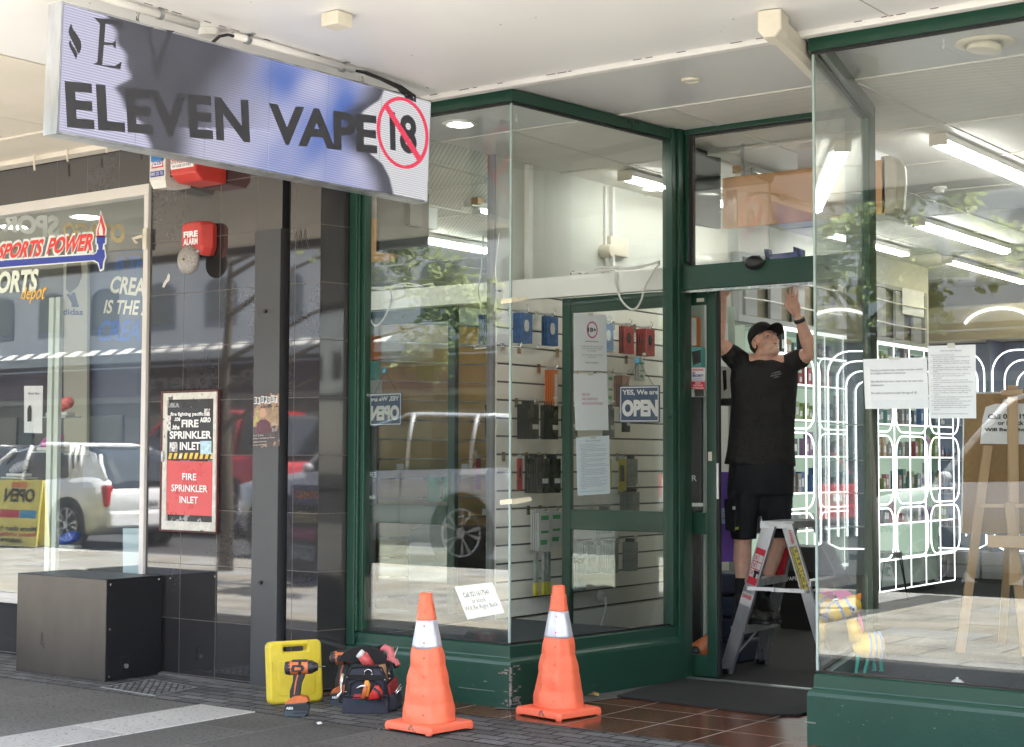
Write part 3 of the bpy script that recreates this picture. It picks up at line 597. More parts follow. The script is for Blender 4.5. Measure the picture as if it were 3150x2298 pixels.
# hooks, chain
for i, (px, py) in enumerate(((423,12), (1133,214))):
    p = PZ(px, py, CZ); p.x = SX-.03
    hk = thing('chain_hanger', ('hook and chain holding the street end of the LED sign', 'hook and chain holding the shop end of the LED sign')[i], 'hook', p, 'sign hangers')
    O('ceiling_hook', MB().tube([p+Vector((0,0,.0)), p+Vector((0,0,-.02))]+[p+Vector((0, .018*math.sin(a), -.038+.018*math.cos(a))) for a in [k*.5 for k in range(0, 11)]], .005, 6), WHITE, hk)
    cb = MB()
    for k in range(3):
        c = p+Vector((0,0,-.045-.02*k)); pts = [c+Vector(((.008*math.cos(a) if k % 2 else 0), (0 if k % 2 else .008*math.cos(a)), .014*math.sin(a))) for a in [2*math.pi*j/8 for j in range(9)]]; cb.tube(pts, .0028, 5)
    O('chain', cb, STEEL, hk)
# conduit and cables on the canopy
cz = CZ-.028; cd_ = thing('cable_conduit', 'white round conduit clipped to the canopy soffit above the sign', 'conduit', (-5.79, 5.9, cz))
O('tube', MB().cyl((-5.795,5.49,cz+.004), (-5.78,6.37,cz+.004), .019, n=14), WHITE, cd_, smooth=True)
for yy in (5.58, 6.29): O('saddle_clip', MB().cyl((-5.789,yy-.012,cz), (-5.789,yy+.012,cz), .024, n=14).box(-5.84,-5.74,yy-.012,yy+.012,CZ-.006,CZ-.002), STEEL, cd_)
O('tube', MB().cyl((-5.80,4.2,cz-.002), (-5.795,5.25,cz-.002), .020, n=14), WHITE, cd_, smooth=True); O('saddle_clip', MB().cyl((-5.798,5.0,cz), (-5.798,5.024,cz), .025, n=14), STEEL, cd_)
O('black_cable', MB().tube([(-5.795,5.50,cz), (-5.795,5.45,cz-.002), (-5.80,5.40,cz-.02), (-5.81,5.36,cz-.06)], .008, 6), BLACKP, cd_)
jb = Vector((-5.88,5.4,CZ)); O('canopy_light_base', MB().cyl(jb, jb+Vector((0,0,-.035)), .05, n=20), WHITE, label='low white round fitting on the soffit behind the sign', cat='fitting', smooth=False)
cb = MB(); rr = random.Random(5)
for k in range(5):
    a = Vector((-5.78,6.37,cz)); cb.tube([a, a+Vector((.0+.006*k, .08, .004)), Vector((-5.80+.012*k, 6.62+.03*k, 3.545-.006*k)), Vector((-5.79+.01*k, 6.76+.025*k, 3.52-.008*k)), Vector((-5.80, 6.86+.015*k, 3.47))], .0075, 6)
cb.ell((-5.79,6.84,3.495), .022,.035,.022); O('cable_bundle', cb, BLACKP, label='tangle of black cables behind the shop end of the LED sign', cat='cables')
p = PZ(1036, 40, CZ); O('junction_box', MB().box(p.x-.055, p.x+.055, p.y-.055, p.y+.055, CZ-.07, CZ-.002), CREAMP, bevel=.008, label='small square cream junction box on the canopy soffit', cat='box')
# downlights under the window border
def downlight(x, y, r, lit, label, z=CZ-.002):
    t = thing('downlight', label, 'light', (x, y, z))
    prof = [(r*.62, .0), (r*.66, -.012), (r*.8, -.018), (r, -.010), (r*1.02, -.001)]
    O('trim_ring', MB().lathe([(a, h) for a, h in prof], (x, y, z), 32), CREAMP if not lit else WHITE, t, smooth=True)
    O('lamp', MB().disc((x, y, z-.010), r*.60, (0,0,-1), 28), mat('lit_lamp', (.9,.9,.9), .5, emit=(1,.98,.9), es=26.0) if lit else mat('unlit_lamp', (.55,.56,.52), .3), t); return t
p = PZ(1415, 377, CZ); downlight(p.x, p.y, .115, True, 'round recessed downlight glowing above the left display window')
p = PZ(3030, 128, CZ); t = downlight(p.x, p.y, .15, False, 'large unlit recessed downlight above the right display window')
O('tilted_housing', MB().lathe([(.085,0),(.09,-.035),(.08,-.04)], (p.x, p.y, CZ-.01), 28, A=(.12,.05,1)), CREAMP, t, smooth=True)
p = PZ(2125, 242, CZ); downlight(p.x, p.y, .055, False, 'small round sensor disc in the recess ceiling')
for i, (px, py) in enumerate(((2902,118), (1775,362), (1588,350))):
    p = PZ(px, py, CZ); O('screw_eye', MB().tube([p, p+Vector((0,0,-.03))]+[p+Vector((0,.011*math.sin(a),-.042+.011*math.cos(a))) for a in [k*.62 for k in range(11)]], .003, 5), WHITE, label=('screw eye with a glass bead under the right window border', 'open screw eye in the border beside the doorway return', 'small screw eye close to the left glass corner')[i], cat='hook', group='ceiling hooks')
# square downpipe crossing under the canopy into the right return
dp = thing('roller_shutter_housing', 'cream boxed pipe running from the canopy in beside the right return', 'pipe', (-3.55, 7.4, 3.4))
a, b = Vector((-3.44,6.76,3.50)), Vector((-3.78,8.25,3.50)); d = (b-a).normalized(); nn = Vector((d.y,-d.x,0))
def octo(c, w_, h_): return [c+nn*x+Vector((0,0,z)) for x, z in ((-w_,h_),(w_,h_),(w_,-h_*.45),(w_*.5,-h_),(-w_*.5,-h_),(-w_,-h_*.45))]
O('pipe_run', MB().rings([octo(a+d*.06,.042,.055), octo(b,.042,.055)]), CREAMP, dp, bevel=.006)
O('end_socket', MB().rings([octo(a-d*.05,.048,.062), octo(a-d*.045,.058,.068), octo(a+d*.11,.058,.068), octo(a+d*.115,.048,.06)]), CREAMP, dp, bevel=.008)
# ================================================================ ALARM BOXES, BELL, INLET CABINET
W2 = mat('weathered_white_box', (.66,.65,.60), .5, var=.12, vs=14, dirt=((.10,.09,.08), 16, .66))
BLUE = mat('navy_ink', (.03,.05,.30), .5); REDI = mat('red_ink', (.62,.02,.05), .5); WI = mat('white_ink', (.80,.80,.80), .6)
t = thing('alarm_box', 'weathered white security alarm box with a blue AEC triangle sticker', 'alarm box', (-8.03, PYF, 3.2))
fy = PYF-.22
xa, xb = PY(460,560,fy).x, PY(505,560,fy).x+.01; zt = 3.50; zb = PY(480,578,fy).z
O('housing', MB().add([(xa,fy,zb+.05),(xb,fy,zb+.05),(xb,fy,zt),(xa,fy,zt),(xa,PYF-.002,zb+.02),(xb,PYF-.002,zb+.02),(xb,PYF-.002,zt),(xa,PYF-.002,zt),((xa+.015),fy+.02,zb),(xb-.01,fy+.02,zb)], [(0,1,2,3),(3,2,6,7),(7,6,5,4),(1,5,6,2),(0,3,7,4),(0,8,9,1),(8,4,5,9),(0,4,8),(1,9,5)]), W2, t)
vt = MB()
for k in range(9): vt.box(xb+.0005, xb+.003, fy+.04, fy+.16, zb+.07+k*.022, zb+.079+k*.022)
O('vent', vt, GASKET, t)
sq = [Vector((xa+.004,fy-.001,zb+.31)), Vector((xb-.004,fy-.001,zb+.31)), Vector((xb-.004,fy-.001,zb+.06)), Vector((xa+.004,fy-.001,zb+.06))]
mb = MB(); T = sub(sq,.5,.5,.12,.12)[0]; BL, BR = sub(sq,.08,.92,.72,.72)[0], sub(sq,.08,.92,.72,.72)[1]; mb.poly([T,BR,BL]); O('triangle_border', mb, REDI, t)
c3 = (T+BL+BR)/3; mb = MB().poly([c3+(p-c3)*.80+Vector((0,-.001,0)) for p in (T,BR,BL)]); O('triangle', mb, WI, t)
mb = MB().poly([c3+(p-c3)*.60+Vector((0,-.002,0)) for p in (T,BR,BL)]); s2 = sub(sq,.04,.96,.80,.95); mb.poly(lift(s2,.001)); O('blue_print', mb, BLUE, t)
mb = MB(); text(mb,'AEC',*lift(sub(sq,.32,.68,.47,.63),.003),bold=.03); text(mb,'0800 232 763',*lift(sub(sq,.08,.92,.83,.92),.0025)); O('lettering', mb, WI, t)
p = PY(472, 482, fy-.03); O('alarm_strobe', MB().box(p.x-.04, p.x+.065, fy-.02, fy+.1, p.z-.03, p.z+.10), mat('blue_plastic', (.03,.16,.42), .35), bevel=.006, label='small blue strobe box on top of the white alarm box', cat='strobe')
t = thing('sprinkler_alarm_box', 'large red sprinkler alarm box fixed under the sign end of the column', 'alarm box', (-7.75, PYF, 3.25))
fy = PYF-.24; xa, xb = PY(524,520,fy).x, PY(602,520,fy).x; zb = PY(560,548,fy).z; zt = 3.53
O('housing', MB().add([(xa,fy,zb+.03),(xb,fy,zb+.03),(xb,fy,zt),(xa,fy,zt),(xa+.02,fy+.05,zb-.02),(xb+.01,fy+.05,zb-.02),(xa+.02,PYF-.002,zb-.02),(xb+.03,PYF-.002,zb-.02),(xb+.03,PYF-.002,zt),(xa+.02,PYF-.002,zt)], [(0,1,2,3),(0,4,5,1),(4,6,7,5),(1,5,7,8,2),(3,2,8,9),(0,3,9,6,4),(6,9,8,7)]), RED, t, bevel=.008)
sq = [Vector((xa+.004,fy-.001,zb+.155)), Vector((xb-.02,fy-.001,zb+.155)), Vector((xb-.02,fy-.001,zb+.065)), Vector((xa+.004,fy-.001,zb+.065))]
O('label_plate', MB().poly(sq), WI, t); mb = MB(); text(mb,'SPRINKLER ALARM',*lift(sub(sq,.04,.96,.12,.62),.002)); O('lettering', mb, mat('dark_red_ink', (.30,.03,.03), .6), t)
mb = MB(); text(mb,'IN CASE OF FIRE',*lift(sub(sq,.1,.9,.72,.9),.002)); text(mb,'WHEN BELL',*lift(sub(sq,.1,.9,-.75,-.25),.002)); O('lettering', mb, INK, t)
# bell
t = thing('fire_alarm_bell', 'red fire alarm sounder with a round grey bell gong', 'alarm bell', (-7.77, PYF, 2.6))
fy = PYF-.12; c = PY(588, 731, fy); hw = .105
rg = []
for yy, s_, dz in ((PYF-.002,.92,0), (PYF-.05,1.0,0), (fy+.02,.97,.0), (fy,.86,.002)):
    rg.append([Vector((c.x+(.02 if yy > fy+.03 else 0)+x*s_*hw, yy, c.z+z*s_*.112+dz)) for x, z in ((-1,-.75),(-1,.75),(-.86,.94),(0,1.0),(.86,.94),(1,.75),(1.0,-.55),(.75,-1.1),(.45,-1.0),(.3,-.8),(-.3,-.74))])
O('housing', MB().rings(rg), RED, t, bevel=.008, smooth=False)
mb = MB(); text(mb,'FIRE',*[Vector((c.x+x*hw, fy-.0015, c.z+z*.112)) for x, z in ((-.66,.38),(.62,.38),(.62,.02),(-.66,.02))],bold=.05); text(mb,'ALARM',*[Vector((c.x+x*hw, fy-.0015, c.z+z*.112)) for x, z in ((-.66,-.04),(.62,-.04),(.62,-.42),(-.66,-.42))],bold=.04); O('lettering', mb, WI, t)
g = PY(577, 799, PYF-.13); A = Vector((0,-1,0))
O('gong', MB().lathe([(.092,0),(.096,.008),(.094,.02),(.080,.036),(.055,.048),(.02,.054),(0,.055)], g+Vector((0,.02,0)), 36, A=A), mat('cast_grey_gong', (.32,.30,.28), .5, metal=.3, var=.35, vs=90, bump=.5, bs=150), t, smooth=True)
O('gong_bolt', MB().cyl(g+Vector((0,-.03,0)), g+Vector((0,-.042,0)), .009, n=8), mat('brass', (.35,.22,.10), .4, metal=.8), t)
O('striker', MB().ell(g+Vector((.085,.01,.05)), .012,.012,.012), STEEL, t, smooth=True)
O('peeled_paint_patch', MB().poly([PY(px,py,PYF-.001) for px,py in ((518,840),(523,848),(521,862),(512,872),(505,885),(499,883),(503,870),(512,858))]), mat('flaked_white', (.62,.60,.55), .8), kind=None, label='torn scrap of old white sticker on the black tile under the bell', cat='sticker')
# sprinkler inlet cabinet
t = thing('sprinkler_inlet_cabinet', 'rusty framed fire sprinkler inlet cabinet with a black and a red sign', 'cabinet', (-7.74, PYF, .93))
fy = PYF-.022; Q = [PY(a,b,fy) for a,b in ((495,1203),(673,1198),(664,1642),(489,1634))]
X0, X1 = (Q[0].x+Q[3].x)/2, (Q[1].x+Q[2].x)/2; Z0, Z1 = (Q[2].z+Q[3].z)/2, (Q[0].z+Q[1].z)/2
RUST = mat('rusty_red_frame', (.085,.016,.014), .6, var=.6, vs=25, dirt=((.05,.04,.035), 18, .60), bump=.3)
OLDW = mat('chipped_white_frame', (.58,.56,.50), .6, var=.2, vs=20, dirt=((.12,.10,.09), 14, .66), bump=.2)
w1 = .022
O('outer_case', MB().box(X0,X0+.030,fy,PYF-.001,Z0,Z1).box(X1-.006,X1,fy,PYF-.001,Z0,Z1).box(X0+.0305,X1-.006,fy,PYF-.001,Z1-.014,Z1).box(X0+.0305,X1-.006,fy,PYF-.001,Z0,Z0+.012), RUST, t, bevel=.002)
x0, x1, z0, z1 = X0+.031, X1-.0065, Z0+.0125, Z1-.0145
O('door_frame', MB().box(x0,x0+.042,fy-.008,fy+.02,z0,z1).box(x1-.030,x1,fy-.008,fy+.02,z0,z1).box(x0+.042,x1-.030,fy-.008,fy+.02,z1-.045,z1).box(x0+.042,x1-.030,fy-.008,fy+.02,z0,z0+.058), OLDW, t, bevel=.003)
O('back_panel', MB().box(x0+.042,x1-.030,fy+.008,fy+.018,z0+.058,z1-.045), mat('scraped_black_panel', (.03,.03,.03), .6, var=.5, vs=20, dirt=((.30,.32,.32), 13, .56)), t)
PQ = lambda *p: [PY(a,b,fy-.003) for a,b in p]
bp_ = PQ((513,1254),(666,1252),(665,1415),(512,1415)); bp_[3].x = bp_[0].x; bp_[2].x = bp_[1].x
def plate(qq, th=.004): return MB().slab([p for p in qq], (0,1,0), th)
O('upper_sign', plate(bp_), mat('black_sign_panel', (.022,.022,.024), .35, var=.3, vs=9), t)
rp_ = PQ((513,1416),(658,1420),(654,1588),(511,1582)); rp_[3].x = rp_[0].x; rp_[2].x = rp_[1].x
O('lower_sign', plate(rp_), mat('red_sign_panel', (.60,.075,.075), .28, var=.06, vs=4), t)
mb = MB(); T_ = lambda s, qq, u0, u1, t0, t1, b=.02: text(mb, s, *lift(sub(qq,u0,u1,t0,t1),.003), bold=b)
T_('fire fighting pacific', bp_, .09,.76,.09,.18,.03); T_('FIRE', bp_, .32,.66,.235,.38,.035); T_('SPRINKLER', bp_, .08,.92,.45,.60,.035); T_('INLET', bp_, .29,.70,.66,.81,.035)
T_('.coe', bp_, .17,.29,.19,.26,.03); T_('.lths', bp_, .12,.28,.33,.42,.04); T_('AGRO', bp_, .69,.90,.19,.29,.05)
T_('FIRE', rp_, .35,.65,.23,.355,.02); T_('SPRINKLER', rp_, .12,.89,.44,.57,.02); T_('INLET', rp_, .30,.69,.655,.78,.02); O('lettering', mb, mat('sign_white', (.80,.80,.78), .5), t)
mb = MB()
for k in range(9): u = .05+k*.105; mb.poly(lift([sub(bp_,u+.03,u+.09,.865,.865)[0], sub(bp_,u+.03,u+.09,.865,.865)[1], sub(bp_,u,u+.06,.98,.98)[1], sub(bp_,u,u+.06,.98,.98)[0]],.003))
O('hazard_stripes', mb, mat('hazard_yellow', (.72,.48,.06), .5, var=.3, vs=30, dirt=((.7,.68,.62), 25, .6)), t)
mb = MB(); mb.poly(lift(sub(bp_,.08,.24,.66,.84),.004)).poly(lift(sub(bp_,.77,.88,.03,.17),.004)).poly(lift(sub(bp_,-.04,.10,.15,.45),.004)); O('worn_stickers', mb, mat('sticker_white', (.62,.60,.57), .6, var=.3, vs=40, dirt=((.2,.18,.2), 60, .55)), t)
mb = MB().poly(lift(sub(bp_,.70,.92,.64,.89),.004)); O('sticker', mb, mat('pale_blue_sticker', (.45,.62,.70), .6, var=.3, vs=40), t, label='torn pale blue sticker with a heart')
mb = MB(); hq = sub(bp_,.75,.87,.67,.82); mb.poly(lift([sub(hq,.5,.5,.25,.25)[0], sub(hq,.75,.75,.0,.0)[0], sub(hq,1,1,.25,.25)[0], sub(hq,.5,.5,1,1)[0], sub(hq,0,0,.25,.25)[0], sub(hq,.25,.25,0,0)[0]],.006)); O('heart', mb, mat('sticker_blue', (.05,.25,.55), .6), t)
hg = PY(501,1404,fy-.012); O('latch', MB().box(hg.x-.012,hg.x+.01,fy-.02,fy-.0085,hg.z-.035,hg.z+.035), STEEL, t, bevel=.004)
# torn film poster on the grey cover panel
t = thing('poster', 'torn glossy film poster headed DROPOUT on the grey cover panel', 'poster', (-7.1, PYF, 1.5)); fy = PYF-.0145
pq = [PY(a,b,fy) for a,b in ((780,1210),(858,1205),(860,1373),(778,1378))]; px_ = lambda u0,u1,t0,t1: sub(pq,u0,u1,t0,t1)
mb = MB()   # ragged edges
top = [px_(k/12,k/12,0,0)[0]+Vector((0,0,random.uniform(-.006,.004))) for k in range(13)]; bot = [px_(k/12,k/12,1,1)[0]+Vector((0,0,random.uniform(-.004,.008))) for k in range(12,-1,-1)]
mb.poly(top+bot); O('sheet', mb, mat('poster_dark', (.07,.055,.055), .3, var=.5, vs=14, dirt=((.35,.22,.13), 9, .56)), t)
mb = MB().poly(lift(px_(.04,.98,.28,.62),.001)); O('field_photo', mb, mat('poster_field', (.30,.20,.12), .4, var=.45, vs=18, dirt=((.40,.42,.10), 10, .60)), t)
def head2d(cx, ct, r, m, nm):
    O(nm, MB().poly([sub(pq,cx+r*math.cos(a),1,ct+r*.62*math.sin(a),1)[0]+Vector((0,-.0025,0)) for a in [2*math.pi*k/18 for k in range(18)]]), m, t)
head2d(.38,.37,.135,mat('poster_skin', (.50,.29,.20), .5),'printed_face')
mb = MB().poly([p+Vector((0,-.002,0)) for p in (px_(.12,1,.74,1)[0],px_(.16,1,.55,1)[0],px_(.30,1,.49,1)[0],px_(.50,1,.49,1)[0],px_(.66,1,.56,1)[0],px_(.70,1,.74,1)[0])]); O('printed_shirt', mb, mat('poster_maroon', (.10,.03,.05), .5, var=.3, vs=30), t)
mb = MB(); 
for k, ch_ in enumerate('DROPOUT'): mb.poly(lift(px_(.04+k*.133,.155+k*.133,.07+.012*math.sin(k*2.1),.20+.012*math.sin(k*2.1)),.003))
O('letter_cards', mb, mat('card_white', (.68,.68,.66), .6), t)
mb = MB()
for k, ch_ in enumerate('DROPOUT'): text(mb, ch_, *lift(px_(.06+k*.133,.135+k*.133,.09+.012*math.sin(k*2.1),.18+.012*math.sin(k*2.1)),.005), bold=.03)
O('lettering', mb, INK, t)
mb = MB(); text(mb,'20. 21. 22 March',*lift(px_(.03,.42,.765,.79),.003)); text(mb,'8.30pm | The Playhouse Theatre',*lift(px_(.03,.85,.82,.85),.003)); text(mb,'tickets at the door',*lift(px_(.03,.55,.88,.905),.003)); text(mb,'dropoutfilm',*lift(px_(.03,.45,.94,.965),.003)); text(mb,'OFFICIAL\nSELECTION',*lift(px_(.74,.94,.56,.61),.003)); text(mb,'OFFICIAL\nSELECTION',*lift(px_(.74,.94,.67,.72),.003)); O('lettering', mb, mat('card_white', (.68,.68,.66), .6), t)
# faint tag scratched in the narrow column
O('graffiti_scratches', MB().tube([PY(a,b,PYF-.0015) for a,b in ((905,735),(912,712),(915,760),(925,706),(930,758),(938,704),(944,745),(950,766))], .0016, 4), mat('scratch_grey', (.14,.13,.12), .8), label='thin scrawled tag scratched on the narrow tiled column', cat='graffiti')
# ================================================================ STREET OBJECTS
# metal cube seat
m_br = mat('brushed_dark_bronze', (.105,.096,.088), .36, metal=.8, var=.22, vs=1.6, stretch=(1,1,.6), bump=.05, bs=200, dirt=((.06,.055,.05), 7, .69))
bx0, bx1, by0, by1, bz = -8.935, -8.03, 6.575, 7.032, .648
t = thing('metal_box', 'bronze and black metal utility box against the tiled column', 'box', (-8.48, 6.8, 0))
O('front_sheet', MB().box(bx0,bx1,by0,by0+.012,.004,bz-.004), m_br, t, bevel=.004)
O('case', MB().box(bx0+.006,bx1-.004,by0+.0125,by1,.006,bz-.006), BLACKM, t, bevel=.004)
O('lid', MB().box(bx0,bx1+.002,by0,by1+.002,bz-.0035,bz), BLACKM, t, bevel=.0015)
O('side_sheet', MB().box(bx1-.0035,bx1+.002,by0+.013,by1,.006,bz-.006), BLACKM, t)
for yy, zz in ((by0+.03,.615),(by0+.03,.33),(by0+.03,.035),(by1-.03,.625)): O('screw', MB().cyl((bx1+.002,yy,zz),(bx1+.006,yy,zz), .007, n=8), CHROME, t)
O('latch', MB().box(bx1+.002,bx1+.008,6.70,6.76,.06,.15), BLACKM, t, bevel=.002); O('latch_bolt', MB().cyl((bx1+.008,6.735,.09),(bx1+.02,6.735,.09), .016, n=6), STEEL, t)
# cover plate in the pavement
CHK = gridmat('chequer_plate', (0,1), (.055,.028), (-7.9,6.4), (.16,.16,.165), (.05,.05,.05), .008, .35, .3, metal=.5, offset=.5, bump=1, c2=(.55,.55,.57))
gp = [PZ(a,b,.008) for a,b in ((318,2113),(476,2138),(598,2113),(462,2090))]
t = thing('access_cover', 'worn chequer plate access cover in the paving beside the metal box', 'cover', (-7.6, 6.65, .0)); O('plate', MB().slab([p+Vector((0,0,.001)) for p in gp], (0,0,-1), .006), CHK, t)
c_ = sum(gp, Vector())/4; fr = MB()
for k in range(4): a, b = gp[k], gp[(k+1) % 4]; fr.slab([a, b, c_+(b-c_)*1.07, c_+(a-c_)*1.07], (0,0,-1), .004)
O('rim', fr, STEEL, t)
O('litter_wrapper', MB().ell(PZ(475,2068,.012), .022,.012,.014, 7, 5), mat('pink_wrapper', (.55,.10,.32), .4, var=.5, vs=60), label='crumpled pink wrapper by the corner of the metal box', cat='litter')
O('paper_scrap', MB().poly([PZ(a,b,.010) for a,b in ((973,2222),(986,2219),(992,2226),(978,2229))]), PAPER, label='small white paper scrap on the paving near the drill', cat='litter')
lf = PZ(1826, 2138, .02); O('fallen_leaf', MB().add([lf+Vector(p) for p in ((-.045,0,-.004),(-.02,.012,.012),(.0,.0,.02),(.03,.01,.014),(.042,-.004,-.004),(.01,-.014,.004),(-.02,-.012,.0))], [(0,1,6),(1,2,5,6),(2,3,5),(3,4,5)]), mat('dry_leaf', (.32,.20,.08), .7, var=.3, vs=60), label='curled dry brown leaf by the return base wall', cat='leaf')
# entrance mat
RIB = mat('ribbed_rubber', (.017,.017,.018), .75, bump=.3, bs=80); N_ = RIB.node_tree.nodes; L_ = RIB.node_tree.links
g_ = N_.new('ShaderNodeNewGeometry'); wv_ = N_.new('ShaderNodeTexWave'); wv_.bands_direction = 'Y'; wv_.inputs['Scale'].default_value = 2*math.pi/.022/20; L_.new(g_.outputs['Position'], wv_.inputs[0])
bb = N_.new('ShaderNodeBump'); bb.inputs['Strength'].default_value = .8; bb.inputs['Distance'].default_value = .004; L_.new(wv_.outputs['Fac'], bb.inputs['Height']); L_.new(bb.outputs[0], N_['Principled BSDF'].inputs['Normal'])
t = thing('door_mat', 'black ribbed rubber mat in front of the open doorway', 'mat', (-4.6, 8.4, .01))
O('mat_sheet', MB().slab([(-5.10,7.98,.011),(-4.05,7.93,.011),(-3.93,8.02,.011),(-3.93,8.86,.011),(-5.16,8.86,.011),(-5.14,8.3,.011)], (0,0,1), .012), RIB, t, bevel=.003)
# ================================================================ CONES
CONE = mat('fluorescent_orange_fabric', (.92,.175,.085), .55, var=.07, vs=8, bump=.4, bs=22, dirt=((.55,.12,.07), 11, .70))
CONEB = mat('orange_cone_base', (.90,.165,.085), .45, var=.06, vs=12, bump=.08, dirt=((.28,.09,.06), 16, .66))
CONEW = mat('reflective_band', (.62,.63,.70), .35, metal=.25, var=.12, vs=18, bump=.5, bs=30)
def cone(name, label, cx, cy_, rot, seed, s=1.0, lean=0.0):
    t = thing(name, label, 'traffic cone', (cx, cy_, 0), 'orange traffic cones'); t.rotation_euler = (0,0,rot); rr = random.Random(seed); ORI[t.name] = Vector((0,0,0))
    b = MB(); h = .170*s
    def sq(r, z, k=.12): 
        pts = []
        for sx_, sy_ in ((1,1),(-1,1),(-1,-1),(1,-1)):
            c = Vector((sx_*r*(1-k), sy_*r*(1-k), z)); a0 = math.atan2(sy_, sx_)
            for j in (-1,0,1): a = a0+j*math.pi/4; pts.append(c+Vector((math.cos(a)*r*k, math.sin(a)*r*k, 0)))
        return pts
    b.rings([sq(h,.018), sq(h,.030), sq(h*.985,.045), sq(h*.95,.052), sq(.148,.056,.5)]); O('base', b, CONEB, t)
    ft = MB()
    for sx_ in (-1,1):
        for sy_ in (-1,1): ft.cyl((sx_*h*.88,sy_*h*.88,.009),(sx_*h*.88,sy_*h*.88,.02), .017, .02, 10)
    O('foot', ft, CONEB, t)
    prof = [(.05,.142),(.075,.141)]+[(.05+(.432-.05)*k/36, .141+(.077-.141)*k/36) for k in range(1,37)]
    def ring(z, r, n=40, wob=0.0):
        out = []
        for k in range(n):
            a = 2*math.pi*k/n; e = 1+.035*math.cos(8*a+.4)*min(1, (z-.03)/.1)   # octagonal folds
            out.append(Vector((math.cos(a)*(r*e+wob*math.sin(a*3+z*31+seed)), math.sin(a)*(r*e+wob*math.sin(a*2+z*47)), z+wob*1.2*math.sin(a*2+seed))))
        return out
    _ring = ring
    def ring(z, r, n=40, wob=0.0): return [p+Vector((-lean*(z-.05), 0, 0)) for p in _ring(z, r, n, wob)]
    def rad(z):   # collapsed fabric tiers bulge between the coil springs
        if z < .432: base = .141+(z-.05)/(.382)*(.077-.141)
        elif z < .573: base = .077+(z-.432)/.141*(.050-.077)
        elif z < .66: base = .050+(z-.573)/.087*(.039-.050)
        else: base = .035
        ph = ((z-.05) % .0955)/.0955; amp = .0036 if z < .432 else .001
        return base+amp*(math.sin(math.pi*ph)**.8-.55)
    low = [ring(.05+k*(.382)/40, rad(.05+k*.382/40), wob=.0036) for k in range(41)]
    O('body', MB().rings(low), CONE, t, smooth=True)
    O('reflective_band', MB().rings([ring(.4305+k*.143/10, rad(.4305+k*.143/10)+.0016, wob=.0012) for k in range(11)]), CONEW, t, smooth=True)
    O('top', MB().rings([ring(.572+k*.09/8, rad(.572+k*.088/8)+.001, wob=.001) for k in range(9)]+[ring(.664,.036),ring(.70,.034),ring(.712,.031),ring(.7125,.024),ring(.69,.022)]), CONE, t, smooth=True)
    rv = MB()
    for zz in (.10,.195,.29,.385,.46,.545,.62):
        a = -1.0; r = rad(zz)+.003; rv.ell((math.cos(a)*r*.995-lean*(zz-.05), math.sin(a)*r*.995, zz), .0045,.0045,.0045, 8, 5)
    O('rivet', rv, mat('orange_rivet', (.75,.08,.03), .3), t); t.scale = (s,s,s); return t
cone('traffic_cone', 'orange collapsible cone standing in front of the tool bag', PZ(1320,2229,.03).x, PZ(1320,2229,.03).y, R_(-6), 1, 1.0, .045)
cone('traffic_cone', 'orange collapsible cone standing on the brown entrance tiles', PZ(1718,2186,.03).x, PZ(1718,2186,.03).y, R_(-10), 5, 1.01)
# ================================================================ YELLOW CASE
YEL = mat('yellow_hdpe', (.68,.53,.035), .42, var=.12, vs=7, bump=.06, bs=40, dirt=((.50,.38,.06), 9, .68))
t = thing('tool_case', 'yellow plastic tool case with a carry handle leaning on the narrow column', 'tool case', (-6.515, 6.705, 0)); t.rotation_euler = (R_(0),R_(-7),R_(-24)); t.scale = (.8,.88,.965); ORI[t.name] = Vector((0,0,0))
def rrect(y0, y1, z0, z1, r, x, k=4):
    pts = []
    for cy2, cz2, a0 in ((y1-r,z1-r,0),(y0+r,z1-r,90),(y0+r,z0+r,180),(y1-r,z0+r,270)):
        for j in range(k+1): a = R_(a0+90*j/k); pts.append(Vector((x, cy2+r*math.cos(a), cz2+r*math.sin(a))))
    return pts
o_ = MB(); O_, I_ = rrect(-.185,.185,0,.37,.035,.05), rrect(-.085,.085,.305,.335,.014,.05)
def frame(x, s_): return [p+Vector((x-.05,0,0)) for p in rrect(-.185+s_,.185-s_,s_,.37-s_,.035,.05)], [p+Vector((x-.05,0,0)) for p in rrect(-.085-s_,.085+s_,.305-s_,.335+s_,.014,.05)]
def shell(xs):
    m = MB(); R1 = [frame(x,s_) for x, s_ in xs]
    m.rings([a for a,_ in R1], cap=False); m.rings([b for _,b in R1], cap=False)
    for e in (R1[0], R1[-1]): 
        n = len(e[0]); m.add(e[0]+e[1], [(k, (k+1) % n, n+(k+1) % n, n+k) for k in range(n)])
    return m
O('shell', shell([(0,.012),(.012,.0),(.042,.0),(.043,.004),(.047,.004),(.048,.0),(.082,.0),(.095,.012)]), YEL, t)
fy_ = MB(); fy_.rings([rrect(-.13,.13,.045,.255,.02,.0953), rrect(-.13,.13,.045,.255,.02,.0975), rrect(-.122,.122,.053,.247,.018,.0995)]); O('front_panel', fy_, YEL, t, smooth=False)
O('latch', MB().box(.048,.098,-.172,-.160,.20,.25).box(.048,.098,.158,.170,.20,.25), mat('yellow_latch', (.60,.42,.03), .4), t, bevel=.003)
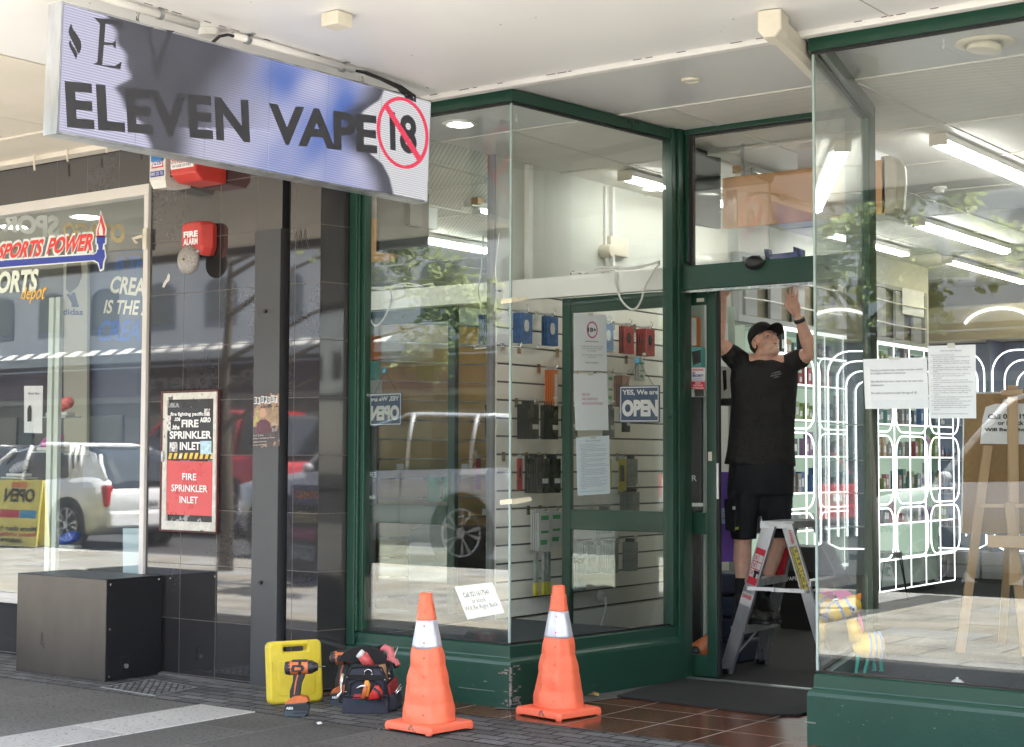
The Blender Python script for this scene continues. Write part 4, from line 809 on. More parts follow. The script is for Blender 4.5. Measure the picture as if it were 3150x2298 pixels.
# ================================================================ DRILLS (shape drawn in the plane facing the street, real thickness)
ORA = mat('orange_tool_plastic', (.60,.16,.05), .42, var=.15, vs=20); DGR = mat('dark_tool_rubber', (.022,.022,.025), .5, var=.2, vs=30); BAT = mat('battery_grey', (.05,.07,.09), .45)
Rv = Vector((cy, sy, 0)); Fv = Vector((-sy, cy, 0)); Uv = Vector((0,0,1))
def flatshape(mb, base, pts, d0, d1, X=Rv, Yv=Uv, D=Fv, inset=0.0):
    a = [base+X*x+Yv*y for x, y in pts]; c = sum(a, Vector())/len(a)
    if inset: mb.rings([[c+(p-c)*(1-inset)+D*d0 for p in a], [p+D*(d0+.006) for p in a], [p+D*(d1-.006) for p in a], [c+(p-c)*(1-inset)+D*d1 for p in a]])
    else: mb.rings([[p+D*d0 for p in a], [p+D*d1 for p in a]])
    return mb
def drill(base, label, X=Rv, D=Fv, s=1.0):
    t = thing('cordless_drill', label, 'drill', base, 'orange and black cordless drills'); P = lambda x, y, d=0: base+(X*x+Uv*y+D*d)*s; S = lambda pts: [(x*s,y*s) for x, y in pts]
    O('battery', flatshape(MB(), base, S([(-.068,.004),(.045,.004),(.062,.03),(.066,.062),(.05,.082),(-.064,.072),(-.07,.05)]), -.036*s, .036*s, X=X, D=D, inset=.04), BAT, t)
    O('battery_band', flatshape(MB(), base, S([(-.071,.034),(.060,.034),(.066,.058),(.058,.075),(-.066,.064)]), -.0375*s, .0375*s, X=X, D=D), DGR, t)
    O('foot_cover', flatshape(MB(), base, S([(-.066,.066),(.05,.080),(.064,.088),(.052,.108),(.012,.116),(-.02,.112),(-.062,.082)]), -.036*s, .036*s, X=X, D=D, inset=.05), ORA, t)
    O('handle', flatshape(MB(), base, S([(-.044,.10),(.012,.112),(.020,.18),(.036,.215),(.038,.24),(-.026,.24),(-.028,.19),(-.044,.14)]), -.018*s, .018*s, X=X, D=D, inset=.08), DGR, t)
    O('motor_housing', MB().cap(P(-.038,.264), P(.052,.268), .040*s, .038*s), ORA, t, smooth=True)
    O('rear_cap', MB().cyl(P(-.072,.262), P(-.040,.263), .034*s, .0405*s, 18), DGR, t, smooth=False, bevel=.004)
    O('housing_band', MB().cyl(P(.004,.266), P(.020,.266), .0405*s, .0402*s, 20), DGR, t)
    O('side_panel', flatshape(MB(), base, S([(-.030,.246),(.030,.250),(.040,.268),(.028,.284),(-.026,.284),(-.034,.266)]), -.0425*s, -.034*s, X=X, D=D), DGR, t); O('side_accent', flatshape(MB(), base, S([(-.016,.256),(.016,.258),(.020,.270),(-.014,.274)]), -.0435*s, -.0425*s, X=X, D=D), ORA, t); O('top_cover', flatshape(MB(), base, S([(-.036,.296),(.050,.298),(.052,.309),(-.034,.307)]), -.020*s, .020*s, X=X, D=D), DGR, t)
    O('handle_seam', flatshape(MB(), base, S([(-.022,.12),(-.016,.12),(-.006,.19),(.004,.228),(-.004,.228),(-.014,.19)]), -.0195*s, -.018*s, X=X, D=D), ORA, t)
    O('battery_rib', flatshape(MB(), base, S([(-.020,.018),(.052,.020),(.056,.028),(-.020,.026)]), -.0385*s, -.037*s, X=X, D=D), DGR, t)
    O('trigger', flatshape(MB(), base, S([(.016,.205),(.040,.222),(.034,.232),(.016,.232)]), -.008*s, .008*s, X=X, D=D), ORA, t)
    O('torque_collar', MB().cyl(P(.056,.268), P(.080,.269), .038*s, .036*s, 20), DGR, t)
    O('chuck', MB().cyl(P(.080,.269), P(.108,.270), .032*s, .020*s, 18), BLACKP, t)
    O('drill_bit', MB().cyl(P(.108,.270), P(.150,.272), .0035*s, .0025*s, 6), CHROME, t)
    mb = MB(); a = P(-.060,.056,-.0385); b = P(-.022,.056,-.0385); text(mb,'AEG',a,b,b-Uv*.014*s,a-Uv*.014*s,bold=.05,off=-.001*0+.0005); O('lettering', mb, WI, t); return t
drill(PZ(916,2203,.0), 'orange and black cordless drill standing before the yellow case')
b2 = PZ(1052,2172,0); drill(Vector((b2.x-.02,b2.y+.03,0)), 'orange and black cordless drill half hidden behind the tool bag', s=1.02)
# ================================================================ TOOL BAG
NAV = mat('navy_canvas', (.035,.038,.055), .85, var=.15, vs=12, bump=.5, bs=180); BLK = mat('black_webbing', (.010,.010,.011), .8, bump=.3, bs=200); REDC = mat('red_canvas', (.40,.035,.04), .8, var=.2, vs=15, bump=.3, bs=150)
bb_ = PZ(1125, 2195, 0); t = thing('tool_bag', 'navy and black open tool bag crammed with hand tools', 'tool bag', bb_); X = Rv; D = Fv
B = lambda x, y, d=0: bb_+X*x+Uv*y+D*d
body = MB(); rg = []
for y_, w_, dd, of in ((.0,.118,.0,.0),(.02,.126,-.012,0),(.09,.122,-.010,0),(.10,.115,.0,0),(.17,.112,.004,0),(.215,.108,.008,0),(.255,.085,.03,.0)):
    rg.append([B(-w_,y_,dd+.02),B(-w_+.02,y_,dd),B(w_-.02,y_,dd),B(w_,y_,dd+.02),B(w_+.02,y_,.30-dd*.5),B(w_-.01,y_,.32-dd),B(-w_+.01,y_,.32-dd),B(-w_,y_,.30)])
body.rings(rg); O('body', body, NAV, t, bevel=.008)
O('lower_pocket', flatshape(MB(), bb_, [(-.132,.004),(.128,.0),(.122,.098),(.05,.092),(-.05,.094),(-.122,.100)], -.034, -.004, inset=.03), NAV, t, bevel=.008)
O('webbing_trim', MB().tube([B(-.122,.100,-.036),B(-.05,.094,-.036),(B(.05,.092,-.036)),B(.122,.098,-.036)], .005, 6).tube([B(-.115,.105,-.004),B(-.108,.205,.0),B(-.085,.252,.02),B(.0,.258,.024),B(.085,.252,.02),B(.108,.205,.0),B(.118,.10,-.004)], .006, 6).tube([B(-.09,.10,-.006),B(-.085,.16,-.006),B(-.05,.185,-.005),(B(.04,.183,-.005)),B(.078,.155,-.006),B(.085,.10,-.006)], .005, 6), BLK, t)
O('top_band', flatshape(MB(), bb_, [(-.108,.186),(.108,.186),(.107,.214),(-.107,.214)], -.004, .012), BLK, t)
O('side_pocket', MB().add([B(.125,.01,.03),B(.15,.01,.28),B(.145,.10,.28),B(.122,.10,.03),B(.165,.01,.05),B(.185,.01,.26),B(.18,.095,.26),B(.16,.095,.05)], [(0,1,2,3),(4,7,6,5),(0,4,5,1),(1,5,6,2),(3,2,6,7),(0,3,7,4)]), NAV, t, bevel=.01)
O('red_lining', MB().slab([B(.124,.10,.03),B(.148,.10,.28),B(.14,.165,.28),B(.116,.155,.03)], X, .014).slab([B(-.07,.088,-.040),B(.10,.088,-.040),B(.095,.115,-.038),(B(-.06,.112,-.038))], D, .01), REDC, t)
O('d_ring', MB().tube([B(.012+.022*math.cos(a),.222+.022*math.sin(a),.0) for a in [2*math.pi*k/12 for k in range(13)]], .0035, 6), CHROME, t, smooth=True)
O('ring_strap', flatshape(MB(), bb_, [(-.006,.222),(.032,.222),(.030,.25),(-.006,.25)], -.002, .008), BLK, t)
O('lid_flap', MB().rings([[B(-.03+.16*math.sin(a)*.9,.25+.10*math.cos(a)*k2,.16+.03*k) for a in [math.pi*j/10-math.pi/2+.2 for j in range(11)]] for k, k2 in ((0,1),(1,1.05))]), BLK, t)
O('handle_strap', MB().tube([B(-.02,.25,.20),B(.02,.33,.22),B(.08,.345,.23),B(.13,.31,.24),B(.15,.22,.25)], .014, 8), BLK, t, smooth=True)
O('press_stud', MB().ell(B(-.105,.20,-.006),.006,.006,.006,8,5).ell(B(.105,.186,-.006),.006,.006,.006,8,5).ell(B(-.11,.12,-.01),.006,.006,.006,8,5).ell(B(.13,.15,.06),.007,.007,.007,8,5).ell(B(.128,.185,.05),.007,.007,.007,8,5).ell(B(.126,.215,.04),.007,.007,.007,8,5), CHROME, t)
# tools stuck in the bag: things of their own
def tool(name, label, parts):
    o = None
    for nm, mb, m in parts:
        if o is None: o = O(nm if len(parts) == 1 else name, mb, m, label=label, cat='tool', group='tools in the bag', smooth=True)
        else: O(nm, mb, m, o, smooth=True)
    return o
tool('tube_of_sealant', 'red capped tube poking out of the bag beside the mallet handle', [('tube', MB().cyl(B(.02,.24,.10),B(-.03,.315,.08), .030,.030,20), mat('red_cap', (.55,.08,.08), .4)), ('collar', MB().cyl(B(-.03,.31,.081),B(-.048,.325,.078), .026,.026,18), WHITE)])
tool('mallet_handle', 'round wooden tool handle standing in the right pocket', [('handle', MB().cyl(B(.105,.17,.05),B(.086,.265,.04), .019,.020,16), mat('worn_wood', (.30,.15,.07), .5, var=.3, vs=20, stretch=(1,1,.2)))])
tool('work_glove', 'crumpled pink work glove on top of the bag', [('glove', MB().tube([B(.07,.33,.18),B(.09,.345,.17),B(.12,.33,.17),B(.13,.30,.16),B(.12,.27,.15)], [.012,.02,.024,.024,.02], 8).tube([B(.12,.29,.14),B(.16,.27,.13),B(.17,.25,.12)], .016, 8), mat('pink_cloth', (.60,.16,.17), .8, var=.2, vs=30, bump=.4))])
tool('pliers', 'orange handled pliers in the front pocket', [('grip', MB().tube([B(-.01,.09,-.045),B(.0,.13,-.05),B(.005,.165,-.05)], [.014,.016,.012], 8), ORA), ('jaw', MB().tube([B(-.045,.145,-.05),B(-.02,.16,-.055),B(.005,.16,-.055),B(.02,.145,-.05)], .007, 8), CHROME)])
tool('stanley_knife', 'orange bladed knife standing upright in the front pocket', [('body', flatshape(MB(), bb_, [(-.012,.10),(.02,.10),(.03,.17),(.018,.19),(.0,.19),(-.008,.165)], -.058, -.044, inset=.1), mat('amber_plastic', (.75,.30,.03), .4))])
tool('tube_cutter', 'red tube cutter with a black lever in the front pocket', [('frame', flatshape(MB(), bb_, [(.02,.085),(.10,.095),(.098,.13),(.075,.165),(.055,.162),(.03,.12)], -.07, -.050, inset=.08), mat('gloss_red_tool', (.60,.03,.03), .3)), ('lever', MB().tube([B(.05,.15,-.075),B(.075,.135,-.08),B(.09,.11,-.08),B(.09,.085,-.075)], .007, 8), BLACKP)])
tool('spanner', 'steel spanner hooked over the left side of the bag', [('shaft', MB().tube([B(-.128,.22,.0),B(-.136,.17,-.01),B(-.132,.12,-.01),B(-.15,.10,-.01),B(-.148,.06,-.01)], [.012,.008,.007,.012,.007], 8), CHROME)])
tool('screwdriver', 'long black shafted screwdriver leaning at the back of the bag', [('shaft', MB().cyl(B(.12,.23,.14),B(.165,.35,.16), .005,.005,8), CHROME), ('grip', MB().cyl(B(.10,.18,.13),B(.12,.235,.14), .013,.013,10), BLACKP)])
tool('multitool_steel', 'steel cutters spilling from the right side pocket', [('steel', MB().cyl(B(.165,.10,.06),B(.195,.135,.10), .005,.004,8).cyl(B(.155,.10,.08),B(.185,.145,.12), .005,.004,8), CHROME)])
# ================================================================ PAPERS AND NOTICES ON THE GLASS
nB = Vector((dB.y, -dB.x, 0)); pA = Vector((A_[0], A_[1], 0))-nB*.012; yIn = FY+.012
def gq(pts): return [PP(a, b, pA, nB) for a, b in pts]
def notice(name, label, q, cat='notice', m=None, th=.0012): 
    n_ = (q[1]-q[0]).cross(q[0]-q[3]).normalized(); return O(name, MB().slab(q, n_*-1, th), m or PAPER, label=label, cat=cat)
def writing(o, items, m=INK):
    mb = MB()
    for s, q, b, al in items: text(mb, s, *q, bold=b, off=.0012, align=al)
    return O('lettering', mb, m, o)
q1 = gq([(1766,963),(1865,968),(1867,1142),(1766,1140)])
o = notice('age_notice', 'white 18+ restricted entry notice, topmost sheet on the return glass', q1)
writing(o, [('18+', sub(q1,.42,.68,.24,.32), .04,'CENTER'), ('RESTRICTED ENTRY', sub(q1,.34,.74,.475,.495), .03,'CENTER'), ('NO ID NO ENTRY', sub(q1,.33,.74,.845,.868), .015,'CENTER')])
writing(o, [('NO PERSONS UNDER 18 ARE ALLOWED\nIN THE STORE, EVEN WITH A PARENT\nOR GUARDIAN', sub(q1,.2,.88,.56,.66), 0,'CENTER'), ('IF YOU LOOK UNDER 25 YOU WILL BE\nASKED FOR ID', sub(q1,.22,.86,.71,.77), 0,'CENTER')], GREYINK)
c1 = sub(q1,.55,.55,.28,.28)[0]; ux = (q1[1]-q1[0]).normalized(); mb = MB(); nn_ = (q1[1]-q1[0]).cross(q1[0]-q1[3]).normalized()
for k in range(32):
    a0, a1 = 2*math.pi*k/32, 2*math.pi*(k+1)/32; P = lambda a, r: c1+ux*math.cos(a)*r*1.0+Uv*math.sin(a)*r+nn_*.0012
    mb.poly([P(a0,.052),P(a1,.052),P(a1,.042),P(a0,.042)])
O('red_ring', mb, PINKINK, o)
q2 = gq([(1764,1149),(1868,1149),(1872,1324),(1771,1324)]); o = notice('id_notice', 'white sheet saying NO ID NO SERVICE NO EXCEPTIONS in pink', q2)
writing(o, [('NO ID', sub(q2,.22,.45,.345,.39), .01,'LEFT'), ('NO SERVICE', sub(q2,.22,.68,.425,.47), .01,'LEFT'), ('NO EXCEPTIONS', sub(q2,.22,.84,.505,.55), .01,'LEFT')], PINKINK)
quit_ = "Here are some ways to help you quit.\n1.  Set a Quit Date: Choose a specific date to stop vaping. This\n     gives you time to prepare mentally.\n2.  Identify Triggers: Recognise what situations or feelings lead\n     you to vape. This awareness can help you avoid or manage\n     those triggers.\n3.  Find Alternatives: Look for healthier habits to replace vaping,\n     like chewing gum, drinking water, or engaging in physical\n     activities.\n4.  Seek Support: Talk to friends, family, or join a support group.\n     Sharing your goals can provide encouragement and\n     accountability.\n5.  Consider Nicotine Replacement: If you're using nicotine,\n     consider options like patches or gum to help reduce withdrawal\n     symptoms.\n6.  Stay Busy: Keep your hands and mind occupied. Hobbies,\n     exercise, or learning something new can help distract you.\n7.  Practice Stress-Relief Techniques: Stress can trigger the urge\n     to vape. Try mindfulness, meditation, or deep breathing\n     exercises.\n8.  Celebrate Milestones: Acknowledge your progress, whether it's\n     a day, a week, or a month without vaping.\n9.  Stay Patient: It's normal to have setbacks. If you slip up, don't\n     be too hard on yourself. Just get back on track.\n10. Consider Professional Help: If you're finding it particularly\n     difficult, a healthcare provider can offer guidance and\n     resources.\n\nQuitting is a journey, so be kind to yourself along the way!"
q3 = gq([(1772,1346),(1874,1340),(1877,1518),(1777,1525)]); o = notice('quit_vaping_notice', 'white How to quit Vaping sheet, lowest of the three on the return glass', q3, m=mat('bluish_paper', (.70,.78,.84), .8))
writing(o, [('How to quit Vaping ?', sub(q3,.28,.74,.055,.09), 0,'CENTER'), (quit_, sub(q3,.08,.96,.12,.95), 0,'LEFT')], GREYINK)
gR = lambda pts: [PY(a,b,yIn) for a,b in pts]
q4 = gR([(2655,1105),(2851,1099),(2857,1257),(2662,1258)]); o = notice('nicotine_warning', 'wide white nicotine warning sheet taped inside the right window', q4)
writing(o, [('Vaping products may contain nicotine which\nis a highly addictive substance.', sub(q4,.11,.93,.21,.32), .005,'LEFT'), ('He nikotini kei roto i tenei mea, he matu tino\nwhakawara.', sub(q4,.11,.93,.43,.55), .005,'LEFT'), ('No sales to persons under the age of 18.', sub(q4,.11,.83,.66,.72), .005,'LEFT')], GREYINK)
q5 = gR([(2854,1064),(3001,1060),(3003,1287),(2859,1287)]); o = notice('quit_vaping_notice', 'tall white How to quit Vaping sheet inside the right window', q5)
writing(o, [('How to quit Vaping ?', sub(q5,.27,.72,.06,.09), 0,'CENTER'), (quit_, sub(q5,.06,.94,.12,.95), 0,'LEFT')], GREYINK)
q6 = [PY(a,b,FY+.06) for a,b in ((1398,1805),(1514,1791),(1552,1885),(1438,1906))]; o = notice('call_notice', 'tilted pale note reading Call 0211617541 or knock low in the left window', q6, m=mat('laminated_paper', (.70,.76,.82), .5))
writing(o, [('Call 0211617541', sub(q6,.14,.82,.20,.36), .025,'CENTER'), ('or knock', sub(q6,.30,.68,.42,.56), .015,'CENTER'), ('Will Be Right Back', sub(q6,.05,.93,.62,.80), .005,'CENTER')], INK)
for q_, o_ in ((q1,'age_notice'),(q2,'id_notice'),(q3,'quit_vaping_notice'),(q4,'nicotine_warning'),(q5,'quit_vaping_notice.001')):
    po = bpy.data.objects[o_]; tp = MB()
    for u0 in (.42,):
        tp.poly(lift(sub(q_,u0,u0+.16,-.03,.035),.002))
    O('clear_tape', tp, mat('clear_tape', (.62,.62,.56), .25), po)
# open sign hanging on a suction cup in the sliding door
q7 = [PY(a,b,DY+.10) for a,b in ((1905,1187),(2030,1185),(2030,1300),(1905,1300))]
t = thing('open_sign', 'blue hanging sign reading YES, We are OPEN', 'sign', (q7[3].x, q7[3].y, q7[3].z))
NAVY = mat('navy_sign', (.035,.075,.17), .35, var=.05); O('board', MB().slab(q7, (0,1,0), .004), NAVY, t, bevel=.001)
mb = MB(); text(mb,'YES, We are',*sub(q7,.08,.97,.11,.27),bold=.03); text(mb,'OPEN',*sub(q7,.07,.96,.38,.84),bold=.06); O('lettering', mb, WI, t)
def border(q, m, w_=.02, h_=.03):
    mb = MB()
    for u0,u1,t0,t1 in ((.03,.97,.03,.03+h_),(.03,.97,.97-h_,.97),(.03,.03+w_,.03,.97),(.97-w_,.97,.03,.97)): mb.poly(lift(sub(q,u0,u1,t0,t1),.0015))
    O('border', mb, m, t)
border(q7, WI)
sc_ = PY(1964,1110,DY+.09); O('suction_cup', MB().lathe([(0.003,0),(.02,.003),(.026,.014),(.012,.02)], sc_, 16, A=(0,-1,0)), mat('blue_suction_cup', (.10,.35,.55), .2), t, smooth=True)
O('string', MB().tube([q7[0]+Vector((.05,0,0)), sc_, q7[1]-Vector((.05,0,0))], .0015, 5), INK, t)
# backside lettering of the sign is seen in the mirror
mb = MB(); qb = [q7[1]+Vector((0,.005,0)), q7[0]+Vector((0,.005,0)), q7[3]+Vector((0,.005,0)), q7[2]+Vector((0,.005,0))]
# door stickers
qs = [PY(a,b,DY+.118) for a,b in ((2127,1131),(2169,1131),(2169,1199),(2128,1198))]; t = thing('security_sticker', 'white and red security warning sticker on the sliding door glass', 'sticker', qs[3])
O('sheet', MB().slab(qs,(0,1,0),.001), PAPER, t); O('red_band', MB().poly(lift(sub(qs,.0,1,.63,1),.001)), mat('sticker_red', (.62,.03,.06), .5), t)
mb = MB(); text(mb,'24 hour\nELECTRONIC\nSURVEILLANCE',*lift(sub(qs,.08,.92,.66,.96),.002),bold=.03,align='CENTER'); O('lettering', mb, WI, t)
mb = MB(); text(mb,'WARNING',*lift(sub(qs,.1,.9,.04,.15),.002),bold=.03); text(mb,'JB',*lift(sub(qs,.1,.3,.19,.30),.002),bold=.03); O('lettering', mb, REDI, t)
mb = MB(); text(mb,'SECURITY',*lift(sub(qs,.1,.92,.31,.42),.002),bold=.05); text(mb,'PHONE\n03 454-5602',*lift(sub(qs,.15,.9,.46,.60),.002),align='CENTER'); O('lettering', mb, BLUE, t)
# masking tape at the glass corner
TAPE = mat('masking_tape', (.80,.74,.55), .7, var=.10, vs=30, bump=.2)
def tape(label, pl_, pr_):
    t = thing('masking_tape', label, 'tape', PY(1573, pl_[0][1], FY-.012), 'tape across the glass corner')
    O('strip', MB().slab([PY(a,b,FY-.010) for a,b in pl_], (0,1,0), .001), TAPE, t); O('strip', MB().slab([PP(a,b,pA+nB*.022,nB) for a,b in pr_], nB*-1, .001), TAPE, t)
tape('crooked masking tape over the glass corner under the pale beam', ((1542,922),(1574,916),(1574,931),(1540,935)), ((1574,916),(1620,912),(1622,922),(1574,930)))
tape('masking tape over the glass corner above the left cone', ((1537,1539),(1574,1534),(1574,1550),(1538,1553)), ((1574,1535),(1632,1528),(1637,1540),(1590,1550),(1574,1551)))
# ================================================================ NEIGHBOUR WINDOW LETTERING
yS = PYF+.028; sqf = lambda *p: [PY(a,b,yS) for a,b in p]
t = thing('window_lettering', 'red and blue SPORTS POWER transfer with a torch on the sports shop window', 'sign', PY(150,780,yS))
WO = mat('transfer_outline', (.74,.78,.74), .5); RO = mat('transfer_red', (.72,.045,.035), .45); BO = mat('transfer_blue', (.020,.045,.33), .45)
mb = MB(); text(mb,'SPORTS',*sqf((0,744),(145,726),(128,794),(-18,806)),bold=.085); text(mb,'POWER',*sqf((152,724),(303,709),(289,778),(137,790)),bold=.085); O('outline', mb, WO, t)
mb = MB(); text(mb,'SPORTS',*lift(sqf((5,751),(139,734),(124,789),(-12,798)),.0015),bold=.04); text(mb,'POWER',*lift(sqf((158,731),(297,716),(284,771),(143,783)),.0015),bold=.04); O('lettering', mb, RO, t)
O('blue_bar_edge', MB().poly(lift(sqf((-60,802),(285,778),(296,802),(286,804),(-60,832)),.0005)), WO, t); O('blue_bar', MB().poly(lift(sqf((-60,806),(285,783),(296,800),(-60,827)),.002)), BO, t)
O('torch_hand', MB().poly(lift(sqf((284,786),(298,778),(300,768),(322,768),(324,790),(318,806),(316,826),(309,830),(304,808),(290,800)),.0025)).poly(lift(sqf((298,730),(324,728),(324,748),(318,750),(316,768),(304,768),(302,750),(298,750)),.0025)), BO, t)
O('torch_outline', MB().poly(lift(sqf((294,726),(328,724),(328,750),(322,754),(328,790),(322,808),(320,830),(308,836),(300,810),(286,804),(280,786),(296,774),(298,752),(294,752)),.001)), WO, t)
O('flame', MB().poly(lift(sqf((311,654),(318,680),(325,705),(322,726),(300,727),(300,708),(306,690)),.0025)), RO, t); O('flame_core', MB().poly(lift(sqf((311,684),(317,706),(318,724),(306,724),(305,708)),.0035)), WO, t)
O('flame_outline', MB().poly(lift(sqf((310,646),(320,676),(329,704),(327,729),(296,730),(296,706),(303,688)),.001)), WO, t)
t = thing('window_lettering', 'cream and orange SPORTS depot transfer below the blue bar', 'sign', PY(80,870,yS))
mb = MB(); text(mb,'ORTS',*sqf((-2,835),(122,826),(112,897),(-12,904)),bold=.04); O('lettering', mb, mat('transfer_cream', (.68,.73,.62), .5), t)
mb = MB(); text(mb,'depot',*sqf((70,886),(150,868),(130,938),(62,932)),bold=.01); O('lettering', mb, mat('transfer_orange', (.78,.45,.05), .5), t)
# ================================================================ SHOP INTERIOR
def emis(name, c, s): return mat(name, (.8,.8,.8), .5, emit=c, es=s)
TUBE = emis('lit_tube', (1,.99,.93), 2.7); TUBE4 = emis('bright_lit_tube', (1,.99,.93), 2.4); WTUBE = emis('warm_lit_tube', (1,.88,.55), 1.7); LED = emis('white_led_strip', (.93,1,.95), .27); LEDH = emis('bright_led_neon', (.93,.98,1), .36)
FIT = mat('light_fitting_white', (.66,.66,.64), .45)
def tube_light(x, ya, yb, z, label, warm=False, w_=.055, bare=True):
    t = thing('fluorescent_light', label, 'ceiling light', (x, ya, z), 'fluorescent ceiling lights')
    O('housing', MB().box(x-w_, x+w_, ya, yb, CZ-.055, CZ-.012), FIT, t, bevel=.006)
    O('end_cap', MB().box(x-w_-.004, x+w_+.004, ya-.03, ya+.002, CZ-.09, CZ-.012), CREAMP, t, bevel=.004)
    O('end_cap', MB().box(x-w_-.004, x+w_+.004, yb-.002, yb+.03, CZ-.09, CZ-.012), CREAMP, t, bevel=.004)
    if bare:
        for sx_ in (-.028,.028): O('lamp_tube', MB().cyl((x+sx_,ya,CZ-.072),(x+sx_,yb,CZ-.072),.014,n=8), WTUBE if warm else (TUBE4 if x < -6.2 else TUBE), t)
    else: O('diffuser', MB().rings([[Vector((x+a,yy,CZ-.056+b)) for a,b in ((-.05,0),(.05,0),(.045,-.03),(.025,-.045),(-.025,-.045),(-.045,-.03))] for yy in (ya+.002,yb-.002)]), TUBE, t)
tube_light(-3.84, 9.93, 12.5, CZ, 'long glowing batten light nearest the right window', bare=False)
tube_light(-5.33, 13.3, 15.5, CZ, 'glowing batten light further in beyond the nearest one', bare=False)
tube_light(-6.11, 16.0, 18.4, CZ, 'warm twin tube light above the back cabinets', warm=True)
tube_light(-6.22, 9.86, 12.0, CZ, 'twin tube light above the slatted wall, seen over the pale beam')
tube_light(-6.26, 13.45, 15.2, CZ, 'twin tube light above the wall shutters')
for i, (x, y) in enumerate(((-4.75,13.0),(-4.6,11.9),(-5.2,16.3),(-4.3,16.9))):
    t = thing('smoke_detector', 'small white ceiling detector '+('between the batten lights','nearest the doorway','before the warm tube light','furthest back')[i], 'detector', (x,y,CZ-.05), 'ceiling detectors')
    O('base', MB().cyl((x,y,CZ-.03),(x,y,CZ-.008),.055,n=18), WHITE, t); O('sensor', MB().cyl((x,y,CZ-.055),(x,y,CZ-.03),.03,.04,n=14), WHITE, t)
# slatted display wall with hooks and blister packs
SLATC = mat('slat_board', (.84,.82,.74), .55, var=.04, vs=2)
ys0, ys1 = 8.85, 11.75; zt = 2.66; m_ = MB(); g2 = MB(); SP = .128
k = 0; z = .30
while z < zt:
    m_.box(-6.70,-6.655,ys0,ys1,z+.005,min(z+SP-.009,zt)); z += SP
m_.box(-6.70,-6.675,ys0,ys1,.29,zt)
t = thing('slatted_wall', 'grey slatted display wall hung with phone accessories', 'display wall', (-6.7, 10.2, .3)); O('slats', m_, SLATC, t)
O('slat_backing', MB().box(-6.6749,-6.6745,ys0,ys1,.29,zt), mat('slat_groove', (.10,.095,.09), .8), t)  # dark sheet behind the slats shows in the grooves
O('skirting', MB().box(-6.70,-6.65,ys0,ys1,.0,.285), SLATC, t)
WX = -6.655
def slot(z): return .30+SP*round((z-.30)/SP)
PACKS = {'blue': mat('blue_pack', (.035,.12,.34), .35, var=.5, vs=25), 'red': mat('red_pack', (.40,.03,.035), .35, var=.5, vs=25), 'orange': mat('orange_pack', (.75,.21,.05), .4), 'black': mat('black_pack', (.03,.027,.025), .25, var=.4, vs=12), 'clear': mat('clear_pack', (.30,.34,.33), .15, var=.3, vs=18), 'white': mat('white_pack', (.62,.63,.62), .4, var=.1, vs=20), 'green': mat('green_pack', (.06,.34,.12), .4), 'yellow': mat('yellow_pack', (.60,.52,.05), .4), 'rose': mat('rose_pack', (.45,.24,.20), .35, var=.3, vs=20)}
HROW = []
def hookpacks(px, py, colr, n, w_, h_, what, xoff=.15, lab='white'):
    """a hook in the slatted wall at the pixel, carrying n packs; each pack a thing"""
    p = PX(px, py, WX+xoff); z = slot(p.z)+.0; y = p.y
    row = ('top','second','third','fourth','fifth','lowest')[min(5, 0 if py < 1000 else 1 if py < 1150 else 2 if py < 1300 else 3 if py < 1480 else 4 if py < 1600 else 5)]; HROW.append(row); on_ = ('first','second','third','fourth','fifth','sixth','seventh')[HROW.count(row)-1]; what = what.split(' in the ')[0].split(' on the ')[0]
    hk = thing('display_hook', 'chrome hook, '+on_+' of the '+row+' row, carrying '+what, 'hook', (WX, y, z), 'chrome hooks on the slatted wall')
    O('arm', MB().tube([(WX,y,z-.01),(WX+.02,y,z-.01),(WX+.165,y,z-.015),(WX+.175,y,z+.012)], .004, 6), CHROME, hk); O('back_plate', MB().box(WX,WX+.006,y-.02,y+.02,z-.05,z+.015), CHROME, hk)
    if n: O('rail', MB().box(WX+.168,WX+.172,y-.022,y+.022,z+.012,z+.03), WHITE, hk)
    w_, h_ = w_*1.2, h_*1.12
    for k in range(n):
        x = WX+xoff-.020*k; pk = thing('blister_pack', what.replace('packs','pack').replace('cases','case')+', '+('front','second','third','fourth','fifth','rearmost')[k]+' on the '+on_+' hook of the '+row+' row', 'pack', (x, y, z-.02-h_), what)
        O('card', MB().box(x-.008, x, y-w_/2, y+w_/2, z-.03-h_, z-.03), PACKS[colr], pk, bevel=.002); O('hang_tab', MB().box(x-.006, x-.003, y-.02, y+.02, z-.03, z-.004), PACKS['black'] if colr in ('black','clear') else PACKS[lab], pk)
        if k == 0:
            if colr in ('blue','red'): O('print', MB().ell((x+.001,y,z-.03-h_*.42), .002, w_*.22, h_*.22, 10, 6), PACKS['white'] if colr == 'blue' else PACKS['black'], pk)
            if colr == 'orange': O('print', MB().box(x+.0002,x+.001,y-w_*.1,y+w_*.4,z-.03-h_*.9,z-.03-h_*.1), PACKS['white'], pk)
            if colr == 'black': O('print', MB().box(x+.0002,x+.001,y-w_*.05,y+w_*.45,z-.03-h_*.72,z-.03-h_*.58), PACKS['white'], pk)
            if colr == 'white': O('print', MB().box(x+.0002,x+.001,y-w_*.3,y+w_*.3,z-.03-h_*.2,z-.03-h_*.08).box(x+.0002,x+.001,y-w_*.35,y+w_*.2,z-.03-h_*.85,z-.03-h_*.72).box(x+.0002,x+.001,y-w_*.3,y+w_*.3,z-.03-h_*.55,z-.03-h_*.48), PACKS['green'], pk)
            if colr == 'yellow': O('print', MB().box(x+.0002,x+.001,y-w_*.4,y+w_*.2,z-.03-h_*.7,z-.03-h_*.2), PACKS['black'], pk)
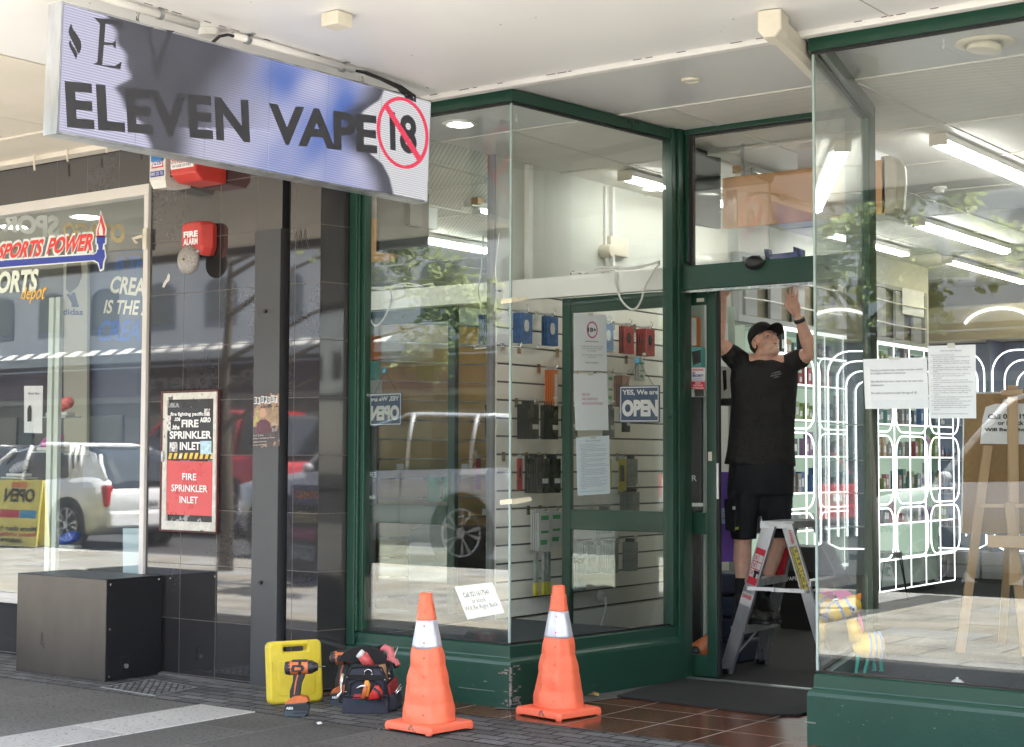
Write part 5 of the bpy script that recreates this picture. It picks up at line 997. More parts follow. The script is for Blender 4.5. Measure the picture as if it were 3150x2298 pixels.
# row, pixel of the hook front
for px, py, c, n, w_, h_, what in ((1620,948,'blue',4,.12,.19,'blue phone glass packs in the top row'), (1700,952,'blue',3,.12,.19,'blue phone glass packs in the top row'), (1872,975,'blue',3,.12,.19,'blue phone glass packs in the top row'), (1935,980,'red',3,.12,.19,'red phone glass packs in the top row'), (2000,985,'red',5,.12,.19,'red phone glass packs in the top row'),
        (1596,1072,'clear',0,0,0,'nothing, by the trim'), (1648,1072,'clear',0,0,0,'nothing, beside the orange packs'), (1708,1098,'orange',4,.06,.26,'slim orange packs'), (1765,1100,'orange',3,.10,.24,'slim orange packs'), (1878,1118,'white',2,.075,.20,'white cable packs with green print'), (1925,1120,'rose',5,.08,.20,'white and rose cable packs'), (1975,1122,'white',3,.07,.14,'white cable packs with green print'),
        (1640,1252,'black',5,.12,.22,'black phone cases in clear packs'), (1702,1252,'black',4,.11,.22,'black phone cases in clear packs'), (1760,1252,'black',3,.12,.2,'black phone cases in clear packs'), (1880,1252,'black',3,.08,.2,'black phone cases in clear packs'), (1930,1260,'black',2,.07,.16,'black phone cases in clear packs'),
        (1600,1420,'red',1,.05,.2,'a lone red case'), (1670,1416,'black',6,.12,.22,'black phone cases on the lower row'), (1708,1418,'black',4,.12,.22,'black phone cases on the lower row'), (1870,1415,'yellow',2,.09,.2,'yellow cable packs'), (1916,1415,'yellow',1,.09,.22,'yellow cable packs'), (1948,1410,'clear',3,.11,.19,'clear phone case packs with green print'),
        (1676,1555,'white',4,.13,.24,'white phone case packs with green stripes'), (1712,1560,'white',3,.13,.22,'white phone case packs with green stripes'), (1870,1530,'clear',4,.10,.16,'clear empty case packs'), (1955,1525,'clear',6,.10,.16,'clear empty case packs'),
        (1820,1682,'clear',4,.10,.17,'clear case packs on the lowest row'), (1890,1672,'clear',5,.10,.20,'clear case packs on the lowest row'), (1950,1668,'clear',4,.10,.2,'clear case packs on the lowest row'), (1790,1705,'clear',4,.10,.18,'clear case packs on the lowest row')):
    hookpacks(px, py, c, n, w_, h_, what)
p = PX(1645, 1700, WX+.13)
for k, dx in enumerate((.0,-.055,-.08)):
    c = Vector((WX+.14, p.y-dx*1.0*.9+.02, p.z)); t = thing('lighter_pack', ('left','middle','right')[k]+' slim clear and yellow tube pack on the lowest left hook', 'pack', c, 'slim tube packs'); yy = p.y+(.0,.10,.15)[k]
    O('tube', MB().box(WX+.13,WX+.15,yy-.018,yy+.018,p.z-.21,p.z-.0), PACKS['clear'], t); O('base', MB().box(WX+.129,WX+.151,yy-.02,yy+.02,p.z-.30,p.z-.21), PACKS['yellow'], t)
# wall socket with plug and cord
p = PX(1845, 1832, WX); t = thing('power_plug', 'white plug and cord in the slatted wall near the display floor', 'plug', p)
O('plug', MB().cyl(p, p+Vector((.05,0,0)), .045, .035, 16), WHITE, t, smooth=False, bevel=.006); O('cord', MB().tube([p+Vector((.05,0,-.01)), p+Vector((.07,-.02,-.08)), p+Vector((.05,-.05,-.2)), p+Vector((.04,-.06,-.33))], .008, 6), WHITE, t)
# wall devices above the beam
p = PX(1868, 768, -6.69); t = thing('alarm_keypad', 'cream alarm keypad with a round sounder above the pale beam', 'alarm panel', p); O('keypad', MB().box(-6.70,-6.655,p.y,p.y+.26,p.z-.04,p.z+.11), CREAMP, t, bevel=.008)
p = PX(1885, 775, -6.6); O('sounder', MB().cyl((-6.70,p.y,p.z+.01),(-6.60,p.y+.0,p.z+.01),.055,.05,20), CREAMP, t, bevel=.008)
p0 = PX(1862, 565, -6.69); O('conduit', MB().tube([(-6.69,p0.y,CZ-.02),(-6.69,p0.y,2.9),(-6.69,p0.y+.02,2.8)], .013, 6), WHITE, t); O('conduit', MB().box(-6.70,-6.67,p0.y+.08,p0.y+.11,2.75,CZ-.01), WHITE, t)
O('wall_conduit', MB().box(-6.70,-6.66,9.24,9.29,2.62,CZ-.01), WHITE, label='white square conduit on the wall next to the mirror trim', cat='conduit')
# cables on the beam
def loops(label, pts, r=.006, m=WHITE): return O('loose_cable', MB().tube(smoothpath(pts), r, 6), m, label=label, cat='cable', group='loose cables on the beam', smooth=True)
def smoothpath(P_, n=6):
    P_ = [Vector(p) for p in P_]; P_ = [P_[0]]+P_+[P_[-1]]; out = []
    for i in range(1, len(P_)-2):
        for k in range(n):
            s_ = k/n; a, b, c, d = P_[i-1], P_[i], P_[i+1], P_[i+2]
            out.append(.5*((2*b)+(c-a)*s_+(2*a-5*b+4*c-d)*s_*s_+(3*b-a-3*c+d)*s_**3))
    return out+[P_[-2]]
bpx = lambda a, b, y=DY+.0: PY(a, b, y)
loops('white cable looping down in front of the beam by the return post', [bpx(1840,832),bpx(1890,832),bpx(1892,870),bpx(1910,920),bpx(1935,948),bpx(1955,950),bpx(1972,925),bpx(1985,880),bpx(2015,828),bpx(2030,812)], .0075)
loops('white cable lying along the top of the beam', [bpx(1790,842,DY+.03),bpx(1850,822,DY+.03),bpx(1900,826,DY+.03),bpx(1960,820,DY+.03),bpx(2030,808,DY+.03)], .007)
loops('second white cable twisted along the beam top', [bpx(1758,838,DY+.04),bpx(1830,836,DY+.04),bpx(1890,822,DY+.04),bpx(1950,828,DY+.04),bpx(2030,804,DY+.04)], .007)
loops('thin black cable on the left of the beam top', [bpx(1755,845,DY+.04),bpx(1762,835,DY+.04),bpx(1790,842,DY+.04),bpx(1820,836,DY+.04)], .004, BLACKP)
loops('cable hanging down beside the mirror edge', [(-6.62,8.83,3.0),(-6.63,8.80,2.75),(-6.61,8.79,2.6),(-6.64,8.80,2.45)], .005)
# angled gondola behind the door glass: brown slats on the far side, stock on the end
BROWN = mat('brown_slat_board', (.46,.29,.095), .5, var=.12, vs=3, stretch=(4,4,.3))
ga, gb = Vector((-5.27, 9.24)), Vector((-6.02, 10.95)); gd = (gb-ga).normalized()
t = thing('display_gondola', 'tall angled gondola with a brown slatted back behind the sliding door', 'display stand', (-5.6, 10.1, 0))
sm = MB(); sr = MB(); z = .35
while z < 2.45: sm.wall(ga, gb, z+.006, z+.146, 0.0, .03); sr.wall(ga, gb, z-.006, z+.006, .006, .033); z += .152
O('slats', sm.wall(ga, gb, .0, .35, 0, .03), BROWN, t); O('slat_rails', sr, CHROME, t)
O('core', MB().wall(ga, gb, 0, 2.48, -.05, -.001), WALLP, t); O('end_frame', MB().wall(ga-gd*.03, ga-gd*.002, 0, 2.62, -.055, .04).wall(gb+gd*.002, gb+gd*.04, 0, 2.62, -.1, .04).wall(ga, gb, 2.485, 2.62, -.05, .035), mat('pale_green_frame', (.42,.50,.44), .5), t)
O('price_rail', MB().wall(ga, gb, 1.33, 1.38, .034, .05).wall(ga, gb, 1.02, 1.06, .034, .05), mat('brass_rail', (.42,.33,.12), .35, metal=.5), t)
gn = Vector((-gd.y, gd.x))
for k in range(9):
    u = .15+k*.19; c = ga+gd*u+gn*.055; z = 1.02 if k % 3 else 1.38; c0 = c+gd*.06
    O('price_ticket', MB().wall(c, c0, z-.05, z-.002, 0, .003), PAPER, t)
for k, (cc, u) in enumerate((('green',.42),('green',.55),('black',1.1))):
    c = ga+gd*u+gn*.06; O('phone_pack', MB().wall(c, c+gd*.09, 1.08, 1.28, 0, .03), PACKS[cc], label=('bright green pack nearest the street','bright green pack, second from the street','black pack')[k]+' on the brown slatted stand', cat='pack', group='packs on the brown stand')
# shirts on hangers in front of the brown slats
for k, (u, cm) in enumerate(((1.35,(.05,.055,.06)),(1.05,(.035,.04,.05)),(.72,(.06,.05,.045)),(.40,(.03,.035,.045)))):
    c = ga+gd*u+gn*.20; C3 = Vector((c.x, c.y, 0)); G3 = Vector((gd.x, gd.y, 0)); N3 = Vector((gn.x, gn.y, 0))
    t2 = thing('shirt_on_hanger', ('dark grey','near black','brownish','navy')[k]+' shirt on a wooden hanger before the brown slats', 'shirt', C3+Vector((0,0,.3)), 'shirts on hangers')
    O('hanger', MB().tube([C3+Vector((0,0,1.0)), C3+Vector((0,0,.95)), C3+G3*.19+Vector((0,0,.87))], .010, 6).tube([C3+Vector((0,0,.95)), C3-G3*.19+Vector((0,0,.87))], .010, 6), mat('hanger_wood', (.45,.30,.15), .4), t2)
    ring = lambda w_, z_, d_: [C3+G3*(w_*math.cos(a))+N3*(d_*math.sin(a))+Vector((0,0,z_)) for a in [2*math.pi*j/16 for j in range(16)]]
    O('shirt', MB().rings([ring(.07,.90,.04), ring(.20,.86,.05), ring(.22,.80,.06), ring(.22,.5,.06), ring(.23,.30,.07)]), mat('shirt_cloth_%d' % k, cm, .85, var=.3, vs=6), t2, smooth=True)
# end stock seen through the door glass
t = thing('end_display', 'black poster board with white arrow at the end of the gondola', 'poster board', (-5.15, 9.2, 0)); ye = 9.19
e = lambda *p: [PY(a,b,ye) for a,b in p]
q8 = e((2113,1222),(2158,1222),(2158,2040),(2113,2040)); O('board', MB().slab(q8, (0,1,0), .02), mat('black_poster', (.012,.012,.013), .35, var=.3, vs=5), t)
mb = MB(); text(mb,'ER',*e((2114,1462),(2144,1462),(2144,1480),(2114,1480)),bold=.01); mb.poly(lift(e((2115,1552),(2125,1541),(2125,1547),(2162,1547),(2162,1558),(2125,1558),(2125,1563)),.002) if 0 else [p+Vector((0,-.002,0)) for p in e((2115,1552),(2126,1541),(2126,1547),(2163,1547),(2163,1558),(2126,1558),(2126,1563))]); O('lettering', mb, WI, t)
mb = MB(); text(mb,'Y',*e((2121,1488),(2127,1488),(2127,1496),(2121,1496)),bold=.02); O('lettering', mb, mat('lime_ink', (.25,.55,.06), .6), t)
def carton(name, label, pts, m, y=9.17, th=.06, extra=None):
    tt = O(name, MB().slab([PY(a,b,y) for a,b in pts], (0,1,0), th), m, label=label, cat='box', bevel=.003)
    if extra: O('print', MB().slab([PY(a,b,y-.0015) for a,b in extra[0]], (0,1,0), .001), extra[1], tt)
carton('speaker_carton', 'orange and white carton at the top behind the door glass', ((2110,973),(2143,975),(2143,1065),(2110,1065)), PACKS['orange'], extra=(((2128,978),(2142,979),(2142,1062),(2128,1062)), PACKS['white']))
carton('speaker_carton', 'teal carton showing a black cylinder speaker behind the door glass', ((2110,1067),(2157,1067),(2157,1132),(2110,1132)), mat('teal_carton', (.10,.42,.40), .4), extra=(((2128,1082),(2156,1076),(2156,1115),(2132,1124)), PACKS['black']))
carton('speaker_carton', 'white and orange carton below the security sticker', ((2110,1134),(2168,1134),(2168,1221),(2110,1221)), PACKS['white'], y=9.185, extra=(((2135,1200),(2165,1190),(2165,1218),(2138,1219)), PACKS['black']))
carton('phone_carton', 'white carton with a black device picture beside the man', ((2212,1125),(2246,1130),(2246,1222),(2212,1222)), PACKS['white'], y=9.6, extra=(((2222,1140),(2234,1138),(2236,1196),(2226,1204)), PACKS['black']))
O('display_shelf', MB().box(PY(2205,1225,9.55).x, PY(2256,1225,9.55).x, 9.55, 9.9, PY(2230,1247,9.55).z, PY(2230,1225,9.55).z), BLACKP, label='black shelf behind the man carrying a white carton', cat='shelf')
pq8 = [PY(a,b,9.62) for a,b in ((2212,1452),(2256,1452),(2256,1728),(2212,1728))]; o = O('purple_poster', MB().slab(pq8,(0,1,0),.01), mat('purple_print', (.22,.11,.55), .4, var=.12, vs=3), label='purple poster behind the man and the sliding door', cat='poster'); mb = MB(); text(mb,'e',*sub(pq8,.0,.6,.40,.58),bold=.04); O('lettering', mb, mat('lilac_ink', (.55,.62,.85), .5), o)
tb = [PY(a,b,9.75) for a,b in ((2206,1748),(2262,1735),(2262,1975),(2206,1975))]; t = thing('stacked_toolboxes', 'dark blue stacked tool boxes standing inside by the door', 'tool box', (tb[0].x, 9.9, 0)); x0, x1 = tb[0].x-.1, tb[1].x+.03
for k in range(4): O('box_body', MB().box(x0, x1, 9.75, 10.05, .02+k*.155, .165+k*.155), mat('navy_toolbox', (.03,.04,.075), .4, var=.2, vs=9), t, bevel=.015)
gq_ = [PY(a,b,9.12) for a,b in ((2122,2010),(2172,2015),(2172,1930),(2150,1960))]; c = PY(2160,1985,9.14); t = thing('angle_grinder', 'orange power tool lying behind the sliding door glass', 'power tool', (c.x, 9.14, .02))
O('body', MB().cap(c+Vector((-.05,0,-.06)), c+Vector((.06,.05,.05)), .07, .045), ORA, t, smooth=True); O('motor_vent', MB().cyl(c+Vector((-.02,-.06,-.03)), c+Vector((-.01,-.072,-.03)), .03, n=12), BLACKP, t)
O('grip', MB().cap(c+Vector((-.10,0,-.07)), c+Vector((-.2,.02,-.08)), .055, .045), BLACKP, t, smooth=True); mb = MB(); text(mb,'AEG',*[PY(a,b,9.08) for a,b in ((2112,1974),(2127,1977),(2127,1990),(2112,1987))],bold=.03); O('lettering', mb, WI, t)
# things hanging behind the transom
t = thing('wall_screen', 'black flat screen mounted sideways behind the transom glass', 'screen', (-5.35, 9.5, 3.3)); sq = [PX(a,b,-5.35) for a,b in ((2085,464),(2218,485),(2218,703),(2085,684))]; O('screen_body', MB().slab(sq, (-1,0,0), .035), mat('screen_black', (.010,.018,.016), .45, spec=.3), t, bevel=.004)
for k in range(6): p = PX(2213, 500+k*38, -5.345); O('screw', MB().ell(p, .006,.006,.006, 8, 5), CHROME, t)
O('screen_bracket', MB().box(-5.42,-5.386,9.45,9.6,3.25,CZ-.003), BLACKP, t)
ORP = mat('orange_bulkhead_panel', (.95,.52,.25), .5, var=.04, vs=2); ob = [PY(2222,541,9.5), PY(2722,498,9.5), PY(2722,657,9.5), PY(2222,703,9.5)]
t = thing('orange_panel', 'long orange hanging panel behind the transom', 'panel', (-4.6, 9.5, ob[3].z)); O('panel_face', MB().box(ob[0].x, ob[1].x, 9.5, 9.53, (ob[2].z+ob[3].z)/2, (ob[0].z+ob[1].z)/2), ORP, t, bevel=.003)
for xx in (ob[0].x+.15, ob[1].x-.1): O('hanger', MB().box(xx-.01, xx+.01, 9.51, 9.52, ob[0].z-.02, CZ-.003), STEEL, t)
a_ = PY(2268,490,10.2); O('timber_bracket', MB().box(a_.x-.04, a_.x+.03, 10.2, 10.26, a_.z-.10, CZ-.004), mat('ochre_bracket', (.50,.30,.11), .5), label='ochre timber bracket at the end of a ceiling rail', cat='bracket')
t = thing('fluorescent_light', 'metal batten light running back from the ochre bracket behind the orange panel', 'ceiling light', (a_.x+.07, 10.22, CZ), 'fluorescent ceiling lights'); O('housing', MB().box(a_.x+.031, a_.x+.10, 10.22, 13.6, CZ-.07, CZ-.02), FIT, t); O('side_rail', MB().box(a_.x+.115, a_.x+.135, 10.22, 13.0, CZ-.06, CZ-.02), FIT, t); O('lamp_tube', MB().cyl((a_.x+.065,10.4,CZ-.088),(a_.x+.065,11.3,CZ-.088),.016,n=8), TUBE4, t)  # lit tube added out of sight behind the panel to brighten the aisle
wb = [PY(a,b,9.9) for a,b in ((2452,430),(2622,412),(2622,520),(2452,530))]; t = thing('white_ceiling_unit', 'white box unit hanging from the ceiling above the orange panel', 'ceiling unit', (wb[0].x+.2, 10.1, wb[2].z)); O('body', MB().box(wb[0].x, wb[1].x, 9.9, 10.5, wb[3].z-.02, wb[0].z-.05), mat('cool_white', (.62,.65,.70), .4), t, bevel=.006); O('top_lip', MB().box(wb[0].x-.01, wb[1].x+.01, 9.88, 10.5, wb[0].z-.049, min(wb[0].z, CZ-.005)), CREAMP, t, bevel=.003)
sp2 = PY(2718,560,9.55); t = thing('wall_speaker', 'cream rounded speaker at the end of the orange panel', 'speaker', (sp2.x+.02, 9.6, 3.1)); O('cabinet', MB().rings([[Vector((sp2.x+xx, 9.50+yy, zz)) for xx, yy in ((0,0),(.03*s_+.01,0),(.10*s_,.03),(.13*s_,.10),(.10*s_,.20),(0,.22))] for zz, s_ in ((sp2.z-.22,.5),(sp2.z-.18,.85),(sp2.z,1),(sp2.z+.10,.95),(sp2.z+.16,.6))]), CREAMP, t, bevel=.01)
bl_ = [PY(a,b,DY+.15) for a,b in ((2350,766),(2362,766),(2366,783),(2440,775),(2440,758),(2466,768),(2466,790),(2354,800))]; O('cable_tray', MB().slab(bl_, (0,1,0), .05), mat('navy_tray', (.03,.05,.16), .5), label='small navy tray clip lying on top of the door header', cat='tray')
# ---------------------------------------------------------------- lit cabinets along the left wall
GW = mat('frosted_cabinet_panel', (.50,.60,.52), .3); LX = -6.58; CY0, CY1 = 12.36, 16.8
cabz = [.42, .78, 1.12, 1.45, 1.78, 2.10, 2.36, 2.58]; NB = 11; cw = (CY1-CY0)/NB
t = thing('lit_cabinet', 'long wall cabinet of glowing white LED shelves along the left wall', 'cabinet', (LX, 14.6, 0))
O('back_panel', MB().box(-6.70,-6.69,CY0,CY1,.1,2.6), mat('cabinet_back_glow', (.42,.48,.43), .5, emit=(.70,.95,.72), es=.04), t)  # faint emission put into the panel stands in for LED light
O('end_panel', MB().box(-6.69,LX+.02,CY0-.012,CY0,.1,2.6), GW, t); O('end_panel', MB().box(-6.69,LX+.02,CY1,CY1+.012,.1,2.6), GW, t)
O('base_panel', MB().box(-6.69,LX+.0,CY0,CY1,.12,.42), GW, t)
O('plinth', MB().box(-6.69,LX-.02,CY0,CY1,.014,.118), BLACKP, t)
sh = MB()
for z in cabz: sh.box(-6.69, LX+.20, CY0, CY1, z-.008, z+.002)
O('shelves', sh, mat('shelf_glass_white', (.50,.56,.52), .2), t)
for z in cabz: O('led_edge', MB().box(LX+.2005, LX+.208, CY0, CY1, z-.010, z+.004), LED, t)
O('led_edge', MB().box(LX+.2005, LX+.208, CY0, CY1, .11, .122).box(LX+.2005,LX+.208,CY0,CY1,2.588,2.604), LED, t)
for k in range(NB+1): y = CY0+k*cw; O('led_upright', MB().box(LX+.200, LX+.209, y-.0035, y+.0035, .12, 2.6), LED, t)
def rrframe(mb, x, y0, y1, z0, z1, r, th=.012, c='yz', y_=0):
    pts = []
    for a0, cy2, cz2 in ((0,y1-r,z1-r),(90,y0+r,z1-r),(180,y0+r,z0+r),(270,y1-r,z0+r)):
        for j in range(7): a = R_(a0+15*j); pts.append((cy2+r*math.cos(a), cz2+r*math.sin(a)))
    P = [Vector((x, a, b)) if c == 'yz' else Vector((a, y_, b)) for a, b in pts]; P += [P[0], P[1]]
    return mb.tube(P, th, 6)
nf = MB()
for k in range(5):
    y0 = CY0+.9*k+.06
    for z0, z1 in ((.98,1.66),(1.70,2.36)): rrframe(nf, LX+.25, y0, y0+.82, z0, z1, .16, .007)
    rrframe(nf, LX+.25, y0, y0+.82, .44, .94, .15, .007)
O('neon_frames', nf, LEDH, t)
# stock on the shelves: small cartons, one kind built and copied
prods = [(.06,.11,.24),(.28,.25,.24),(.20,.27,.09),(.36,.25,.14),(.11,.22,.21),(.22,.13,.24),(.50,.50,.48),(.03,.035,.04),(.30,.08,.09),(.12,.14,.17)]
protos = []; names = ('blue','taupe','lime','amber','teal','violet','white','black','red','slate')
for k, c in enumerate(prods):
    pt = thing('vape_carton', names[k]+' vape carton on the glowing wall shelves', 'carton', (0,0,-50), names[k]+' cartons on the lit shelves'); ORI[pt.name] = Vector((0,0,0))
    O('box', MB().box(-.03,.03,-.035,.035,0,.11), mat('carton_%d' % k, c, .4, var=.3, vs=60), pt); O('front_label', MB().box(.0302,.0308,-.022,.022,.03,.075), PACKS['white'] if k != 6 else PACKS['blue'], pt); protos.append(pt)
ORD = ('first','second','third','fourth','fifth','sixth','seventh','eighth','ninth','tenth','eleventh','twelfth'); rr = random.Random(11); used = [0]*len(protos)
def place(k, x, y, z, rz=0.0, s_=1.0):
    o = protos[k] if not used[k] else copytree(protos[k]); used[k] += 1; o.location = (x, y, z); o.rotation_euler = (0,0,rz); o.scale = (s_,s_,s_*rr.uniform(.75,1.25)); return o
for r_, z in enumerate(cabz[:-1]):
    if r_ in (0,): continue
    for b_ in range(NB):
        k = rr.randrange(len(protos)); n = 4
        for j in range(n):
            if rr.random() < .10: continue
            oo = place(k if rr.random() < .8 else rr.randrange(len(protos)), LX+.10+rr.uniform(-.02,.05), CY0+b_*cw+.06+j*.088, z+.003, 0, rr.uniform(.85,1.1))
            oo.scale.z *= rr.uniform(1.15,1.9); oo['label'] = names[[q for q in range(len(protos)) if oo.name.startswith('vape_carton') and oo['group'].startswith(names[q])][0]]+' vape carton, '+ORD[r_-1]+' glowing shelf up, '+ORD[b_]+' bay, '+ORD[j]+' in its row'
# shutters on the wall above the cabinets
t = thing('wall_rack', 'grey louvred rack with wires above the glowing cabinets', 'rack', (-6.6, 14.4, 2.66)); RK = mat('rack_grey', (.34,.35,.35), .5); fm = MB().box(-6.69,-6.62,12.36,16.7,2.64,2.70).box(-6.69,-6.62,12.36,16.7,3.22,3.26).box(-6.69,-6.62,12.36,12.42,2.70,3.22).box(-6.69,-6.62,16.64,16.7,2.70,3.22)
O('rack_frame', fm, RK, t)
for k in range(9): y = 12.5+k*.48; O('louvre', MB().box(-6.66,-6.63,y,y+.22,2.705,3.215), RK, t)
O('louvre_back', MB().box(-6.695,-6.69,12.42,16.64,2.70,3.22), mat('dim_board', (.24,.22,.16), .7), t)
for z in (2.85,3.08): O('wire', MB().tube([(-6.60,12.42+k*.42,z+.008*math.sin(k*1.3)) for k in range(11)], .008, 5), WHITE, t)
O('taped_sheet', MB().box(-6.615,-6.612,16.0,16.6,2.98,3.26), PAPER, t)
# back cabinets with arched neon
t = thing('arched_cabinet', 'back wall cabinet with nested glowing arches and bottle shelves', 'cabinet', (-5.5, 18.6, 0))
BC = mat('blue_grey_cabinet', (.20,.24,.30), .45); bx0, bx1 = -7.70, -3.2
O('back_panel', MB().box(bx0,bx1,18.98,19.0,.0,2.85), BC, t); dv = MB()
for k in range(5): x = bx0+k*1.12; dv.box(x-.02,x+.02,18.5,18.98,.34,2.85)
O('dividers', dv, BC, t); sh = MB()
for z in (.62,1.02,1.42,1.85): sh.box(bx0,bx1,18.55,18.98,z-.012,z)
O('shelves', sh, mat('pale_shelf', (.50,.54,.58), .4), t); O('bulkhead', MB().box(bx0,bx1,18.45,19.08,2.86,CZ-.3), BEIGEW, t)
nf = MB()
for k in range(4):
    x0 = bx0+k*1.12+.05
    for j in range(4):
        i_ = j*.115; r = max(.05,.26-j*.04); pts = [Vector((x0+i_,18.5+j*.09,.5 if j else .42)), Vector((x0+i_,18.5+j*.09,2.72-i_*1.0-r))]
        for a in range(0,91,15): pts.append(Vector((x0+i_+r-r*math.cos(R_(a)),18.5+j*.09,2.72-i_-r+r*math.sin(R_(a)))))
        for a in range(90,-1,-15): pts.append(Vector((x0+1.02-i_-r+r*math.cos(R_(a)),18.5+j*.09,2.72-i_-r+r*math.sin(R_(a)))))
        pts.append(Vector((x0+1.02-i_,18.5+j*.09,.5 if j else .42)))
        if j == 0: pts += [Vector((x0+.9,18.5,.36)), Vector((x0+.12,18.5,.36)), pts[0]]
        nf.tube(pts, .010, 5)
O('neon_arches', nf, LEDH, t)
nf = MB()
for k in range(4):
    x0 = -6.85+k*.95; nf.tube([Vector((x0+.42-.42*math.cos(R_(a)), 18.44, 3.0+.22*math.sin(R_(a)))) for a in range(15,166,15)], .016, 6)
O('neon_crest', nf, LEDH, t)
# bottles
bp0 = thing('liquid_bottle', 'small blue capped liquid bottle on the back shelves', 'bottle', (0,0,-50), 'blue capped bottles'); ORI[bp0.name] = Vector((0,0,0))
O('bottle_body', MB().cyl((0,0,0),(0,0,.085),.022,n=8), mat('bottle_label', (.15,.10,.13), .4, var=.5, vs=40), bp0); O('cap', MB().cyl((0,0,.085),(0,0,.14),.017,.008,n=8), mat('bottle_cap_blue', (.03,.20,.45), .4), bp0)
bp1 = thing('liquid_bottle', 'small white capped liquid bottle on the back shelves', 'bottle', (0,0,-50), 'white capped bottles'); ORI[bp1.name] = Vector((0,0,0))
O('bottle_body', MB().cyl((0,0,0),(0,0,.085),.022,n=8), mat('bottle_label_dark', (.08,.07,.10), .4, var=.5, vs=40), bp1); O('cap', MB().cyl((0,0,.085),(0,0,.14),.017,.008,n=8), PACKS['white'], bp1)
us = [0,0]
for z in (.625,1.025,1.425):
    for k in range(24):
        b = 0 if (k//3) % 2 == 0 else 1; o = (bp0, bp1)[b] if not us[b] else copytree((bp0, bp1)[b]); us[b] += 1; o.location = (-7.62+k*.062, 18.62+.02*(k % 2), z); o['label'] = ('blue','white')[b]+' capped liquid bottle, back shelf at '+('low','middle','upper')[int((z-.6)/.4)]+' height, '+(ORD+('thirteenth','fourteenth','fifteenth','sixteenth','seventeenth','eighteenth','nineteenth','twentieth','twenty-first','twenty-second','twenty-third','twenty-fourth'))[k]+' from the left'
# floor items
p = PZ(2700,1800,.014); t = thing('hairpin_stool', 'small grey topped stool on black hairpin legs by the cabinets', 'stool', (p.x+.25, p.y-1.0, .014)); c = Vector((-6.45, 15.1, .014))
t.location = c; ORI[t.name] = c; O('seat', MB().rings([[c+Vector((.17*math.cos(a),.17*math.sin(a),z)) for a in [2*math.pi*k/20 for k in range(20)]] for z in (.43,.445,.475,.485)]), mat('grey_seat', (.30,.31,.30), .5), t, smooth=False)
for k in range(3): a = 2*math.pi*k/3+.4; o1 = c+Vector((.16*math.cos(a),.16*math.sin(a),.43)); o2 = c+Vector((.16*math.cos(a+.5),.16*math.sin(a+.5),.43)); f_ = c+Vector((.22*math.cos(a+.25),.22*math.sin(a+.25),.006)); O('leg', MB().tube([o1,f_,o2], .007, 6), BLACKP, t)
bxp = PZ(2405,1893,.014); bxp = Vector((-6.1, 12.0, .014)); a = PY(2398,1680,12.0); b = PY(2500,1895,12.0)
t = thing('black_carton', 'black carton lettered VAPER standing on the carpet behind the ladder', 'carton', (a.x, 12.0, .014)); O('carton_body', MB().box(a.x, b.x, 12.0, 12.4, .014, .50), mat('matt_black_carton', (.012,.012,.013), .5), t, bevel=.004); O('top_tray', MB().box(a.x, b.x, 12.02, 12.4, .501, a.z), mat('dark_tray', (.05,.055,.06), .5), t, bevel=.004)
mb = MB(); text(mb,'VAPER',*[PY(u,v,11.995) for u,v in ((2418,1775),(2462,1772),(2462,1784),(2418,1787))],bold=.02); O('lettering', mb, WI, t)
for i, (x, w_) in enumerate(((-7.55,.40),(-7.12,.40),(-6.69,.40),(-6.25,.42),(-5.8,.42),(-5.35,.42))):
    for j in range(2): O('storage_carton', MB().box(x, x+w_, 18.50, 18.9, .016+j*.16, .17+j*.16), mat('white_storage_carton', (.55,.56,.60), .6, var=.1, vs=5), bevel=.004, label='plain white storage carton under the arched cabinet, '+('lower','upper')[j]+' of the '+('first','second','third','fourth','fifth','sixth')[i]+' pile', cat='carton', group='white cartons under the arched cabinet')
# ---------------------------------------------------------------- right window display
WOOD = mat('pine_wood', (.50,.34,.19), .5, var=.15, vs=6, stretch=(1,1,.15), bump=.05)
CORK = mat('cork_board', (.31,.19,.075), .8, var=.12, vs=40)
t = thing('easel', 'pine easel in the right window holding the brown board', 'easel', (-3.3, 9.2, .3)); ez = 8.9; E_ = lambda a, b, y=ez: PY(a, b, y)
def plank(a, b, w_=.045, th=.022, y2=None): 
    d = (b-a).normalized(); s_ = Vector((cy, sy, 0)); s_ = (s_-d*s_.dot(d)).normalized()*w_/2; f3 = d.cross(s_).normalized()*th/2
    return MB().rings([[a-s_-f3,a+s_-f3,a+s_+f3,a-s_+f3],[b-s_-f3,b+s_-f3,b+s_+f3,b-s_+f3]])
foot1 = PZ(2952,1990,.30); foot2 = PZ(3146,2005,.30); foot1 = Vector((-3.40,9.03,.30)); foot2 = Vector((-3.03,9.08,.30))
O('mast', plank(E_(3114,1185,8.98), E_(3120,1800,8.98), .058), WOOD, t, bevel=.003); O('leg', plank(E_(3038,1372,8.95), foot1, .052), WOOD, t, bevel=.003); O('leg', plank(E_(3103,1545,8.92), foot2, .052), WOOD, t, bevel=.003)
O('rear_leg', plank(E_(3108,1590,9.1), Vector((-3.36,9.62,.30)), .045), WOOD, t, bevel=.003)
O('crossbar', plank(E_(3022,1556,8.96), E_(3152,1556,8.96), .045), WOOD, t, bevel=.003); O('top_clamp', plank(E_(3084,1208,8.97), E_(3152,1206,8.97), .06, .03), WOOD, t, bevel=.003); O('tray', plank(E_(3040,1665,8.90), E_(3152,1668,8.90), .03, .07), WOOD, t, bevel=.003)
bd = [E_(2965,1210,9.04), E_(3290,1204,9.04), E_(3290,1646,9.04), E_(2958,1640,9.04)]; o = thing('notice_board', 'brown pinboard in a thin metal frame standing on the pine easel', 'board', bd[3])
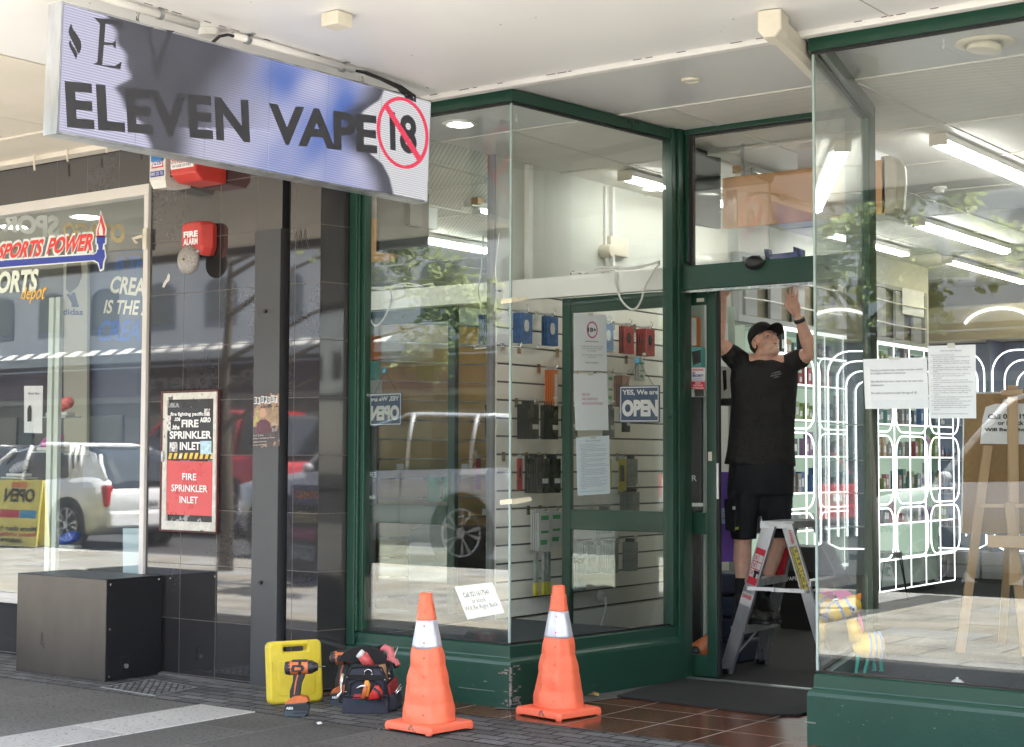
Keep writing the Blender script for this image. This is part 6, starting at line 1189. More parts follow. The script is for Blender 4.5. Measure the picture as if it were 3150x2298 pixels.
O('board', MB().slab(bd, (0,1,0), .014), CORK, o); O('frame', MB().tube(bd+[bd[0]], .007, 6), ALU, o)
pq9 = [E_(3030,1242,9.03), E_(3225,1240,9.03), E_(3225,1368,9.03), E_(3015,1365,9.03)]; pc = [E_(3015,1365,9.03), E_(3022,1290,9.03), E_(3032,1252,9.03), E_(3062,1242,9.03), E_(3225,1240,9.03), E_(3225,1368,9.03)]
o = O('call_notice', MB().slab(pc, (0,1,0), .001), PAPER, label='white note pinned to the brown board reading Call 027 or knock Will Be Right Back', cat='notice')
mb = MB(); text(mb,'Call 027 1991',*[E_(a,b,9.028) for a,b in ((3039,1274),(3180,1272),(3180,1288),(3039,1290))],bold=.03); text(mb,'or knock',*[E_(a,b,9.028) for a,b in ((3070,1294),(3150,1294),(3150,1308),(3070,1308))],bold=.03); text(mb,'Will Be Right Back',*[E_(a,b,9.028) for a,b in ((3028,1316),(3205,1316),(3205,1330),(3028,1330))],bold=.03); O('lettering', mb, INK, o)
# painted metal zebra-giraffe garden figure
YZ = mat('yellow_enamel', (.78,.50,.06), .4, var=.12, vs=30, dirt=((.10,.07,.03), 60, .74)); TEAL = mat('teal_enamel', (.03,.36,.27), .4, dirt=((.02,.05,.04), 60, .70), var=.1); BZ = mat('blue_enamel', (.22,.32,.62), .4); PKZ = mat('pink_enamel', (.62,.10,.30), .4, dirt=((.05,.02,.03), 60, .70), var=.1); ORZ = mat('orange_enamel', (.78,.22,.02), .4)
zc = PZ(2665,2068,.30); t = thing('metal_animal_figure', 'striped yellow metal zebra ornament on teal legs in the right window', 'ornament', zc); dz = (zc-CAM).dot(fw); Z_ = lambda px, py, dd=0.0: PD(px, py, dz)+Fv*dd
def zrings(L_, dpt=.6): # (px, py, radius_px) chain
    mb = MB(); pts = [Z_(a,b) for a,b,_ in L_]; rs = [r*dz/FPX for *_, r in L_]; return mb.tube(pts, rs, 12)
O('body', zrings([(2632,1975,18),(2640,1980,34),(2665,1985,42),(2700,1988,43),(2715,1990,28)]), YZ, t, smooth=True); O('neck', zrings([(2638,1968,26),(2628,1935,20),(2618,1905,17)]), YZ, t, smooth=True)
O('head', zrings([(2528,1898,8),(2534,1897,22),(2560,1888,26),(2590,1874,28),(2615,1862,31),(2638,1852,26),(2645,1848,8)]), YZ, t, smooth=True)
sb = MB()
for a, r in ((2668,42),(2684,44),(2700,43)): sb.rings([[Z_(a,1986)+(Rv*(o_)+Uv*math.cos(g)*(r+1.2)*dz/FPX+Fv*math.sin(g)*(r+1.2)*dz/FPX) for g in [2*math.pi*k/14 for k in range(14)]] for o_ in (0,.011)])
O('blue_stripes', sb, BZ, t, smooth=True); st = MB()
for a, b, r in ((2550,1891,25.5),(2580,1878,28.5),(2606,1866,31.5)): d_ = (Z_(2615,1862)-Z_(2560,1888)).normalized(); u_ = d_.cross(Fv).normalized(); st.rings([[Z_(a,b)+d_*o_+(u_*math.cos(g)+Fv*math.sin(g))*r*dz/FPX for g in [2*math.pi*k/14 for k in range(14)]] for o_ in (0,.014)])
O('head_stripes', st, BZ, t, smooth=True)
O('muzzle_patch', MB().ell(Z_(2536,1898,-.035), .022,.012,.028), BZ, t, smooth=True); O('eye', MB().ell(Z_(2620,1870,-.045), .020,.014,.022), PACKS['white'], t, smooth=True); O('pupil', MB().ell(Z_(2617,1872,-.062), .008,.005,.009), INK, t)
O('pink_crest', MB().slab([Z_(a,b) for a,b in ((2563,1818),(2600,1815),(2618,1824),(2626,1838),(2600,1840),(2588,1851),(2576,1838))], Fv, .006), PKZ, t); O('mane', MB().slab([Z_(a,b,.0) for a,b in ((2640,1880),(2652,1905),(2658,1945),(2646,1950),(2640,1915))], Fv, .01), PKZ, t)
O('ear', MB().slab([Z_(a,b,-.01) for a,b in ((2626,1838),(2634,1828),(2648,1824),(2647,1845),(2638,1856))], Fv, .008), ORZ, t)
for a0, b0, a1, b1, dd in ((2638,2015,2630,2072,-.02),(2668,2022,2655,2076,-.02),(2692,2022,2697,2066,.05),(2712,2018,2718,2068,.04)): O('leg', MB().tube([Z_(a0,b0,dd),Z_(a1,b1,dd),Z_(a1-8,b1+1,dd)], .010, 8), TEAL, t)
p = PZ(2945,2108,.30); O('spray_cap', MB().lathe([(.034,0),(.036,.012),(.018,.028),(.008,.030),(.007,.040)], p, 20), WHITE, label='small white cone shaped cap on the right display floor', cat='cap', smooth=True)
# ================================================================ NEIGHBOUR INTERIOR
t = thing('wall_graphic', 'dark banner lettered CREA IS THE A inside the sports window', 'banner', (-9.0, 9.4, .4)); yB = 9.3; K_ = lambda *p: [PY(a,b,yB) for a,b in p]
O('panel', MB().slab(K_((255,760),(520,735),(520,1500),(255,1500)), (0,1,0), .05), mat('banner_slate', (.10,.13,.19), .55), t)
mb = MB(); text(mb,'CREA',*K_((348,848),(452,856),(446,914),(334,900)),bold=.03); text(mb,'IS THE A',*K_((327,922),(470,924),(462,972),(318,964)),bold=.025); O('lettering', mb, mat('banner_cream', (.80,.76,.62), .6), t)
mb = MB(); text(mb,'CREATE',*K_((310,985),(500,985),(490,1050),(295,1050)),bold=.03); text(mb,'IS TH',*K_((360,790),(450,786),(446,830),(352,832)),bold=.03); text(mb,'CRE',*K_((372,742),(455,736),(452,774),(366,778)),bold=.03); O('faint_lettering', mb, mat('banner_blue', (.06,.16,.50), .6), t)
t = thing('brand_poster', 'tall pale adidas poster behind the sports window mullion', 'poster', (-10.0, 9.2, .4)); yB = 9.22
O('panel', MB().slab(K_((195,800),(269,795),(266,1400),(196,1400)), (0,1,0), .03), mat('poster_pale', (.36,.36,.30), .6), t); yB = 9.215
mb = MB(); text(mb,'adidas',*K_((180,950),(256,950),(256,970),(180,968)),bold=.03); 
for k in range(2): mb.poly(K_((203+16*k,905-4*k),(214+16*k,903-4*k),(243,945),(228-8*k,945)))
O('lettering', mb, mat('poster_navy', (.03,.05,.13), .5), t); O('athlete_silhouette', MB().poly(K_((205,800),(248,800),(252,850),(240,880),(215,902),(203,890))), mat('poster_silhouette', (.05,.045,.045), .6), t)  # silhouette is flat dark print on the poster
yB = 7.42; t = thing('reflected_lettering', 'reversed OTAGO SPORTS lettering high in the sports window', 'banner', PY(200,740,7.42)); mb = MB()  # reversed letters set inside the window stand in for a reflection
text(mb,'OTAGO',*K_((192,685),(385,688),(385,750),(195,732)),bold=.05,mirror=True); O('lettering', mb, mat('reflected_ochre', (.55,.38,.08), .6), t); mb = MB(); text(mb,'SPORTS',*K_((-60,660),(182,662),(182,735),(-60,700)),bold=.05,mirror=True); O('lettering', mb, mat('reflected_grey', (.60,.63,.58), .6), t)
yB = 7.9; O('bulkhead', MB().slab(K_((225,742),(470,715),(470,762),(225,780)), (0,1,0), .06), mat('dark_bulkhead', (.05,.05,.048), .6), t)
for i, (px, py) in enumerate(((265,673), (40,700))):
    c = PY(px, py, 7.9); c.z = 3.298; t = thing('downlight', ('glowing downlight in the sports shop ceiling','second glowing downlight at the far left')[i], 'light', c, 'sports shop downlights'); O('lamp', MB().disc(c-Vector((0,0,.004)), .10, (0,0,-1)), emis('sports_downlight', (1,.98,.92), 14.0), t); O('trim_ring', MB().lathe([(.105,-.002),(.125,-.008),(.13,.0)], c, 24), WHITE, t)
yB = 8.1; q_ = K_((74,1187),(131,1187),(129,1333),(74,1331)); o = thing('product_poster', 'small white hanging poster of a bag in the sports window', 'poster', q_[3]); O('sheet', MB().slab(q_, (0,1,0), .004), PAPER, o); yB = 8.095
mb = MB(); text(mb,'Boot Bag',*K_((88,1207),(122,1207),(122,1216),(88,1216)),bold=.02); O('lettering', mb, GREYINK, o); O('print', MB().poly(K_((84,1260),(88,1248),(94,1246),(97,1258),(96,1296),(84,1297))), INK, o)
for i, (px, py, c) in enumerate(((188,1273,(.70,.12,.10)), (158,1380,(.45,.05,.32)), (210,1680,(.05,.12,.50)), (60,1460,(.35,.35,.40)))):
    b = PY(px, py, 8.2+.3*i); t = thing('sports_shoe', ('orange and green','pink and yellow','blue','grey')[i]+' running shoe displayed in the sports window', 'shoe', b, 'shoes in the sports window')
    O('upper', MB().tube([b+Vector((-.12,0,.03)), b+Vector((-.06,0,.05)), b+Vector((.02,0,.075)), b+Vector((.09,0,.09)), b+Vector((.12,0,.10))], [.03,.045,.05,.048,.035], 10), mat('shoe_%d' % i, c, .5, var=.4, vs=30), t, smooth=True); O('sole', MB().box(b.x-.15,b.x+.13,b.y-.045,b.y+.045,b.z-.02,b.z+.012), PACKS['white'], t, bevel=.01); O('shelf', MB().box(b.x-.17,b.x+.16,b.y-.08,b.y+.08,b.z-.035,b.z-.022), mat('clear_shelf', (.5,.55,.53), .2), t)
yB = 7.3; q_ = K_((378,1625),(432,1625),(432,1775),(378,1770)); O('window_notice', MB().slab(q_, (0,1,0), .002), mat('pale_blue_sheet', (.50,.62,.66), .7), label='pale blue opening hours sheet low in the sports window corner', cat='notice')
# ================================================================ THE STREET BEHIND THE CAMERA (seen in the glass and tiles)
TYRE = mat('tyre_rubber', (.015,.015,.016), .8, bump=.2); RIM = mat('alloy_rim', (.42,.43,.45), .3, metal=.8); CARGL = mat('car_glass', (.012,.016,.018), .05, spec=.9)
TRIM = mat('dark_trim', (.02,.02,.02), .5); TAILR = mat('tail_light_red', (.45,.01,.015), .15); HEADL = mat('head_light', (.7,.72,.75), .1)
def car(name, label, cat, x, y, z, L, W, H, paint, side, face=-1, suv=False, plate=None):
    """face -1: nose towards -x. side profile lists (u 0 nose..1 tail, height fraction)"""
    t = thing(name, label, cat, (x, y, z), 'cars parked along the kerb' if cat != 'van' else None); ORI[t.name] = Vector((0,0,0)); 
    if face > 0: t.rotation_euler = (0,0,math.pi)
    P = mat('paint_'+name+'_'+str(round(x)), paint, .25, var=.03, coat=1.0, metal=.0)
    X = lambda u: (u-.5)*L
    low, belt, roof = side['low'], side['belt'], side['roof']
    def interp(tab, u):
        for (a, va), (b, vb) in zip(tab, tab[1:]):
            if u <= b: k = (u-a)/(b-a) if b > a else 0; k = max(0, k); return va+(vb-va)*k
        return tab[-1][1]
    rings = []
    for i in range(41):
        u = i/40; bz = interp(belt, u)*H; lz = interp(low, u)*H; w_ = W/2*(1-.20*(1-min(1, u/.10))**2-.12*(1-min(1, (1-u)/.07))**2)
        rings.append([Vector((X(u), sx_*ww, zz)) for sx_, ww, zz in ((1,w_*.90,lz),(1,w_*.99,lz+.05*H),(1,w_,lz+(bz-lz)*.5),(1,w_*.965,bz-.02),(1,w_*.88,bz),(-1,w_*.88,bz),(-1,w_*.965,bz-.02),(-1,w_,lz+(bz-lz)*.5),(-1,w_*.99,lz+.05*H),(-1,w_*.90,lz))])
    O('body', MB().rings(rings), P, t, smooth=True, bevel=0)
    us = [u for u, _ in roof]; gr = []
    for u, rz in roof:
        b_ = interp(belt, u)*H-.01; wr = W/2*.72; gr.append((u, b_, rz*H, wr))
    def hull(s_, inset): return [[Vector((X(u), sx_*ww, zz)) for sx_, ww, zz in ((1,W/2*.875*s_,b_),(1,wr*s_+(W/2*.875-wr)*.45,b_+(r-b_)*.6),(1,wr*s_,max(b_, r-.05-inset)),(1,wr*s_-.10,r-inset),(-1,wr*s_-.10,r-inset),(-1,wr*s_,max(b_, r-.05-inset)),(-1,wr*s_+(W/2*.875-wr)*.45,b_+(r-b_)*.6),(-1,W/2*.875*s_,b_))] for u, b_, r, wr in gr]
    O('cabin_glass', MB().rings(hull(1.0, .012)), CARGL, t, smooth=False)
    rt_ = [(u, r) for u, r in roof if r > .93]; u0, u1 = rt_[0][0], rt_[-1][0]
    rr_ = MB(); nn2 = 9
    rr_.rings([[Vector((X(u0+(u1-u0)*k/nn2-.01+.02*(k/nn2)), a, interp(roof, u0+(u1-u0)*k/nn2)*H+h)) for a, h in ((-W*.36,-.07),(-W*.345,-.01),(-W*.25,.012),(W*.25,.012),(W*.345,-.01),(W*.36,-.07))] for k in range(nn2+1)])
    O('roof', rr_, P, t, smooth=True)
    pil = MB()
    for u, b_, r, wr in [g for g in gr]:
        pass
    for ub, ut in side['pillars']:
        for s_ in (-1,1):
            a = Vector((X(ub), s_*W/2*.885, interp(belt, ub)*H-.01)); b = Vector((X(ut), s_*(W/2*.735), interp(roof, ut)*H-.02)); pil.tube([a, a.lerp(b,.6)+Vector((0,s_*.035,0)), b], .035 if suv else .04, 6)
    O('pillars', pil, P, t, smooth=True)
    if 'dpanel' in side:
        for s_ in (-1,1):
            pts_ = [Vector((X(u_), s_*(W/2*.90 if lo_ else W/2*.76), (interp(belt, u_)*H-.02) if lo_ else interp(roof, u_)*H-.03)) for u_, lo_ in side['dpanel']]; O('rear_quarter_panel', MB().slab(pts_, (0,s_,.3), .012), P, t)
    wr_ = side['wheel']*H
    for u in side['axles']:
        for s_ in (-1,1):
            c = Vector((X(u), s_*(W/2-.10), wr_)); A = Vector((0,s_,0))
            O('wheel_arch', MB().disc(c+A*.105, wr_*1.17, A, 28).disc(c+A*.107, wr_*1.17, A, 28), TRIM, t)
            wh = O('tyre', MB().lathe([(wr_*.62,-.1),(wr_*.95,-.1),(wr_,-.07),(wr_,.08),(wr_*.95,.112),(wr_*.70,.115)], c, 28, A=A), TYRE, t, smooth=True)
            O('rim_disc', MB().disc(c+A*.100, wr_*.68, A, 28), TRIM, wh)
            sp = MB()
            for k in range(5):
                a0 = 2*math.pi*k/5; dv_ = lambda aa: Vector((math.cos(aa), 0, math.sin(aa)))
                for da in (-.22,.22): sp.slab([c+A*.112+dv_(a0-.5*da)*wr_*.12, c+A*.112+dv_(a0+da-.09)*wr_*.66, c+A*.112+dv_(a0+da+.09)*wr_*.66, c+A*.112+dv_(a0+.5*da+.12)*wr_*.14], A, .012)
            sp.lathe([(wr_*.60,.108),(wr_*.68,.125),(wr_*.71,.12)], c, 28, A=A, cap=False).cyl(c+A*.105, c+A*.13, wr_*.16, n=14); O('rim', sp, RIM, wh)
    ln = MB()
    for u in side['doors']:
        for s_ in (-1,1): ln.tube([Vector((X(u), s_*(W/2*.965+.002), interp(belt, u)*H-.03)), Vector((X(u)+.01, s_*(W/2+.002), (interp(low, u)+interp(belt, u))/2*H)), Vector((X(u)+.0, s_*(W/2*.99+.002), interp(low, u)*H+.08))], .006, 5)
    O('door_gaps', ln, TRIM, t); 
    for u in side['handles']:
        for s_ in (-1,1): O('door_handle', MB().tube([Vector((X(u)-.09, s_*(W/2+.006), interp(belt, u)*H-.13)), Vector((X(u), s_*(W/2+.02), interp(belt, u)*H-.12)), Vector((X(u)+.09, s_*(W/2+.006), interp(belt, u)*H-.12))], .014, 6), CHROME if suv else P, t)
    for s_ in (-1,1):
        O('tail_light', MB().box(L/2-.22, L/2-.03, s_*W*.44-.07, s_*W*.44+.07, interp(belt,.98)*H-.38, interp(belt,.98)*H-.02), TAILR, t, bevel=.03)
        O('headlight', MB().box(-L/2+.05, -L/2+.28, s_*W*.36-.12, s_*W*.36+.10, interp(belt,.03)*H-.16, interp(belt,.03)*H-.02), HEADL, t, bevel=.03)
        O('door_mirror', MB().ell((X(side['mirror']), s_*(W/2+.06), interp(belt, side['mirror'])*H+.06), .08,.09,.07, 10, 7), P, t, smooth=True)
    O('number_plate', MB().box(L/2-.045, L/2+.004, -.2, .2, interp(belt,.98)*H-.42, interp(belt,.98)*H-.28), PACKS['white'], t)
    if plate: mb = MB(); zz = interp(belt,.98)*H; text(mb, plate, Vector((L/2+.0045,-.16,zz-.30)), Vector((L/2+.0045,.16,zz-.30)), Vector((L/2+.0045,.16,zz-.40)), Vector((L/2+.0045,-.16,zz-.40)), bold=.04); O('plate_lettering', mb, INK, t)
    O('rear_bumper', MB().box(L/2-.10, L/2+.04, -W*.46, W*.46, .20*H, .36*H), P if not suv else TRIM, t, bevel=.05)
    return t
SUVP = dict(low=[(0,.22),(.1,.15),(.9,.15),(1,.24)], belt=[(0,.44),(.03,.52),(.27,.60),(.9,.64),(.97,.62),(1,.55)], roof=[(.27,.60),(.42,.93),(.55,1.0),(.82,.98),(.93,.93),(.985,.64)], pillars=[(.28,.43),(.58,.58),(.80,.80),(.97,.93)], wheel=.222, axles=(.19,.79), doors=(.36,.57,.745), handles=(.54,.715), mirror=.33)
HAT = dict(low=[(0,.20),(.1,.13),(.9,.13),(1,.22)], belt=[(0,.40),(.04,.50),(.25,.58),(.75,.66),(.9,.68),(.97,.66),(1,.52)], roof=[(.20,.56),(.40,.93),(.56,1.0),(.74,.985),(.86,.93),(.93,.85),(.99,.64)], pillars=[(.21,.41),(.50,.51),(.78,.74),(.81,.77),(.84,.80),(.97,.90)], wheel=.225, dpanel=((.76,1),(.83,0),(.88,0),(.97,1)), axles=(.17,.79), doors=(.33,.54,.73), handles=(.50,.70), mirror=.30)
VAN = dict(low=[(0,.18),(.1,.12),(.9,.12),(1,.18)], belt=[(0,.36),(.04,.46),(.18,.54),(.9,.58),(.98,.57),(1,.55)], roof=[(.16,.54),(.30,.94),(.38,1.0),(.93,1.0),(.97,.97),(.995,.58)], pillars=[(.17,.31),(.40,.40),(.68,.68),(.985,.965)], wheel=.16, axles=(.16,.78), doors=(.19,.39,.66), handles=(.36,.42), mirror=.2)
car('parked_car', 'silver grey sports utility car parked by the kerb, reflected in the left window', 'car', -15.3, -3.95, -.12, 5.3, 2.1, 2.22, (.46,.47,.50), SUVP, suv=True)
car('parked_car', 'white hatchback parked by the kerb, reflected in the sports window', 'car', -23.3, -3.95, -.12, 4.75, 2.05, 1.80, (.78,.78,.78), HAT, plate='663')
t = car('parked_van', 'white van lettered Repairs Windows Doors Conservatories, reflected in the right window', 'van', -4.9, -3.95, -.12, 6.0, 2.2, 2.38, (.78,.78,.77), VAN)
mb = MB()
for k, (s_, w_) in enumerate((('Repairs',.62),('Windows',.68),('Doors',.48),('Conservatories',1.05),('021 22 3471',.86))): zz = .98-k*.17; yv = 1.103; text(mb, s_, Vector((-1.95,yv,zz)), Vector((-1.95-w_,yv,zz)), Vector((-1.95-w_,yv,zz-.11)), Vector((-1.95,yv,zz-.11)), bold=.03)
O('lettering', mb, mat('teal_ink', (.02,.11,.13), .5), t)
car('passing_car', 'red sports utility car on the far side of the street', 'car', -24.3, -8.4, -.12, 5.9, 2.25, 2.5, (.50,.015,.02), SUVP, suv=True)
car('passing_car', 'black car on the far side of the street behind the white hatchback', 'car', -33.5, -9.6, -.12, 5.0, 2.1, 1.85, (.015,.015,.018), HAT)
car('passing_car', 'second red car further along the far side', 'car', -15.5, -13.6, -.12, 5.0, 2.1, 1.9, (.40,.02,.02), HAT)
# sandwich boards
def board(name, label, x, y, ang, W, H, m, items, leg=True):
    t = thing(name, label, 'sandwich board', (x, y, 0)); t.rotation_euler = (0,0,ang); ORI[t.name] = Vector((0,0,0))
    for s_ in (1,-1):
        a = [Vector((W/2, s_*.02, H)), Vector((-W/2, s_*.02, H)), Vector((-W/2, s_*.13, .03)), Vector((W/2, s_*.13, .03))]
        if s_ < 0: a = [a[1], a[0], a[3], a[2]]
        O('panel', MB().slab(a, (0,-s_,0), .02), m, t, bevel=.003)
        if s_ > 0:
            for grp, mm in items:
                mb = MB()
                for it in grp:
                    if it[0] == 'rect': mb.poly(lift(sub(a, *it[1:]), .002))
                    else: text(mb, it[0], *lift(sub(a, *it[1:5]), .004), bold=it[5] if len(it) > 5 else .02)
                O('print', mb, mm, t)
    return t
p = PY(76, 1600, 15.55)
board('sandwich_board', 'yellow sandwich board reading OPEN, more than 1000 items under $2 instore', p.x-.18, 14.1-15.5, 0, 1.25, 1.06, mat('yellow_board', (.86,.76,.16), .5), [
    ([('OPEN',.12,.74,.13,.34,.04), ('More than 1000',.02,.98,.70,.78,.03), ('instore',.30,.72,.88,.95,.03)], INK), ([('items under $2',.02,.98,.79,.87,.03), ('rect',.40,.80,.46,.58)], REDI), ([('rect',.06,.39,.46,.58)], mat('cyan_ink', (.05,.35,.62), .5)), ([('rect',.30,.62,.03,.12)], mat('orange_balloon', (.75,.22,.05), .5))])
board('sandwich_board', 'blue chalk sandwich board headed OTAGO advertising gear', -12.3, 14.1-12.9, R_(12), .70, 1.12, mat('blue_board', (.03,.04,.18), .4), [
    ([('rect',.08,.92,.20,.95)], mat('chalkboard', (.02,.02,.025), .8)), ([('OTAGO',.15,.85,.06,.14,.04)], mat('orange_ink', (.75,.25,.04), .5)), ([('SUPER',.15,.85,.27,.39)], mat('chalk_yellow', (.55,.50,.25), .8)), ([('MAN',.2,.8,.44,.56)], mat('chalk_pink', (.60,.15,.30), .8)), ([('GEAR',.15,.85,.61,.76)], mat('chalk_blue', (.40,.50,.60), .8))])
# street trees
BARK = mat('tree_bark', (.11,.09,.07), .9, var=.4, vs=12, bump=.8, bs=40); LEAF = mat('leaf_green', (.11,.16,.06), .35, var=.4, vs=2.5); LN = LEAF.node_tree; tl_ = LN.nodes.new('ShaderNodeBsdfTranslucent'); tl_.inputs[0].default_value = (.36,.42,.19,1); ms_ = LN.nodes.new('ShaderNodeMixShader'); ms_.inputs[0].default_value = .55
LN.links.new(LN.nodes['Principled BSDF'].outputs[0], ms_.inputs[1]); LN.links.new(tl_.outputs[0], ms_.inputs[2]); LN.links.new(ms_.outputs[0], LN.nodes['Material Output'].inputs[0])
def tree(label, x, y, h, seed, crowns):
    rr = random.Random(seed); t = thing('street_tree', label, 'tree', (x, y, -.1), 'young street trees'); B_0 = Vector((x, y, -.1))
    tk = MB().tube([B_0, B_0+Vector((.02,.01,h*.25)), B_0+Vector((-.03,.03,h*.55)), B_0+Vector((.03,0,h*.8)), B_0+Vector((0,0,h))], [.11,.085,.065,.045,.02], 10)
    lm = MB(); lf = MB()
    for (cx_, cy2, cz2, r) in crowns:
        c = Vector((cx_, cy2, cz2)); s0 = B_0+Vector((0,0,min(h*.9, max(h*.3, cz2-.6)))); tk.tube([s0, s0.lerp(c,.5)+Vector((0,0,.12)), c], [.035,.022,.008], 6)
        for tw in range(26):
            d = Vector((rr.gauss(0,1), rr.gauss(0,1), rr.gauss(0,.8))).normalized(); e = c+d*r*rr.uniform(.6,1.15); lm.tube([c+d*r*.1, c+d*r*.5+Vector((0,0,.03)), e], [.008,.005,.002], 4)
            for k in range(20):
                q = c.lerp(e, rr.uniform(.25,1.05))+Vector((rr.gauss(0,.06),rr.gauss(0,.06),rr.gauss(0,.06))); s_ = rr.uniform(.035,.065)
                a = Vector((rr.gauss(0,1),rr.gauss(0,1),rr.gauss(0,1))).normalized(); b = a.orthogonal().normalized(); n = a.cross(b)
                lf.add([q-a*s_, q+b*s_*.6-a*s_*.2+n*.006, q+b*s_*.35+a*s_*.5, q+a*s_*1.1, q-b*s_*.35+a*s_*.5, q-b*s_*.6-a*s_*.2+n*.006], [(0,1,2,3,4,5)])
    O('trunk', tk, BARK, t, smooth=True); O('twigs', lm, BARK, t); O('crown', lf, LEAF, t)
tree('young street tree reflected in the left window', -14.7, .2, 4.4, 4, [(-11.0,1.0,3.35,.55),(-10.4,1.2,3.0,.45),(-11.8,.9,3.9,.6),(-12.1,.2,4.4,.6),(-10.9,1.3,2.55,.3),(-11.4,0,4.6,.6)])
tree('young street tree reflected in the right window', -6.3, .3, 4.8, 9, [(-6.6,.9,3.2,.55),(-5.9,1.0,3.5,.6),(-5.2,1.0,3.95,.5),(-6.9,.8,2.7,.45),(-5.6,.9,3.0,.45),(-6.2,.5,4.2,.7),(-7.1,.5,3.5,.5),(-5.0,.6,3.4,.35)])
# buildings across the street
t = thing('opposite_building', 'long pale building with an awning and arched windows across the street', 'building', (-20, -20, 0))
OW = mat('opposite_render', (.60,.59,.56), .8, var=.05, vs=.6); O('wall', MB().box(-70, 60, -24, -20, 3.2, 9.2), OW, t); O('lower_wall', MB().box(-70, 60, -24, -20.2, 0, 3.195), mat('opposite_shopfront_wall', (.24,.22,.20), .6, var=.3, vs=.4), t)
O('fascia', MB().box(-70, 60, -19.99, -19.8, 3.4, 4.3), mat('opposite_purple', (.26,.17,.26), .6, var=.1, vs=.5), t); O('parapet', MB().box(-70, 60, -20.3, -19.6, 9.2, 9.9), mat('opposite_cornice', (.16,.17,.19), .6), t); O('cornice', MB().box(-70,60,-20.0,-19.75,7.9,8.3), mat('opposite_cornice', (.16,.17,.19), .6), t)
for k in range(44):
    x = -56+k*2.8; P_ = [Vector((x-.7,-19.99,5.5)), Vector((x+.7,-19.99,5.5)), Vector((x+.7,-19.99,6.7))]+[Vector((x+.7*math.cos(R_(a)), -19.99, 6.7+.35*math.sin(R_(a)))) for a in range(15,180,15)]+[Vector((x-.7,-19.99,6.7))]
    w_ = O('window', MB().slab(P_, (0,1,0), .04), mat('opposite_window_surround', (.20,.22,.26), .5), t); c = sum(P_, Vector())/len(P_); O('pane', MB().slab([c+(q_-c)*.86+Vector((0,.045,0)) for q_ in P_], (0,1,0), .01), CARGL, w_)
for k in range(20):
    x = -57+k*5.6; O('shop_window', MB().box(x, x+4.6, -20.19, -20.1, .5, 2.8), CARGL, t); O('shop_door', MB().box(x+4.75, x+5.45, -20.19, -20.12, .1, 2.7), mat('opposite_door_%d' % (k % 3), ((.30,.06,.05),(.07,.12,.10),(.35,.33,.30))[k % 3], .5), t)
t = thing('opposite_awning', 'pale scallop edged awning over the far footpath', 'awning', (-20, -18, 3.9)); O('deck', MB().box(-70, 60, -19.79, -16.6, 4.35, 4.42), mat('awning_grey', (.40,.42,.43), .6), t); O('edge_beam', MB().box(-70,60,-16.6,-16.5,4.2,4.46), mat('awning_edge', (.35,.37,.36), .5), t)
sc2 = MB()
for k in range(44): x = -62+k*.8; sc2.add([(x,-16.48,4.46),(x+.55,-16.48,4.46),(x+.62,-16.75,4.64),(x+.22,-16.75,4.64),(x,-16.48,4.43),(x+.55,-16.48,4.43)], [(0,1,2,3),(4,3,2,5),(0,3,4),(1,5,2)])
O('scallops', sc2, mat('awning_white', (.80,.78,.72), .5), t)
o = thing('shop_sign', 'dark Partners sign above the far shops', 'sign', (-9, -19.7, 3.4)); O('board', MB().box(-11.5, -5.5, -19.79, -19.7, 3.45, 4.3), mat('partners_board', (.10,.06,.10), .5), o); mb = MB(); text(mb, 'Partners', (-6.0,-19.69,4.1), (-11.0,-19.69,4.1), (-11.0,-19.69,3.6), (-6.0,-19.69,3.6), bold=.01); O('lettering', mb, PACKS['white'], o)
o = thing('shop_sign', 'second dark Partners sign further along the far shops', 'sign', (-37, -19.7, 3.4)); O('board', MB().box(-40, -34, -19.79, -19.7, 3.45, 4.3), mat('partners_board', (.10,.06,.10), .5), o); mb = MB(); text(mb, 'Partners', (-34.5,-19.69,4.1), (-39.5,-19.69,4.1), (-39.5,-19.69,3.6), (-34.5,-19.69,3.6), bold=.01); O('lettering', mb, PACKS['white'], o)
O('pavement', MB().box(-70, 60, -20.2, -16.2, -.25, .0), PAVE, kind='structure')
O('ground', MB().box(-150, 150, -150, 150, -.6, -.30), ASPH, kind='structure')
# ================================================================ STEP LADDER
LAL = mat('ladder_aluminium', (.50,.51,.53), .36, metal=.75, var=.15, vs=12, stretch=(1,1,.3), bump=.05, bs=80, dirt=((.22,.22,.22), 24, .68))
Fz = .016
L1, R1, L2, R2 = Vector((-5.085,9.27,Fz)), Vector((-4.385,9.40,Fz)), Vector((-5.12,9.86,Fz)), Vector((-4.33,10.15,Fz))
tl1, tr1 = PD(2347,1616,0), None
def on(px, py, near): d = ray(px, py); t_ = (near-CAM).dot(fw); return CAM+d*t_
n1 = L1.lerp(R1,.5); n2 = L2.lerp(R2,.5)
T1a, T1b = on(2365,1614,n1+Vector((0,.07,0))), on(2420,1616,n1+Vector((0,.07,0)))      # tops of the near rails
T2a, T2b = on(2440,1606,n2-Vector((0,.05,0))), on(2512,1606,n2-Vector((0,.05,0)))
t = thing('step_ladder', 'open aluminium step ladder with ULLRICH sticker standing in the doorway', 'ladder', (-4.75, 9.6, Fz))
def channel(a, b, w_, dp, out):
    """rail: face width w_ across the side plane, flanges dp deep; out = +1/-1 along depth"""
    d = (b-a).normalized(); D_ = Vector(out).normalized(); s_ = d.cross(D_).normalized()*w_/2; th = .004
    sec = [(-1,0),(1,0),(1,dp),(.88,dp),(.88,th),(-.88,th),(-.88,dp),(-1,dp)]
    return MB().rings([[p+s_*x+D_*y for x, y in sec] for p in (a, b)])
Dn = ((n2-n1).normalized())
